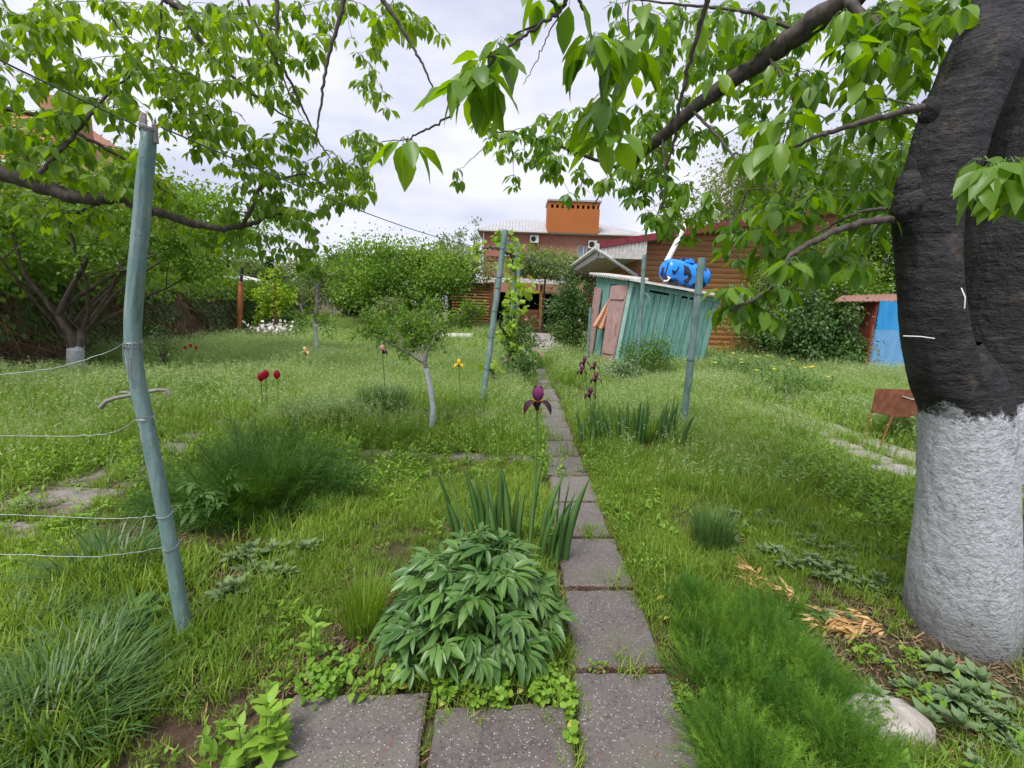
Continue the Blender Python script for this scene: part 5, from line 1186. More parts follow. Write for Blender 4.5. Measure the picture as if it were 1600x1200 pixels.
def old_cherry():
    g = MB(); D = 1.86
    V, F, Q, R3 = loft([(1500, 1110, 132, D), (1500, 1050, 118, D), (1500, 1000, 102, D), (1502, 900, 92, D), (1506, 800, 85, D), (1508, 700, 82, D), (1508, 640, 80, D), (1500, 590, 70, D), (1495, 540, 40, D)], 120, 150, 1.3, .055, .022); g.add(V, F)
    V, F, Q, R3 = loft([(1508, 720, 62, D+.02), (1500, 640, 66, D), (1476, 590, 61, D-.02), (1460, 520, 58, D-.03), (1453, 440, 56, D-.03), (1450, 380, 58, D), (1448, 325, 63, D), (1470, 270, 64, D), (1492, 190, 67, D+.03), (1535, 90, 70, D+.06), (1590, -20, 72, D+.1), (1670, -170, 76, D+.2), (1730, -330, 70, D+.3)], 90, 190, 5.7, .08, .028); g.add(V, F)
    V, F, Q, R3 = loft([(1520, 740, 60, D+.04), (1535, 650, 66, D+.06), (1560, 580, 66, D+.08), (1574, 500, 64, D+.1), (1582, 420, 66, D+.12), (1596, 340, 70, D+.14), (1618, 230, 78, D+.2), (1660, 100, 84, D+.3), (1750, -60, 84, D+.4)], 90, 150, 9.1, .09, .028, .90); g.add(V, F)
    # knob and cut branch collar on the left
    for (x, y, h, w_) in ((1418, 290, 26, 22), (1418, 318, 32, 30), (1452, 172, 22, 22)):
        n, k = 24, 14; c = P(x, y, D-.10); s_ = h/FPX*1.05; Vb = []
        for i in range(k):
            for j in range(n):
                a = j/n*6.283; ph = (i/(k-1)-.5)*math.pi; q = np.array([math.cos(a)*math.cos(ph), math.sin(a)*math.cos(ph), math.sin(ph)*1.35]); Vb.append(c+q*s_*(1+.22*noise.noise(Vector(q*2.2+np.array([x, 0, 0])))))
        g.add(np.array(Vb), np.array([(i*n+j, i*n+(j+1) % n, (i+1)*n+(j+1) % n, (i+1)*n+j) for i in range(k-1) for j in range(n)]))
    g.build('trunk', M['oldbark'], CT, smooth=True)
    for k_, (a, b2) in enumerate((((1411, 525), (1460, 529)), ((1502, 450), (1507, 482)))):
        w_ = MB(); p, q = P(*a, D-.165), P(*b2, D-.185); w_.tube([p, (p+q)/2+[0, -.008, .003], q], .0022, 5); w_.build('wire_end', M['white'], CT)
    mains = [
     ([(1640, -190, 2.1), (1480, -90, 2.3), (1330, -5, 2.5), (1250, 50, 2.75), (1200, 88, 2.9), (1150, 122, 3.0), (1080, 172, 3.2), (1035, 212, 3.35), (1000, 245, 3.5), (965, 263, 3.6)], .070, .030),
     ([(1322, -2, 2.5), (1365, 38, 2.35), (1405, 55, 2.25), (1398, 88, 2.2), (1386, 112, 2.2)], .022, .010),
     ([(1440, 168, 1.72), (1402, 176, 1.70), (1350, 190, 1.68), (1310, 203, 1.68), (1275, 214, 1.70), (1235, 232, 1.75)], .013, .005),
     ([(1392, 343, 1.75), (1345, 349, 1.68), (1300, 362, 1.62), (1262, 383, 1.58), (1236, 396, 1.56), (1222, 425, 1.55), (1205, 450, 1.53), (1175, 470, 1.5), (1140, 485, 1.5)], .0135, .005),
     ([(1385, 325, 1.8), (1345, 330, 1.8), (1300, 352, 1.9), (1240, 385, 2.0)], .007, .003),
     ([(1125, -70, 1.6), (1105, 0, 1.7), (1088, 60, 1.75), (1072, 115, 1.8), (1060, 175, 1.85), (1055, 215, 1.9), (1040, 265, 1.95)], .010, .005),
     ([(965, 263, 3.6), (900, 238, 3.5), (850, 220, 3.4), (805, 206, 3.3), (765, 206, 3.2)], .013, .004),
     ([(965, 263, 3.6), (940, 300, 3.6), (925, 325, 3.6)], .012, .004),
     ([(1035, 212, 3.35), (1040, 280, 3.2), (1035, 320, 3.1), (1022, 345, 3.1)], .010, .004),
     ([(895, -50, 1.15), (884, 0, 1.15), (875, 18, 1.15), (840, 40, 1.12), (812, 60, 1.10), (790, 78, 1.08), (760, 105, 1.05)], .0050, .0028),
     ([(735, 130, 1.05), (722, 150, 1.08), (706, 178, 1.10), (665, 203, 1.12), (636, 217, 1.14)], .0028, .0022),
     ([(760, 105, 1.05), (745, 118, 1.05), (735, 130, 1.05)], .003, .0028),
     ([(636, 217, 1.14), (600, 221, 1.16), (560, 221, 1.2)], .0012, .001),
     ([(893, -30, 1.2), (905, 0, 1.2), (917, 25, 1.22), (923, 50, 1.22)], .0045, .003),
     ([(872, 22, 1.15), (850, 70, 1.3), (830, 112, 1.4), (818, 132, 1.4)], .0016, .001),
     ([(985, -40, 1.3), (982, 60, 1.3), (975, 110, 1.3)], .0022, .0016),
     ([(923, 50, 1.22), (938, 115, 1.25), (944, 180, 1.25), (957, 208, 1.26)], .0022, .0016),
     ([(805, 206, 3.3), (760, 228, 3.2), (735, 250, 3.1), (722, 262, 3.1)], .004, .0015),
     ([(800, 208, 3.3), (802, 250, 3.2), (802, 272, 3.2)], .003, .0015),
     ([(1080, 172, 3.2), (1120, 210, 2.8), (1150, 250, 2.6), (1165, 300, 2.5)], .010, .004),
     ([(1200, 88, 2.9), (1230, 130, 2.6), (1245, 165, 2.4)], .010, .004),
     ([(1900, -60, 1.7), (1760, 120, 1.35), (1660, 225, 1.2), (1600, 260, 1.15), (1555, 275, 1.12)], .008, .003),
     ([(1250, 50, 2.75), (1180, 20, 2.9), (1100, 10, 3.1), (1000, 0, 3.3)], .012, .005)]
    reg = [([(960, 235), (1010, 130), (1180, 40), (1290, 20), (1180, 160), (1080, 240), (1000, 300)], 3.2, 4.3, 115, .098),
           ([(960, 0), (1320, 0), (1180, 80), (1040, 130), (965, 90)], 2.7, 4.0, 75, .095),
           ([(1170, 130), (1260, 60), (1300, 130), (1420, 150), (1420, 300), (1250, 330), (1160, 300)], 1.9, 3.4, 72, .095),
           ([(1290, 0), (1500, 0), (1430, 130), (1330, 110)], 1.8, 3.0, 55, .095),
           ([(1000, 255), (1110, 290), (1120, 370), (1070, 375), (990, 340), (960, 290)], 2.8, 3.6, 50, .09),
           ([(840, 180), (960, 150), (990, 260), (920, 310), (850, 300)], 3.0, 3.8, 55, .085),
           ([(745, 190), (860, 190), (870, 262), (760, 240)], 3.0, 3.5, 30, .075),
           ([(1120, 300), (1400, 290), (1385, 420), (1300, 440), (1130, 400)], 1.8, 2.9, 46, .095),
           ([(1100, 440), (1190, 445), (1215, 500), (1110, 510)], 1.5, 1.62, 9, .085),
           ([(1190, 410), (1240, 400), (1245, 450), (1200, 470)], 1.5, 1.6, 4, .09),
           ([(1525, 245), (1650, 225), (1650, 330), (1540, 300)], 1.10, 1.3, 14, .085),
           ([(1390, -10), (1500, -10), (1450, 130), (1405, 150)], 1.9, 2.6, 20, .095)]
    wh = [(636, 222, 1.14, 7, .095), (745, 112, 1.05, 8, .10), (728, 135, 1.05, 6, .11), (760, 90, 1.07, 7, .09), (780, 70, 1.08, 6, .075), (752, 130, 1.06, 7, .11), (790, 62, 1.2, 5, .08),
          (925, 60, 1.22, 8, .10), (925, 85, 1.24, 7, .11), (945, 60, 1.3, 6, .09), (958, 70, 1.3, 6, .08), (985, 70, 1.3, 7, .11), (945, 165, 1.25, 8, .11), (957, 212, 1.26, 8, .11), (990, 110, 1.35, 6, .10), (942, 150, 1.3, 6, .09),
          (893, -5, 1.2, 5, .09), (845, -10, 1.15, 5, .09), (1010, 40, 1.5, 6, .1), (802, 275, 3.2, 7, .075), (715, 265, 3.1, 6, .07), (718, 282, 3.1, 6, .07), (803, 290, 3.2, 6, .07), (1240, 175, 1.75, 7, .1), (1215, 225, 1.76, 7, .12), (1180, 240, 1.8, 6, .12), (1200, 190, 1.8, 5, .11), (1265, 135, 2.2, 6, .1), (1090, 60, 1.9, 6, .1), (1115, 120, 2.0, 6, .1), (1130, 25, 2, 6, .1)]
    boughs(CT, mains, reg, wh, 'cherry', 290, .1, 'twig')
old_cherry()

# the cherry on the left reaching in over the post
LT = thing('cherry_tree', 'second cherry tree spreading leafy boughs in from the upper left', 'tree', (-6.5, 2.2, 0))
def left_cherry():
    g = MB(); g.tube([(-6.5, 2.2, -.2), (-6.45, 2.25, .6), (-6.3, 2.35, 1.3), (-6.1, 2.5, 2.0)], [.22, .17, .15, .13], 16, jitter=.05); g.build('trunk', M['bark'], LT, smooth=True)
    st = P(-1, 268, 3.0)
    def pt(x, y, D): return (x, y, D)
    far = [(-900, 240, 2.6)]
    mains = [([(-1000, 250, 2.45), (-500, 200, 2.7), (-150, 235, 2.9), (0, 268, 3.0), (50, 285, 3.0), (100, 305, 3.0), (150, 311, 3.0), (185, 308, 3.02), (225, 325, 3.05), (265, 338, 3.1), (310, 352, 3.15), (350, 358, 3.2), (390, 352, 3.3), (430, 335, 3.4), (470, 330, 3.5)], .062, .008),
     ([(-700, 150, 2.5), (-350, 40, 2.6), (-60, -10, 2.8), (100, -30, 3.0), (250, -8, 3.0), (285, 15, 3.0), (305, 55, 3.0), (335, 95, 3.05), (375, 132, 3.1), (415, 163, 3.15), (455, 185, 3.2)], .030, .005),
     ([(420, -40, 3.0), (434, 0, 3.0), (433, 60, 3.0), (440, 100, 3.0), (462, 145, 3.05), (480, 185, 3.1), (500, 225, 3.1), (515, 245, 3.1)], .013, .004),
     ([(545, -30, 2.4), (538, 0, 2.4), (524, 50, 2.4), (509, 103, 2.4), (503, 150, 2.4), (496, 200, 2.4), (490, 232, 2.4)], .0125, .003),
     ([(585, -30, 2.5), (598, 0, 2.5), (620, 32, 2.5), (640, 65, 2.5), (660, 100, 2.5), (677, 139, 2.5)], .0125, .004),
     ([(140, -30, 3), (162, 0, 3), (185, 45, 3), (215, 82, 3), (240, 95, 3)], .007, .003),
     ([(258, -20, 2.9), (250, 30, 2.9), (247, 85, 2.9)], .007, .004),
     ([(62, 272, 2.5), (90, 240, 2.55), (130, 195, 2.6), (165, 150, 2.65), (215, 108, 2.7)], .0125, .005),
     ([(-350, 140, 2.7), (-120, 150, 2.9), (0, 168, 3.0), (70, 182, 3.0), (130, 215, 3.0), (200, 250, 3.1), (260, 300, 3.1)], .020, .006),
     ([(378, 352, 3.25), (395, 325, 3.25), (403, 300, 3.25), (410, 282, 3.25)], .014, .012), ([(410, 282, 3.25), (440, 280, 3.25), (470, 270, 3.3), (500, 285, 3.3)], .008, .004),
     ([(100, -30, 3), (300, -35, 3), (450, -40, 3), (600, -38, 2.8), (700, -20, 2.8)], .020, .008),
     ([(380, -30, 2.8), (395, 30, 2.8), (430, 90, 2.8), (445, 130, 2.85), (470, 180, 2.9)], .008, .003),
     ([(118, 395, 3.1), (110, 355, 3.1), (110, 340, 3.1), (125, 330, 3.0), (150, 320, 3.0)], .010, .008),
     ([(250, 80, 3), (300, 140, 3), (330, 190, 3.05), (345, 230, 3.1)], .006, .003)]
    reg = [([(0, 0), (230, 0), (250, 100), (210, 200), (90, 210), (0, 150)], 2.4, 3.6, 135, .085),
           ([(230, 0), (420, 0), (440, 90), (400, 150), (300, 130), (245, 80)], 2.6, 3.8, 105, .08),
           ([(420, 0), (510, 0), (520, 60), (470, 110), (430, 90)], 2.8, 3.8, 30, .075),
           ([(520, 0), (650, 0), (690, 50), (640, 60), (560, 30)], 2.8, 3.8, 26, .075),
           ([(540, 60), (590, 45), (610, 170), (570, 155)], 3.0, 3.8, 16, .075),
           ([(240, 100), (320, 120), (390, 190), (400, 250), (330, 260), (250, 200)], 2.8, 3.8, 80, .08),
           ([(0, 190), (90, 200), (240, 230), (230, 300), (100, 290), (0, 255)], 2.5, 3.4, 70, .085),
           ([(340, 240), (430, 210), (500, 240), (590, 230), (590, 290), (560, 320), (480, 350), (330, 330)], 3.0, 4.0, 120, .08),
           ([(540, 195), (590, 180), (600, 240), (545, 250)], 3.2, 4.0, 14, .075),
           ([(400, 130), (470, 130), (490, 220), (430, 215)], 2.8, 3.5, 18, .08),
           ([(250, 280), (330, 330), (420, 350), (420, 400), (300, 385), (250, 350)], 3.0, 3.8, 34, .08),
           ([(0, 290), (120, 320), (210, 330), (200, 380), (60, 350), (0, 330)], 2.8, 3.6, 26, .085),
           ([(430, 340), (500, 350), (500, 400), (460, 425), (430, 390)], 3.2, 3.9, 20, .075),
           ([(-250, -40), (0, -40), (0, 260), (-250, 240)], 2.6, 3.6, 70, .085)]
    boughs(LT, mains, reg, [(690, 55, 3.2, 6, .075), (655, 40, 3.2, 6, .075), (606, 170, 3.3, 6, .07)], 'cherry_far', 290, .08, 'twig')
left_cherry()
# ================================================================== GARDEN PLANTS
LEAF_P = leaf_tpl(.30, .22, .30, ws=(0, .7, 1.0, .75, 0), wave=.01)
def peony(label, base, H, Rad, nl, parent_name='peony', lsz=.10, mat='peony', group=None):
    base = np.array(base); t = thing(parent_name, label, 'peony', base, group); tm = MB()
    def compound(seed):
        g = MB(); r = np.random.default_rng(seed); D_, N_, T_, S_, Q = [], [], [], [], []
        # a stalk along +Y that splits in three, each with three to five leaflets
        for k, a in enumerate((-.75, 0, .75)):
            o = np.array([0, .55, 0]); d = np.array([math.sin(a), math.cos(a), .06]); e = o+d*(.42 if k != 1 else .6)
            g.tube([o*0, o*.5+[0, 0, .03], o], [.018, .016, .014], 4, m=1) if k == 0 else None
            g.tube([o, e], .011, 4, m=1)
            for b2 in (-1.1, -.5, 0, .5, 1.1):
                aa = a+b2+r.normal(0, .1); q = e-d*(.16 if abs(b2) > 1 else 0); Q.append(q); D_.append([math.sin(aa), math.cos(aa), -.14+r.normal(0, .22)]); N_.append([r.normal(0, .25), r.normal(0, .25), 1]); S_.append(r.uniform(.75, 1.15)*(1.15 if b2 == 0 else .9)); T_.append(np.clip(r.normal(.5, .2), 0, 1))
        g.inst(LEAF_P, frames(np.array(D_), np.array(N_)), np.array(Q), np.array(S_), np.array(T_)); return mesh_of(g, 'leaf', [M[mat], M['stem']], smooth=True)
    ms = [compound(i+5) for i in range(5)]
    for i in range(nl):
        s_ = (i+.5)/nl; a = i*2.39996+rng.normal(0, .15); q = Rad*math.sqrt(s_)*.80; h = H*(1-.62*s_**1.8)*rng.uniform(.55, 1.2)
        p = base+np.array([q*math.cos(a), q*math.sin(a), h]); f0 = base+np.array([q*.25*math.cos(a), q*.25*math.sin(a), 0]); mid = (f0+p)/2+[0, 0, h*.12]; tm.tube([f0, mid, p], [.004, .0035, .0028], 5)
        o = bpy.data.objects.new('leaf', ms[i % 5]); COL.objects.link(o); o.parent = t
        aa = a+rng.normal(0, .35+1.4*(1-s_)**3); d = np.array([math.cos(aa), math.sin(aa), .30-.55*s_+rng.normal(0, .2)]); fr = frames(d[None], np.array([[.0, 0, 1]])+rdir(1)*.32)[0]*lsz*rng.uniform(.75, 1.15)
        o.matrix_local = Matrix([[*fr[r], p[r]-base[r]-fr[r][1]*(.2+.8*(1-s_))] for r in range(3)]+[[0, 0, 0, 1]])
    tm.build('stems', M['stem'], t); return t
peony('large dark green peony bush beside the slab path in the foreground', G(742, 996), .37, .36, 112, lsz=.088)
peony('small peony plant in front of the feathery dark plant behind the near post', G(345, 812), .30, .20, 22, lsz=.085, mat='weed_dark')

def sword(base, az, h, bend, wd, mat, t, tint=.5, name='leaf', fold=.25, tw=0.0):
    """a long folded sword leaf"""
    k = 9; s_ = np.linspace(0, 1, k); d = np.array([math.cos(az), math.sin(az), 0]); sd_ = np.array([-math.sin(az+tw), math.cos(az+tw), 0]); n = np.array([math.cos(az+tw), math.sin(az+tw), 0.])
    V = []
    for q in s_:
        w_ = wd*(.75+.25*min(1, q*3))*(1-max(0, (q-.45)/.55)**1.8); p = base+d*bend*q**2+np.array([0, 0, h*(q-.30*q*q*min(1.3, bend/max(h, .01)))]); V += [p-sd_*w_/2, p+n*w_*fold, p+sd_*w_/2, p-n*w_*.06]
    V = np.array(V); F = []
    for i in range(k-1):
        for a, b2 in ((0, 1), (1, 2), (2, 3), (3, 0)): F.append((4*i+a, 4*i+b2, 4*i+4+b2, 4*i+4+a))
    g = MB(); g.add(V, np.array(F), 0, tint); return g.build(name, M[mat], t, smooth=True)
def iris_clump(label, base, Rad, n, h0, h1, wd, ex=1.0, group='clumps of iris leaves'):
    base = np.array(base); t = thing('iris_clump', label, 'iris', base, group)
    for i in range(n):
        x = rng.uniform(-1, 1); q = base+np.array([x*Rad*ex, rng.uniform(-.35, .35)*Rad, 0]); az = (0 if x > 0 else math.pi)+rng.normal(0, .7); sword(q, az, rng.uniform(h0, h1), rng.uniform(.0, .13)*(.4+abs(x))+.015, wd*rng.uniform(.7, 1.1), 'iris_leaf', t, rng.uniform(.1, .9), tw=rng.normal(1.57, .6))
    return t
b0 = G(803, 884)
iris_clump('clump of upright sword leaves between the peony bush and the path', G(796, 866), .33, 32, .32, .60, .042, 1.0)
iris_clump('wide clump of blue green sword leaves right of the path beside the teal post', G(985, 694), .52, 46, .32, .56, .05, 1.1)
iris_clump('low sword leaves at the foot of the young apple tree', G(560, 668), .4, 14, .18, .30, .03)
def petal(tpl_w, L, curl, k=7, cup=.3):
    """a rounded petal along +Y, curling"""
    V = []; n = 7
    for i in range(k):
        t_ = i/(k-1); w_ = tpl_w*math.sin(min(1, t_*.93+.09)*math.pi)**.7; a = curl*t_; y = L*(math.sin(a)/a if abs(a) > .01 else 1)*t_; z = L*((1-math.cos(a))/a if abs(a) > .01 else 0)*t_
        for j in range(n): u = j/(n-1)*2-1; V.append((u*w_/2, y, z+cup*w_*u*u+.02*L*math.sin(u*9+i*2)*t_))
    F = [(i*n+j, i*n+j+1, i*n+n+j+1, i*n+n+j) for i in range(k-1) for j in range(n-1)]
    return [(np.array(V), np.array(F), 0)]
def iris_flower(label, base, head, s_=1.0, dark='p_dark', light='p_purple', beard='p_gold', group='bearded irises', bend=None):
    base = np.array(base); head = np.array(head); t = thing('iris', label, 'iris', base, group)
    tm = MB(); mid = (base+head)/2+(bend if bend is not None else np.array([.012, 0, 0])); tm.tube([base-[0, 0, .03], mid, head-[0, 0, .015*s_]], [.0075*s_+.001, .0066*s_, .006*s_], 8); tm.build('stem', M['stem'], t, smooth=True)
    g = MB(); g.tube([head-[0, 0, .05*s_], head-[0, 0, .03*s_], head-[0, 0, .0]], [.004*s_, .010*s_, .006*s_], 8); g.build('spathe', M['p_dark'], t, smooth=True)
    for i in range(3):      # standards close into a globe
        a = i*2.094+.5; g = MB(); d = np.array([math.cos(a)*.75, math.sin(a)*.75, .75]); R3 = frames(d[None], np.array([[-math.cos(a), -math.sin(a), .3]])); g.inst(petal(.054, .080, 1.25, cup=.20), R3, head[None]+d*.004, s_, .2+.3*i); g.build('standard', M[light], t, smooth=True)
    for i in range(3):      # falls hang outward and down
        a = i*2.094-.52; g = MB(); d = np.array([math.cos(a), math.sin(a), .25]); R3 = frames(d[None], np.array([[math.cos(a)*.2, math.sin(a)*.2, -1]])); g.inst(petal(.056, .098, 1.9, cup=-.12), R3, head[None]+d*.006, s_, .3*i); g.build('fall', M[dark], t, smooth=True)
        g = MB(); g.tube([head+d*.004, head+d*.03*s_+[0, 0, .006*s_]], [.0045*s_, .0028*s_], 6); g.build('beard', M[beard], t)
    return t
hb = P(840, 628, b0[1]+.02); iris_flower('tall dark purple iris with an orange beard rising beside the slab path', P(826, 850, b0[1]-.03)*[1, 1, 0], hb, 1.12)
g = MB(); q = P(833, 690, b0[1]); g.tube([q, q+[.004, 0, .03], q+[.006, 0, .05]], [.004, .006, .001], 7)
for (px, py, by, lab, s_) in ((913, 566, 660, 'iris bloom highest in the purple group right of the path', 1.0), (929, 573, 662, 'iris bloom right of the highest one in the purple group', .9), (909, 580, 664, 'iris bloom lower left in the purple group right of the path', .95), (931, 592, 668, 'iris bloom facing us in the middle of the purple group', 1.05), (922, 616, 672, 'lowest iris bloom of the purple group right of the path', 1.1)):
    b_ = G(922+(px-922)*.35, by); iris_flower(lab, b_, P(px, py, b_[1]), s_)
b_ = G(600, 640); iris_flower('single dark violet iris by the crown of the young apple tree', P(600, 600, 5.6)*[1, 1, 0], P(598, 548, 5.6), 1.0, 'p_dark', 'p_pink')
iris_flower('yellow iris beside the whitewashed young apple tree', P(718, 620, 5.9)*[1, 1, 0], P(717, 569, 5.9), .95, 'p_yellow', 'p_yellow', 'p_gold', group=None)
iris_flower('cream orange iris alone in the meadow near the slender tree', P(477, 600, 8.2)*[1, 1, 0], P(477, 549, 8.2), 1.2, 'p_cream', 'p_cream', 'p_gold', group=None)
def tulip(label, base, head, s_=1.0, group='red tulips in the meadow'):
    base = np.array(base); head = np.array(head); t = thing('tulip', label, 'tulip', base, group); tm = MB(); tm.tube([base, (base+head)/2+[.01, 0, 0], head], .004*s_, 6); tm.build('stem', M['stem'], t)
    for i in range(6):
        a = i*1.047; g = MB(); d = np.array([math.cos(a)*.55, math.sin(a)*.55, .9]); R3 = frames(d[None], np.array([[-math.cos(a), -math.sin(a), .2]])); g.inst(petal(.055, .075, .55, cup=.25), R3, head[None], s_, .15*i); g.build('petal', M['p_red'], t, smooth=True)
for px, py, lab, s_ in ((408, 596, 'red tulip, left and lowest of the near three in the meadow', 1.05), (415, 592, 'red tulip in the middle of the near three in the meadow', 1.1), (433, 592, 'red tulip apart on the right of the near three', 1.05)):
    D = 5.1; tulip(lab, P(px, 640, D)*[1, 1, 0], P(px, py, D), s_*1.3)
for px, py, lab in ((289, 546, 'small red tulip, leftmost of the far three'), (298, 543, 'small red tulip, middle of the far three'), (306, 546, 'small red tulip, rightmost of the far three')):
    D = 8.6; tulip(lab, P(px, 575, D)*[1, 1, 0], P(px, py, D), 1.0, 'far red tulips')
for px, py, lab in ((380, 571, 'pale violet flower in the meadow behind the near tulips'), (519, 576, 'faint mauve flower below the slender young tree')):
    D = 7; b_ = P(px, 600, D)*[1, 1, 0]; t = thing('wild_flower', lab, 'flower', b_); g = MB(); hd = P(px, py, D); g.tube([b_, hd], .004, 5); g.build('stem', M['stem'], t)
    g = MB(); n = 9; a = np.arange(n)*.7; g.inst(leaf_lo(.5), frames(np.stack([np.cos(a), np.sin(a), np.full(n, .4)], 1), np.tile([0, 0, 1.], (n, 1))), np.tile(hd, (n, 1)), .045, .5); g.build('petals', M['p_purple' if px == 380 else 'p_pink'], t)
# ---- leafy clump makers (real meshes)
def cluster_plant(name, label, cat, base, tpls, mats, n, Rad, size, el=(.1, 1.2), zf=None, group=None, part='foliage', stem=False, mat_tint=(.1, .9), H=0.0, up=(0, 0, 1.), st=False):
    base = np.array(base, float); t = thing(name, label, cat, base, group); g = MB(); rx, ry = Rad if isinstance(Rad, tuple) else (Rad, Rad)
    p = disc(n, 1.)*[rx, ry, 0]; rr = np.linalg.norm(p/[rx, ry, 1], axis=1)
    pos = base+p; pos[:, 2] = terr(pos[:, 0], pos[:, 1])+H*rng.uniform(.15, 1, n)*(1-.6*rr**2)
    a = np.arctan2(p[:, 1], p[:, 0])+rng.normal(0, .9, n); e = rng.uniform(*el, n)*(1-.35*rr); d = np.stack([np.cos(a)*np.cos(e), np.sin(a)*np.cos(e), np.sin(e)], 1)
    for i, tp in enumerate(tpls): s_ = slice(i, None, len(tpls)); m_ = len(pos[s_]); g.inst(tp, frames(d[s_], np.array(up)+rdir(m_)*.3), pos[s_], size*rng.uniform(.6, 1.2, m_), rng.uniform(*mat_tint, m_))
    o = g.build(part, mats, t, smooth=True)
    if st: stuff(o)
    return t
def sprig(n, L, spread, wd, seed, m=0, nseg=1):
    """a stem along +Y thick with fine needles"""
    r = np.random.default_rng(seed); g = MB(); s_ = r.uniform(.1, 1, n); a = r.uniform(0, 6.28, n); d = np.stack([np.cos(a), np.full(n, 1.1), np.sin(a)], 1); pos = np.stack([np.zeros(n), s_, np.zeros(n)], 1)
    V = np.array([(-wd, 0, 0), (wd, 0, 0), (0, 1, 0)]); tp = [(V, np.array([(0, 1, 2)]), m)]; g.inst(tp, frames(d, np.stack([np.sin(a), np.zeros(n), -np.cos(a)], 1)+.01), pos, L*(1.1-.6*s_)*r.uniform(.7, 1.2, n))
    g.tube([(0, 0, 0), (0, .98, 0)], [.012, .004], 3, m=m, cap=False); return [(np.concatenate(g.V), [np.concatenate(g.F[3])]+([np.concatenate(g.F[4])] if g.F[4] else []), m)]
SPR = [sprig(46, .22, 1, .035, i) for i in range(4)]
FEA = [sprig(70, .34, 1, .016, 20+i) for i in range(3)]
# soft needle mound at the lower right
cp_ = [(1125, 1010, .17), (1095, 955, .13), (1190, 1000, .17), (1240, 1060, .17), (1170, 1090, .17), (1260, 1150, .17), (1150, 1180, .14), (1330, 1210, .16), (1190, 1250, .17), (1225, 965, .10), (1090, 1060, .10), (1300, 1110, .10)]
NM = thing('needle_leaved_mound', 'soft bright green mound of needle leaves right of the path in the foreground', 'plant', G(1190, 1090)); g = MB()
for px, py, rd in cp_:
    c = G(px, py); n = int(300*(rd/.16)**2); p = disc(n, rd); a = np.arctan2(p[:, 1], p[:, 0]); rr = np.linalg.norm(p, axis=1)/rd; e = 1.45-rr*.8+rng.normal(0, .22, n); d = np.stack([np.cos(a)*np.cos(e), np.sin(a)*np.cos(e), np.sin(e)], 1)
    for k in range(4): s_ = slice(k, None, 4); m_ = len(p[s_]); g.inst(SPR[k], frames(d[s_], rdir(m_)), c+p[s_]*.8, rng.uniform(.11, .20, m_)*(1-.25*rr[s_]), np.clip(rng.normal(.5, .25, m_), 0, 1))
stuff(g.build('foliage', M['kochia'], NM))
# dark feathery plant behind the near post
FP = thing('feathery_plant', 'broad dark green feathery plant spreading behind the near teal post', 'plant', G(415, 800)); g = MB()
for px, py, rd, h in ((405, 800, .26, .46), (345, 795, .2, .26), (455, 790, .22, .38), (420, 750, .22, .36), (500, 775, .16, .2), (300, 790, .16, .12)):
    c = G(px, py); n = int(170*(rd/.3)**2); p = disc(n, rd*.35); a = np.arctan2(p[:, 1], p[:, 0])+rng.normal(0, .3, n); e = np.clip(rng.uniform(.15, 1.3, n), .1, 1.4); d = np.stack([np.cos(a)*np.cos(e), np.sin(a)*np.cos(e), np.sin(e)*h/.4], 1)
    for k in range(3): s_ = slice(k, None, 3); m_ = len(p[s_]); g.inst(FEA[k], frames(d[s_], rdir(m_)), c+p[s_], rng.uniform(.34, .66, m_)*(.5+h), np.clip(rng.normal(.4, .25, m_), 0, 1))
stuff(g.build('foliage', M['feather'], FP))
# bright upright leafy weeds behind it
WIL = leaf_tpl(.24, .2, .25)
def leafy_stems(name, label, cat, spots, mat, h, nst, lsz, group=None, tpl=WIL, stuffed=False, whorl=13, wd=.12):
    t = thing(name, label, cat, G(*spots[0][:2]), group); g = MB()
    for px, py, *rest in spots:
        c = G(px, py); rd = rest[0] if rest else wd; hh = h*(rest[1] if len(rest) > 1 else 1)
        for p in disc(nst, rd):
            b_ = c+p; H = hh*rng.uniform(.6, 1.1); tip = b_+[rng.normal(0, .12)*H, rng.normal(0, .12)*H, H]; mid = (b_+tip)/2+rng.normal(0, .02, 3); g.tube([b_-[0, 0, .02], mid, tip], [.003, .0025, .0015], 4, m=1)
            k = whorl; s_ = np.linspace(.15, 1, k); a = np.arange(k)*2.4+rng.uniform(0, 6); e = -.1+s_*1.0+rng.normal(0, .15, k); d = np.stack([np.cos(a)*np.cos(e), np.sin(a)*np.cos(e), np.sin(e)], 1); pos = b_*(1-s_[:, None])**1+tip*s_[:, None]; pos = (1-s_[:, None])**2*b_+2*(1-s_[:, None])*s_[:, None]*mid+s_[:, None]**2*tip
            g.inst(tpl, frames(d, np.tile([0, 0, 1.], (k, 1))), pos, lsz*rng.uniform(.75, 1.15, k)*(1-.35*s_), np.clip(rng.uniform(.3, .7)+s_*.25+rng.normal(0, .1, k), 0, 1))
    o = g.build('foliage', [M[mat], M['stem']], t, smooth=True)
    if stuffed: stuff(o)
    return t
leafy_stems('willow_leaved_weeds', 'bright green narrow leaved weeds behind the feathery plant', 'weeds', [(375, 725, .2, 1.3), (420, 715, .2, 1.2), (350, 742, .15), (500, 725, .2, 1.1), (460, 735, .2), (540, 730, .15, .9)], 'weed', .32, 16, .085, stuffed=True)
leafy_stems('willow_leaved_weeds', 'yellowish narrow leaved weeds over the broken paving left of the near post', 'weeds', [(60, 752, .3, .7), (140, 728, .3, .7), (190, 722, .2, .7), (20, 740, .3, .7), (100, 715, .3, .8), (230, 745, .2, .7), (285, 720, .2, .8), (330, 715, .15, .7), (0, 800, .25, .6)], 'weed', .26, 14, .075, stuffed=True)
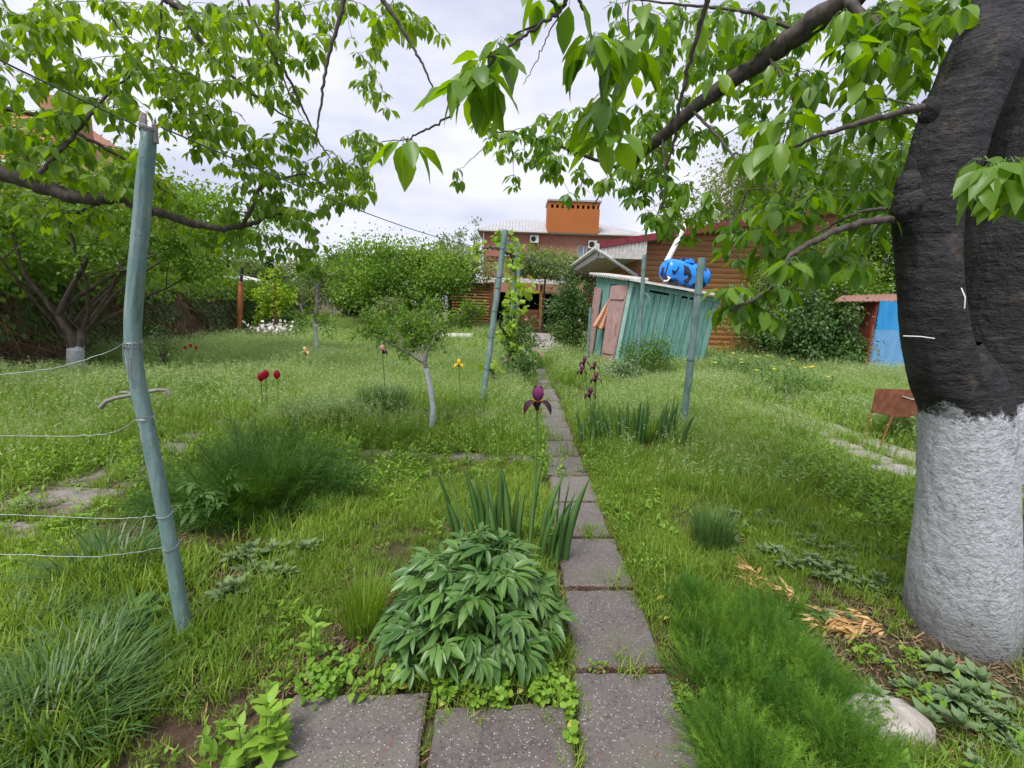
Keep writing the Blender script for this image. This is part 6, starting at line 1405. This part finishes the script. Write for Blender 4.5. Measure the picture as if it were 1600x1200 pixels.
leafy_stems('nettle', 'bright nettle shoot at the left end of the bottom slabs', 'plant', [(420, 1190, .05)], 'weed', .17, 6, .075, tpl=leaf_tpl(.55, .15, .2, wave=.03), whorl=10)
leafy_stems('weed_seedling', 'single upright leafy weed stem left of the peony bush', 'plant', [(497, 1050, .012)], 'weed', .23, 2, .075, tpl=leaf_tpl(.42, .2, .2), whorl=11)
leafy_stems('leafy_weeds', 'bright green low weeds left of the path under the tall iris', 'weeds', [(x, y, .25) for x, y in ((600, 745), (640, 720), (700, 705), (760, 712), (810, 700), (840, 735), (700, 690), (780, 680), (640, 690), (590, 700), (740, 690), (830, 680), (560, 760), (520, 770), (600, 770))], 'weed', .15, 18, .055, tpl=leaf_tpl(.5, .15, .2), stuffed=True, whorl=8)
leafy_stems('leafy_weeds', 'yellow green low plants along the right edge of the path by the irises', 'weeds', [(x, y, .2, .9) for x, y in ((895, 640), (905, 660), (885, 615), (900, 600), (885, 590), (920, 690), (935, 715), (925, 640), (895, 625), (880, 575), (940, 745))], 'weed', .17, 18, .05, tpl=leaf_tpl(.3, .15, .2), stuffed=True, whorl=10)
leafy_stems('leafy_weeds', 'round tuft of small leaved weed at the right path edge beyond the needle mound', 'weeds', [(1010, 895, .10)], 'weed', .10, 26, .032, tpl=leaf_tpl(.4, .15, .2), whorl=9)
def yellow_bush(label, spots, nf):
    t = leafy_stems('yellow_flowering_plant', label, 'plant', spots, 'weed_dark', .50, 20, .10, tpl=leaf_tpl(.45, .15, .2), stuffed=True, whorl=9)
    for i in range(nf):
        px, py, *r_ = spots[rng.integers(len(spots))]; c = G(px, py)+disc(1, r_[0])[0]+[0, 0, rng.uniform(.42, .58)]; g = MB(); a = np.arange(5)*1.257
        g.inst(leaf_lo(.8), frames(np.stack([np.cos(a), np.sin(a)-.3, np.full(5, .4)], 1), np.tile([0, -.3, 1.], (5, 1))), np.tile(c, (5, 1)), .042, .5); o = g.build('flower', M['p_yellow'], t)
yellow_bush('leafy plants with yellow flowers right of the shed, left clump', [(1145, 585, .45), (1180, 588, .45), (1165, 600, .4), (1215, 600, .4), (1130, 600, .35)], 9)
yellow_bush('leafy plants with yellow flowers right of the shed, right clump', [(1225, 622, .35), (1200, 618, .35), (1250, 620, .3), (1270, 625, .3)], 7)
leafy_stems('leafy_weeds', 'bright leafy weeds in the grass before the blue hut', 'weeds', [(x, y, .4) for x, y in ((1300, 625), (1330, 630), (1310, 640), (1280, 640), (1350, 622), (1370, 640))], 'weed', .25, 22, .07, tpl=leaf_tpl(.35, .15, .2), stuffed=True, whorl=10)
leafy_stems('leafy_weeds', 'dense green weeds left of the limewashed trunk by the right path', 'weeds', [(x, y, .3) for x, y in ((1380, 800), (1340, 770), (1390, 770), (1370, 830), (1310, 750), (1400, 850), (1280, 730), (1350, 800))], 'weed', .17, 20, .06, tpl=leaf_tpl(.5, .15, .2), stuffed=True, whorl=9)
# hairy grey leaved rosettes
LB = [leaf_tpl(.42, .22, .05), leaf_tpl(.36, .3, .25), leaf_tpl(.46, .15, -.12)]
def lambs(label, spots, size, per=16):
    t = thing('woolly_plant', label, 'plant', G(*spots[0][:2]), 'woolly grey leaved plants'); g = MB()
    for px, py, rd in spots:
        c = G(px, py)
        for p in disc(max(1, int(rd*rd*260)), rd):
            b_ = c+p+[0, 0, rng.uniform(0, .05)]; a = np.arange(per)*2.4+rng.uniform(0, 6); e = 1.3-np.linspace(0, 1.15, per)+rng.normal(0, .22, per); d = np.stack([np.cos(a)*np.cos(e), np.sin(a)*np.cos(e), np.sin(e)], 1)
            g.inst(LB[rng.integers(3)], frames(d, np.tile([0, 0, 1.], (per, 1))), np.tile(b_, (per, 1)), size*rng.uniform(.45, 1.05)*np.linspace(.5, 1.1, per)*rng.uniform(.7, 1.15, per), np.clip(rng.uniform(.2, .8)+rng.normal(0, .12, per), 0, 1))
    stuff(g.build('foliage', M['lamb'], t, smooth=True))
lambs('woolly grey green plant on the soil right of the near teal post', [(425, 905, .2), (450, 880, .16), (405, 880, .16), (380, 925, .1), (470, 860, .1)], .10)
lambs('woolly grey plants around the foot of the limewashed trunk', [(1500, 1090, .16), (1560, 1110, .16), (1440, 1080, .08), (1540, 1150, .2), (1590, 1190, .2), (1480, 1120, .07), (1620, 1150, .2)], .078)
lambs('woolly grey plants between the stone and the dry leaves', [(1370, 1068, .06), (1345, 1085, .05), (1380, 1035, .045), (1290, 1050, .04)], .062)
lambs('woolly grey plants in the grass behind the dry leaves', [(1330, 890, .3), (1240, 850, .3), (1380, 880, .2), (1290, 840, .3), (1200, 830, .3), (1170, 870, .15), (1380, 910, .12), (1300, 905, .12), (1250, 890, .1), (1350, 930, .1), (1290, 975, .05), (1330, 985, .05), (1400, 930, .1)], .075)
# withered yellow leaves
def straw(label, spots, n, sz, dirr):
    t = thing('withered_plant', label, 'withered plant', G(*spots[0][:2]), 'withered straw coloured plants'); tl = leaf_tpl(.24, .35, .5, wave=.05)
    for k in range(n):
        px, py, rd = spots[rng.integers(len(spots))]; c = G(px, py)+disc(1, rd)[0]; c[2] += rng.uniform(.01, .06); a = dirr+rng.normal(0, .55); e = rng.normal(.15, .3); d = np.array([[math.cos(a)*math.cos(e), math.sin(a)*math.cos(e), math.sin(e)]])
        g = MB(); g.inst(tl, frames(d, rdir(1)*.6+[0, 0, 1]), c[None], np.array([[sz*.8, sz*rng.uniform(.6, 1.4), sz]]), rng.uniform(0, 1)); g.build('leaf', M['straw'], t, smooth=True)
    g = MB()
    for k in range(14): px, py, rd = spots[rng.integers(len(spots))]; c = G(px, py)+disc(1, rd)[0]+[0, 0, .03]; a = dirr+rng.normal(0, .3); g.tube([c, c+np.array([math.cos(a), math.sin(a), .1])*sz*1.8], [.003, .0015], 4)
    g.build('stalks', M['straw'], t)
straw('withered yellow iris leaves lying beyond the needle mound, upright clump', [(1190, 925, .07), (1215, 940, .05), (1175, 905, .04), (1235, 950, .04)], 60, .085, 1.9)
straw('withered straw coloured leaves lying flat beside the limewashed trunk', [(1310, 985, .05), (1345, 980, .05), (1280, 985, .03), (1370, 985, .03), (1330, 1000, .03)], 70, .075, 3.0)
# coarse tussocks
def tussock(label, px, py, Rad, n, h, bend, wd, mat='coarse'):
    b_ = G(px, py); t = thing('grass_tussock', label, 'grass tussock', b_, 'coarse grass tussocks'); g = MB(); p = disc(n, Rad*.5); a = np.arctan2(p[:, 1], p[:, 0])+rng.normal(0, .5, n); pos = b_+p
    blades(g, pos, a, h*rng.uniform(.5, 1.1, n), bend*rng.uniform(.3, 1.3, n), wd*rng.uniform(.6, 1.2, n), np.clip(rng.normal(.5, .25, n), 0, 1)); stuff(g.build('blades', M[mat], t)); return t
tussock('blue green long leaved tussock just left of the near post', 170, 905, .34, 260, .26, .24, .009)
tussock('dark coarse grass tussock in the bottom left corner', 70, 1150, .40, 560, .22, .20, .008)
tussock('coarse grass tussock above the bottom left corner one', 130, 1060, .3, 340, .20, .2, .008)
tussock('coarse grass tussock at the left edge below the lowest wire', 20, 1010, .3, 260, .18, .2, .008)
tussock('tall thin grass clump left of the peony bush', 568, 985, .16, 320, .30, .10, .004, 'grass')
tussock('dark green grass clump on the right bank beyond the needle mound', 1110, 855, .22, 330, .28, .10, .007)
tussock('dark bushy grass clump in the meadow left of the young apple tree', 600, 650, .5, 900, .42, .22, .009)
tussock('dark bushy grass clump left in the meadow before the tulips', 500, 665, .7, 900, .34, .3, .009)
# broad leaves near the post foot
cluster_plant('broad_leaved_weed', 'broad bright leaves on the soil left of the near post foot', 'plant', G(190, 975), [leaf_tpl(.62, .12, .25, wave=.02), leaf_tpl(.7, .1, .15, wave=.02)], M['weed_dark'], 60, (.26, .13), .10, (.1, .9), H=.08)
cluster_plant('broad_leaved_weed', 'pale broad leaves at the bottom left beside the dark tussock', 'plant', G(40, 985), [leaf_tpl(.5, .12, .25, wave=.02)], M['weed'], 34, (.24, .12), .07, (.1, .9), H=.06)
cluster_plant('dock_seedling', 'small broad leaved seedling on bare soil right of the near post', 'plant', G(345, 948), [leaf_tpl(.6, .1, .1)], M['weed'], 6, .03, .06, (.9, 1.4))
rnd = [(np.array([(0, 0, 0)]+[(.5*math.sin(a), .5-.5*math.cos(a), .05*math.sin(3*a)) for a in np.linspace(.5, 5.78, 9)]), np.array([(0, i, i+1) for i in range(1, 9)]), 0)]
for (lab, spots) in (('yellow green round leaved creeper at the foot of the peony bush', [(630, 1065, .06), (700, 1092, .06), (760, 1095, .08), (850, 1080, .06), (840, 1105, .03), (780, 1100, .05)]), ('round leaved creeper filling the joint between the bottom slabs and the path', [(890, 1130, .015), (893, 1165, .012), (888, 1105, .02)]), ('small creeping plant on the soil left of the stone', [(500, 1085, .08), (530, 1060, .07)])):
    t = thing('creeper', lab, 'plant', G(*spots[0][:2]), 'low creepers by the slabs'); g = MB()
    for px, py, rd in spots:
        n = int(rd*1500); p = disc(n, rd)+G(px, py); p[:, 2] = rng.uniform(.02, .09, n); a = rng.uniform(0, 6.28, n); g.inst(rnd, frames(np.stack([np.cos(a), np.sin(a), rng.normal(.2, .3, n)], 1), np.array([0, -.3, 1.])+rdir(n)*.4), p, .020*rng.uniform(.5, 1.3, n), rng.uniform(0, 1, n), )
    stuff(g.build('foliage', M['weed'], t))
# fallen yellow leaves, twigs and catkin debris
LV = [(990, 780, 'at the right edge of the fourth slab'), (1000, 866, 'under the round weed tuft at the path edge'), (1038, 940, 'at the top left corner of the needle mound'), (1046, 972, 'against the left flank of the needle mound'), (808, 1095, 'on the slab edge below the peony bush'), (770, 1103, 'lying on the slab just under the peony bush'), (622, 1086, 'between the two bottom slabs and the creeper'), (952, 690, 'in the grass right of the far slabs'), (935, 702, 'beside the iris leaves at the far path edge'), (885, 1150, 'in the joint left of the nearest path slab'), (700, 1108, 'below the left side of the peony bush'), (838, 1106, 'at the right end of the bottom slabs'), (1010, 880, 'right of the fifth slab in short grass')]
for px, py, wh_ in LV:
    c = G(px, py)+[0, 0, .03]; g = MB(); a = rng.uniform(0, 6.28); g.inst(LEAF[0], frames(np.array([[math.cos(a), math.sin(a), .15]]), rdir(1)*.3+[0, 0, 1]), c[None], rng.uniform(.035, .055), rng.uniform(0, 1))
    o = g.build('fallen_leaf', M['yleaf'], smooth=True); tag(o, 'small fallen yellow leaf '+wh_, 'leaf', 'fallen yellow leaves')
g = MB(); n = 0; Q = []
for i in range(-2, 17):
    a, b_ = A0+(B0-A0)*i/6, A1+(B1-A1)*i/6
    m_ = 150 if i < 6 else 60; s_ = rng.uniform(0, 1, m_)[:, None]; Q.append(a*(1-s_)+b_*s_+np.c_[rng.normal(0, .004, m_), rng.normal(0, .011, m_), rng.uniform(.006, .022, m_)])
s_ = rng.uniform(-.3, 2.5, 500)[:, None]; Q.append(A1+(B1-A1)*s_*.6+np.c_[rng.normal(.01, .02, 500), rng.normal(0, .01, 500), rng.uniform(.0, .02, 500)])
s_ = rng.uniform(-.5, 2.2, 160)[:, None]; t_ = rng.uniform(0, 1, 160)[:, None]; Q.append((A0+(B0-A0)*s_*.6)*(1-t_)+(A1+(B1-A1)*s_*.6)*t_+np.c_[np.zeros(160), np.zeros(160), np.full(160, .022)])
Q = np.concatenate(Q); n = len(Q); a = rng.uniform(0, 6.28, n)
g.inst([(np.array([(-.12, 0, 0), (.12, 0, 0), (.1, 1, .1), (-.05, .9, .25)]), np.array([(0, 1, 2, 3)]), 0)], frames(np.stack([np.cos(a), np.sin(a), rng.normal(.1, .25, n)], 1), np.tile([0, 0, 1.], (n, 1))), Q, rng.uniform(.006, .018, n), rng.uniform(0, 1, n))
o = g.build('catkin_debris', M['debris']); stuff(o, 'red brown catkin debris in the joints of the slab path', 'debris')
g = MB(); n = 2600; p = np.stack([rng.uniform(-3, 3.4, n), rng.uniform(.7, 3.6, n), np.zeros(n)], 1); p[:, 2] = terr(p[:, 0], p[:, 1])-.002; p = p[~on_slab(p)]; n = len(p); a = rng.uniform(0, 6.28, n)
g.inst([(np.array([(-.05, 0, 0), (.05, 0, 0), (.03, 1, .05), (-.03, 1, .1)]), np.array([(0, 1, 2, 3)]), 0)], frames(np.stack([np.cos(a), np.sin(a), rng.normal(.1, .15, n)], 1), np.tile([0, 0, 1.], (n, 1))), p, rng.uniform(.015, .07, n), rng.uniform(0, 1, n))
o = g.build('dry_litter', M['straw']); stuff(o, 'dry grass litter on the soil between the plants', 'litter')
# crumbs, twigs and old catkins on the bare earth
zones = [(1400, 1000, 150, 55), (1440, 1110, 110, 60), (1300, 1010, 60, 40), (1330, 950, 90, 30), (340, 930, 60, 50), (330, 830, 100, 22), (160, 985, 140, 40), (480, 1080, 90, 40), (1520, 1060, 90, 30), (560, 1020, 50, 60)]
Q = []
for px, py, rx, ry in zones:
    for _ in range(420): Q.append(G(px+rng.normal(0, .6)*rx, py+rng.normal(0, .6)*ry))
Q = np.array(Q); Q = Q[~on_slab(Q, 0.)]; n = len(Q); Q[:, 2] -= .006; g = MB()
tet = [(np.array([(-.5, -.4, 0), (.5, -.35, .1), (.05, .55, 0), (-.1, .05, .65), (.3, .2, .5)]), np.array([(0, 1, 3), (1, 4, 3), (1, 2, 4), (2, 3, 4), (2, 0, 3)]), 0)]
g.inst(tet, frames(rdir(n)*[1, 1, .3], np.array([0, 0, 1.])+rdir(n)*.4), Q, .004+.016*rng.uniform(0, 1, n)**3, rng.uniform(0, 1, n)); stuff(g.build('soil_crumbs', M['soil']), 'crumbs of earth on the bare patches', 'soil')
g = MB(); k = rng.integers(0, n, 2600); a = rng.uniform(0, 6.28, 2600); g.inst([(np.array([(-.07, 0, 0), (.07, 0, 0), (.05, 1, .05), (-.04, 1, .12)]), np.array([(0, 1, 2, 3)]), 0)], frames(np.stack([np.cos(a), np.sin(a), rng.normal(.1, .2, 2600)], 1), np.tile([0, 0, 1.], (2600, 1))), Q[k]+rng.normal(0, .03, (2600, 3))*[1, 1, 0]+[0, 0, .012], rng.uniform(.01, .05, 2600), rng.uniform(0, 1, 2600)); stuff(g.build('brown_litter', M['deadvine']), 'brown dead leaf and twig litter on the bare earth', 'litter')
# white flowers by the wall
WF = thing('white_flowers', 'patch of white and pink flowers at the foot of the ivy wall', 'flowers', G(420, 532)); g = MB()
for px, py, rd, n in ((424, 512, .5, 70), (388, 513, .35, 16), (455, 512, .3, 10), (402, 516, .4, 12), (440, 516, .4, 26)):
    c = P(px, py, 14.6); p = disc(n, rd)*[1, .5, 1]+c; p[:, 2] += rng.normal(0, .12, n); g.inst(quadleaf(1.0), frames(rdir(n)*[1, .4, 1], np.array([0, -1., .5])+rdir(n)*.4), p, .09*rng.uniform(.6, 1.3, n), rng.uniform(0, 1, n))
stuff(g.build('flower_heads', M['p_white'], WF)); g = MB(); blades(g, disc(300, .9)+G(420, 532), rng.uniform(0, 6.28, 300), .35, .1, .02, .3); g.build('leaves', M['bush'], WF)
# rose flowers
for px, py, D, mt, lab in ((790, 562, 8.7, 'p_pink', 'pink rose bloom lowest on the left of the dark rose bush'), (818, 548, 8.6, 'p_white', 'whitish rose bloom in the middle of the low rose bush'), (834, 545, 8.6, 'p_pink', 'pink rose bloom right of the whitish one'), (847, 553, 8.4, 'p_pink', 'pink rose bloom nearest the path on the low rose bush'), (800, 512, 8.8, 'p_pink', 'pink rose bloom halfway up beside the vine posts'), (822, 498, 8.9, 'p_pink', 'highest pink rose bloom on the dark rose bush'), (905, 500, 12.2, 'p_white', 'white bloom high on the climbing rose by the shed'), (912, 520, 12.2, 'p_white', 'white bloom low on the climbing rose by the shed')):
    g = MB(); n = 9; a = np.arange(n)*.9; c = P(px, py, D); g.inst(leaf_lo(.8), frames(np.stack([np.cos(a), np.full(n, -.4), np.sin(a)], 1), np.tile([0, -1., 0.], (n, 1))), np.tile(c, (n, 1)), .045, .4); o = g.build('rose_flower', M[mt]); tag(o, lab, 'rose', 'rose blooms')

# ================================================================== GRASS
def tuft(n, r, h, bend, wd, m=0, tint=None):
    g = MB(); p = disc(n, r); blades(g, p, rng.uniform(0, 6.28, n), h*rng.uniform(.45, 1.15, n), bend*rng.uniform(.2, 1.3, n), wd*rng.uniform(.6, 1.2, n), np.clip(rng.normal(.5, .22, n), 0, 1) if tint is None else tint, m); return g
short = []
for i in range(6):
    g = tuft(34, .075, rng.uniform(.07, .12), .06, .0042); 
    if i % 2: blades(g, disc(3, .06), rng.uniform(0, 6.28, 3), .08, .07, .003, .5, 1)
    if i in (1, 3): g.inst(leaf_tpl(.45, .1, .2), frames(rdir(5)*[1, 1, .4]+[0, 0, .3], np.tile([0, 0, 1.], (5, 1))), disc(5, .05)+[0, 0, .02], .04, .4, ) 
    short.append(g)
C_S = coll('short_grass', short, [M['grass'], M['grass_dry']])
med = []
for i in range(6):
    g = tuft(30, .11, rng.uniform(.16, .25), .12, .006)
    n = 7; p = disc(n, .10); a = rng.uniform(0, 6.28, n); h = rng.uniform(.22, .36, n); b_ = rng.uniform(.03, .14, n); blades(g, p, a, h, b_, .0028, .7, 0)
    hd = np.stack([np.cos(a), np.sin(a), np.zeros(n)], 1)*b_[:, None]+p; hd[:, 2] = h*(1-.28*np.clip(b_/h, 0, 1.6))
    for k in range(4):
        d = rdir(n)*.6+np.stack([np.cos(a), np.sin(a), -.4*np.ones(n)], 1)*.7; g.inst([(np.array([(0, 0, 0), (.10, .5, 0), (0, 1, 0), (-.10, .5, 0)]), np.array([(0, 1, 2, 3)]), 1)], frames(d, rdir(n)), hd-[0, 0, .012*k], .032*rng.uniform(.6, 1.3, n), rng.uniform(0, 1, n))
    med.append(g)
C_M = coll('meadow_grass', med, [M['meadow'], M['seed']])
far = []
for i in range(5):
    g = tuft(36, .24, .30, .20, .014); n = 18; p = disc(n, .24)+[0, 0, .27]; p[:, 2] += rng.normal(0, .05, n); g.inst([(np.array([(0, 0, 0), (.12, .5, 0), (0, 1, 0), (-.12, .5, 0)]), np.array([(0, 1, 2, 3)]), 1)], frames(rdir(n)+[0, 0, .2], rdir(n)), p, .06*rng.uniform(.6, 1.3, n), rng.uniform(0, 1, n)); far.append(g)
C_F = coll('far_meadow', far, [M['meadow'], M['seed']])
herb = []
for i in range(5):
    g = MB(); n = 22; a = rng.uniform(0, 6.28, n); e = rng.uniform(.1, 1.2, n); p = disc(n, .06); p[:, 2] = rng.uniform(.01, .05, n); tp = [leaf_tpl(.5, .12, .2), leaf_tpl(.3, .2, .3), leaf_lo(.7)][i % 3]; g.inst(tp, frames(np.stack([np.cos(a)*np.cos(e), np.sin(a)*np.cos(e), np.sin(e)], 1), np.array([0, 0, 1.])+rdir(n)*.2), p, rng.uniform(.018, .040, n), rng.uniform(.2, .8, n)); herb.append(g)
C_H = coll('low_herbs', herb, [M['weed']])
def field(n, x0, x1, y0, y1, dens=None):
    p = np.stack([rng.uniform(x0, x1, n), rng.uniform(y0, y1, n), np.zeros(n)], 1); k = np.abs(p[:, 0]) < 1.35*p[:, 1]+1.6; p = p[k]
    if dens is not None: p = p[rng.uniform(0, 1, len(p)) < dens(p)]
    p = p[~on_slab(p)]; p[:, 2] = terr(p[:, 0], p[:, 1]); return p
def vn(p, s_, off=0.): return np.array([noise.noise(Vector((a*s_+off, b2*s_, off))) for a, b2 in p[:, :2]])
BARE = [(330, 925, 75, 70, .95), (300, 830, 130, 30, .7), (400, 850, 60, 30, .7), (150, 975, 150, 50, .45), (560, 1010, 50, 80, .55), (480, 1080, 90, 40, .35), (1310, 935, 110, 45, .55), (1400, 1010, 110, 70, .85), (1440, 1130, 90, 60, .85), (1300, 1010, 60, 40, .75), (1500, 1080, 160, 60, .8), (230, 690, 120, 40, .6), (70, 780, 110, 50, .7), (1500, 1040, 110, 60, 1), (20, 780, 60, 40, .6), (1350, 690, 60, 40, .3), (640, 1090, 60, 15, .6), (820, 1090, 60, 15, .6)]
BARE_W = []
for px, py, rx, ry, s_ in BARE:
    c = G(px, py); dx = abs(G(px+rx, py)[0]-c[0]); dy = abs(G(px, py-ry)[1]-c[1])*.5+abs(G(px, py+ry)[1]-c[1])*.5; BARE_W.append((c[0], c[1], dx, dy, s_))
def bare(p):
    k = np.ones(len(p))
    for x, y, dx, dy, s_ in BARE_W: k *= 1-s_*np.exp(-(((p[:, 0]-x)/dx)**2+((p[:, 1]-y)/dy)**2)**2)
    return k
pc = G(742, 1010)
LOWZ = [(G(x, y)[0], G(x, y)[1], rx, ry) for x, y, rx, ry in ((700, 715, .95, .75), (600, 740, .6, .6), (905, 620, .35, 1.5), (925, 700, .3, .7), (985, 700, .6, .4), (1165, 595, 1.0, .9), (1235, 622, .8, .6), (415, 800, .8, .45), (400, 720, .8, .6), (1320, 632, .8, .6))]
MND = [(G(x, y)[0], G(x, y)[1], r_) for x, y, r_ in cp_]
def lowz(p):
    k = np.ones(len(p))
    for x, y, rx, ry in LOWZ: k *= 1-.92*np.exp(-(((p[:, 0]-x)/rx)**2+((p[:, 1]-y)/ry)**2)**2)
    return k
def mnd(p):
    k = np.ones(len(p))
    for x, y, r_ in MND: k *= 1-np.exp(-(((p[:, 0]-x)**2+(p[:, 1]-y)**2)/(r_*1.05)**2)**2)
    return k
def soft(p):
    global SLABS
    keep = SLABS; SLABS = SOFT; r = on_slab(p, 0.); SLABS = keep; return np.where(r, .22, 1)
def onpath(p):
    l = A0[0]+(p[:, 1]-A0[1])*(B0[0]-A0[0])/(B0[1]-A0[1]); r = A1[0]+(p[:, 1]-A1[1])*(B1[0]-A1[0])/(B1[1]-A1[1]); return np.where((p[:, 0] > l+.012) & (p[:, 0] < r-.012), .10, 1)
near_d = lambda p: onpath(p)*mnd(p)*soft(p)*bare(p)*np.clip(.75+vn(p, 1.4, 3)*1.1, .12, 1)*np.clip(1.0-np.exp(-((p[:, 0]-pc[0])**2+(p[:, 1]-pc[1])**2)/.07)*.9, 0, 1)
p = field(34000, -4.6, 5.2, .45, 5.2, near_d); s_ = rng.uniform(.6, 1.15, len(p))*np.clip(1+vn(p, .9, 7)*.9, .6, 1.5)
dist_path = np.minimum(np.abs(p[:, 0]-(A0[0]+(p[:, 1]-A0[1])*(B0[0]-A0[0])/(B0[1]-A0[1]))), np.abs(p[:, 0]-(A1[0]+(p[:, 1]-A1[1])*(B1[0]-A1[0])/(B1[1]-A1[1]))))
s_ *= np.clip(.45+dist_path*3.0, .45, 1); s_ *= np.where((p[:, 1] < 1.35) & (p[:, 0] > -1.2) & (p[:, 0] < .1), .5, 1)
scatter('short_grass', p, s_, C_S, 'short bright green grass on the beds around the slab path')
p = field(9000, -4.6, 5.2, .45, 6.5, lambda q: onpath(q)*mnd(q)*soft(q)*np.clip(.2+vn(q, 1.1, 21)*1.6, .03, 1)*(.35+.65*bare(q))); dd = np.abs(p[:, 0]-.45-.02*p[:, 1])
scatter('low_herbs', p, rng.uniform(.6, 1.4, len(p))*np.clip(.5+dd*1.5, .5, 1), C_H, 'low broad leaved herbs growing among the grass', 'herbs')
def pathd(q): return np.clip((np.minimum(np.abs(q[:, 0]-(A0[0]+(q[:, 1]-A0[1])*(B0[0]-A0[0])/(B0[1]-A0[1]))), np.abs(q[:, 0]-(A1[0]+(q[:, 1]-A1[1])*(B1[0]-A1[0])/(B1[1]-A1[1]))))-.03)/.3, .0, 1)
shed_c = np.array([SH[0][:2], SH[1][:2], (SH[1]+SH[2]-SH[0])[:2], SH[2][:2]])
p = field(34000, -11, 13, 3.0, 12.5, lambda q: np.clip((q[:, 1]-2.5)/2.6, 0, 1)**1.3*lowz(q)*np.sqrt(soft(q))*(.25+.75*pathd(q))*(.3+.7*bare(q))*np.clip(1.1+vn(q, .8, 31)*1.3, .3, 1)); p = p[~inside(shed_c, p, .0)]
k = np.interp(p[:, 1], [4.5, 6, 9, 12, 16, 19.5, 25], [-7.9, -8.0, -8.5, -9.1, -9.7, -9.6, -12])+.1; p = p[p[:, 0] > k]
scatter('meadow_grass', p, rng.uniform(.7, 1.25, len(p))*np.clip(1+vn(p, .6, 41)*.6, .6, 1.4)*(.5+.5*pathd(p)), C_M, 'tall meadow grass with pale seed heads across the garden')
p = field(24000, -22, 26, 10.5, 44, lambda q: (.45+.55*(q[:, 1] < 26))*np.where((np.abs(q[:, 0]-1.2) < .65) & (q[:, 1] > 12.4), 0, 1))
k = np.interp(p[:, 1], [4.5, 6, 9, 12, 16, 19.5, 25], [-7.9, -8.0, -8.5, -9.1, -9.7, -9.6, -12])+.1; p = p[p[:, 0] > k]; p = p[~((p[:, 0] > 3.9) & (p[:, 0] < 10.8) & (p[:, 1] > LHD-.1) & (p[:, 1] < 27.5))]; p = p[~inside(shed_c, p, .0)]
scatter('far_meadow', p, rng.uniform(.7, 1.25, len(p)), C_F, 'pale far meadow grass towards the summerhouse')
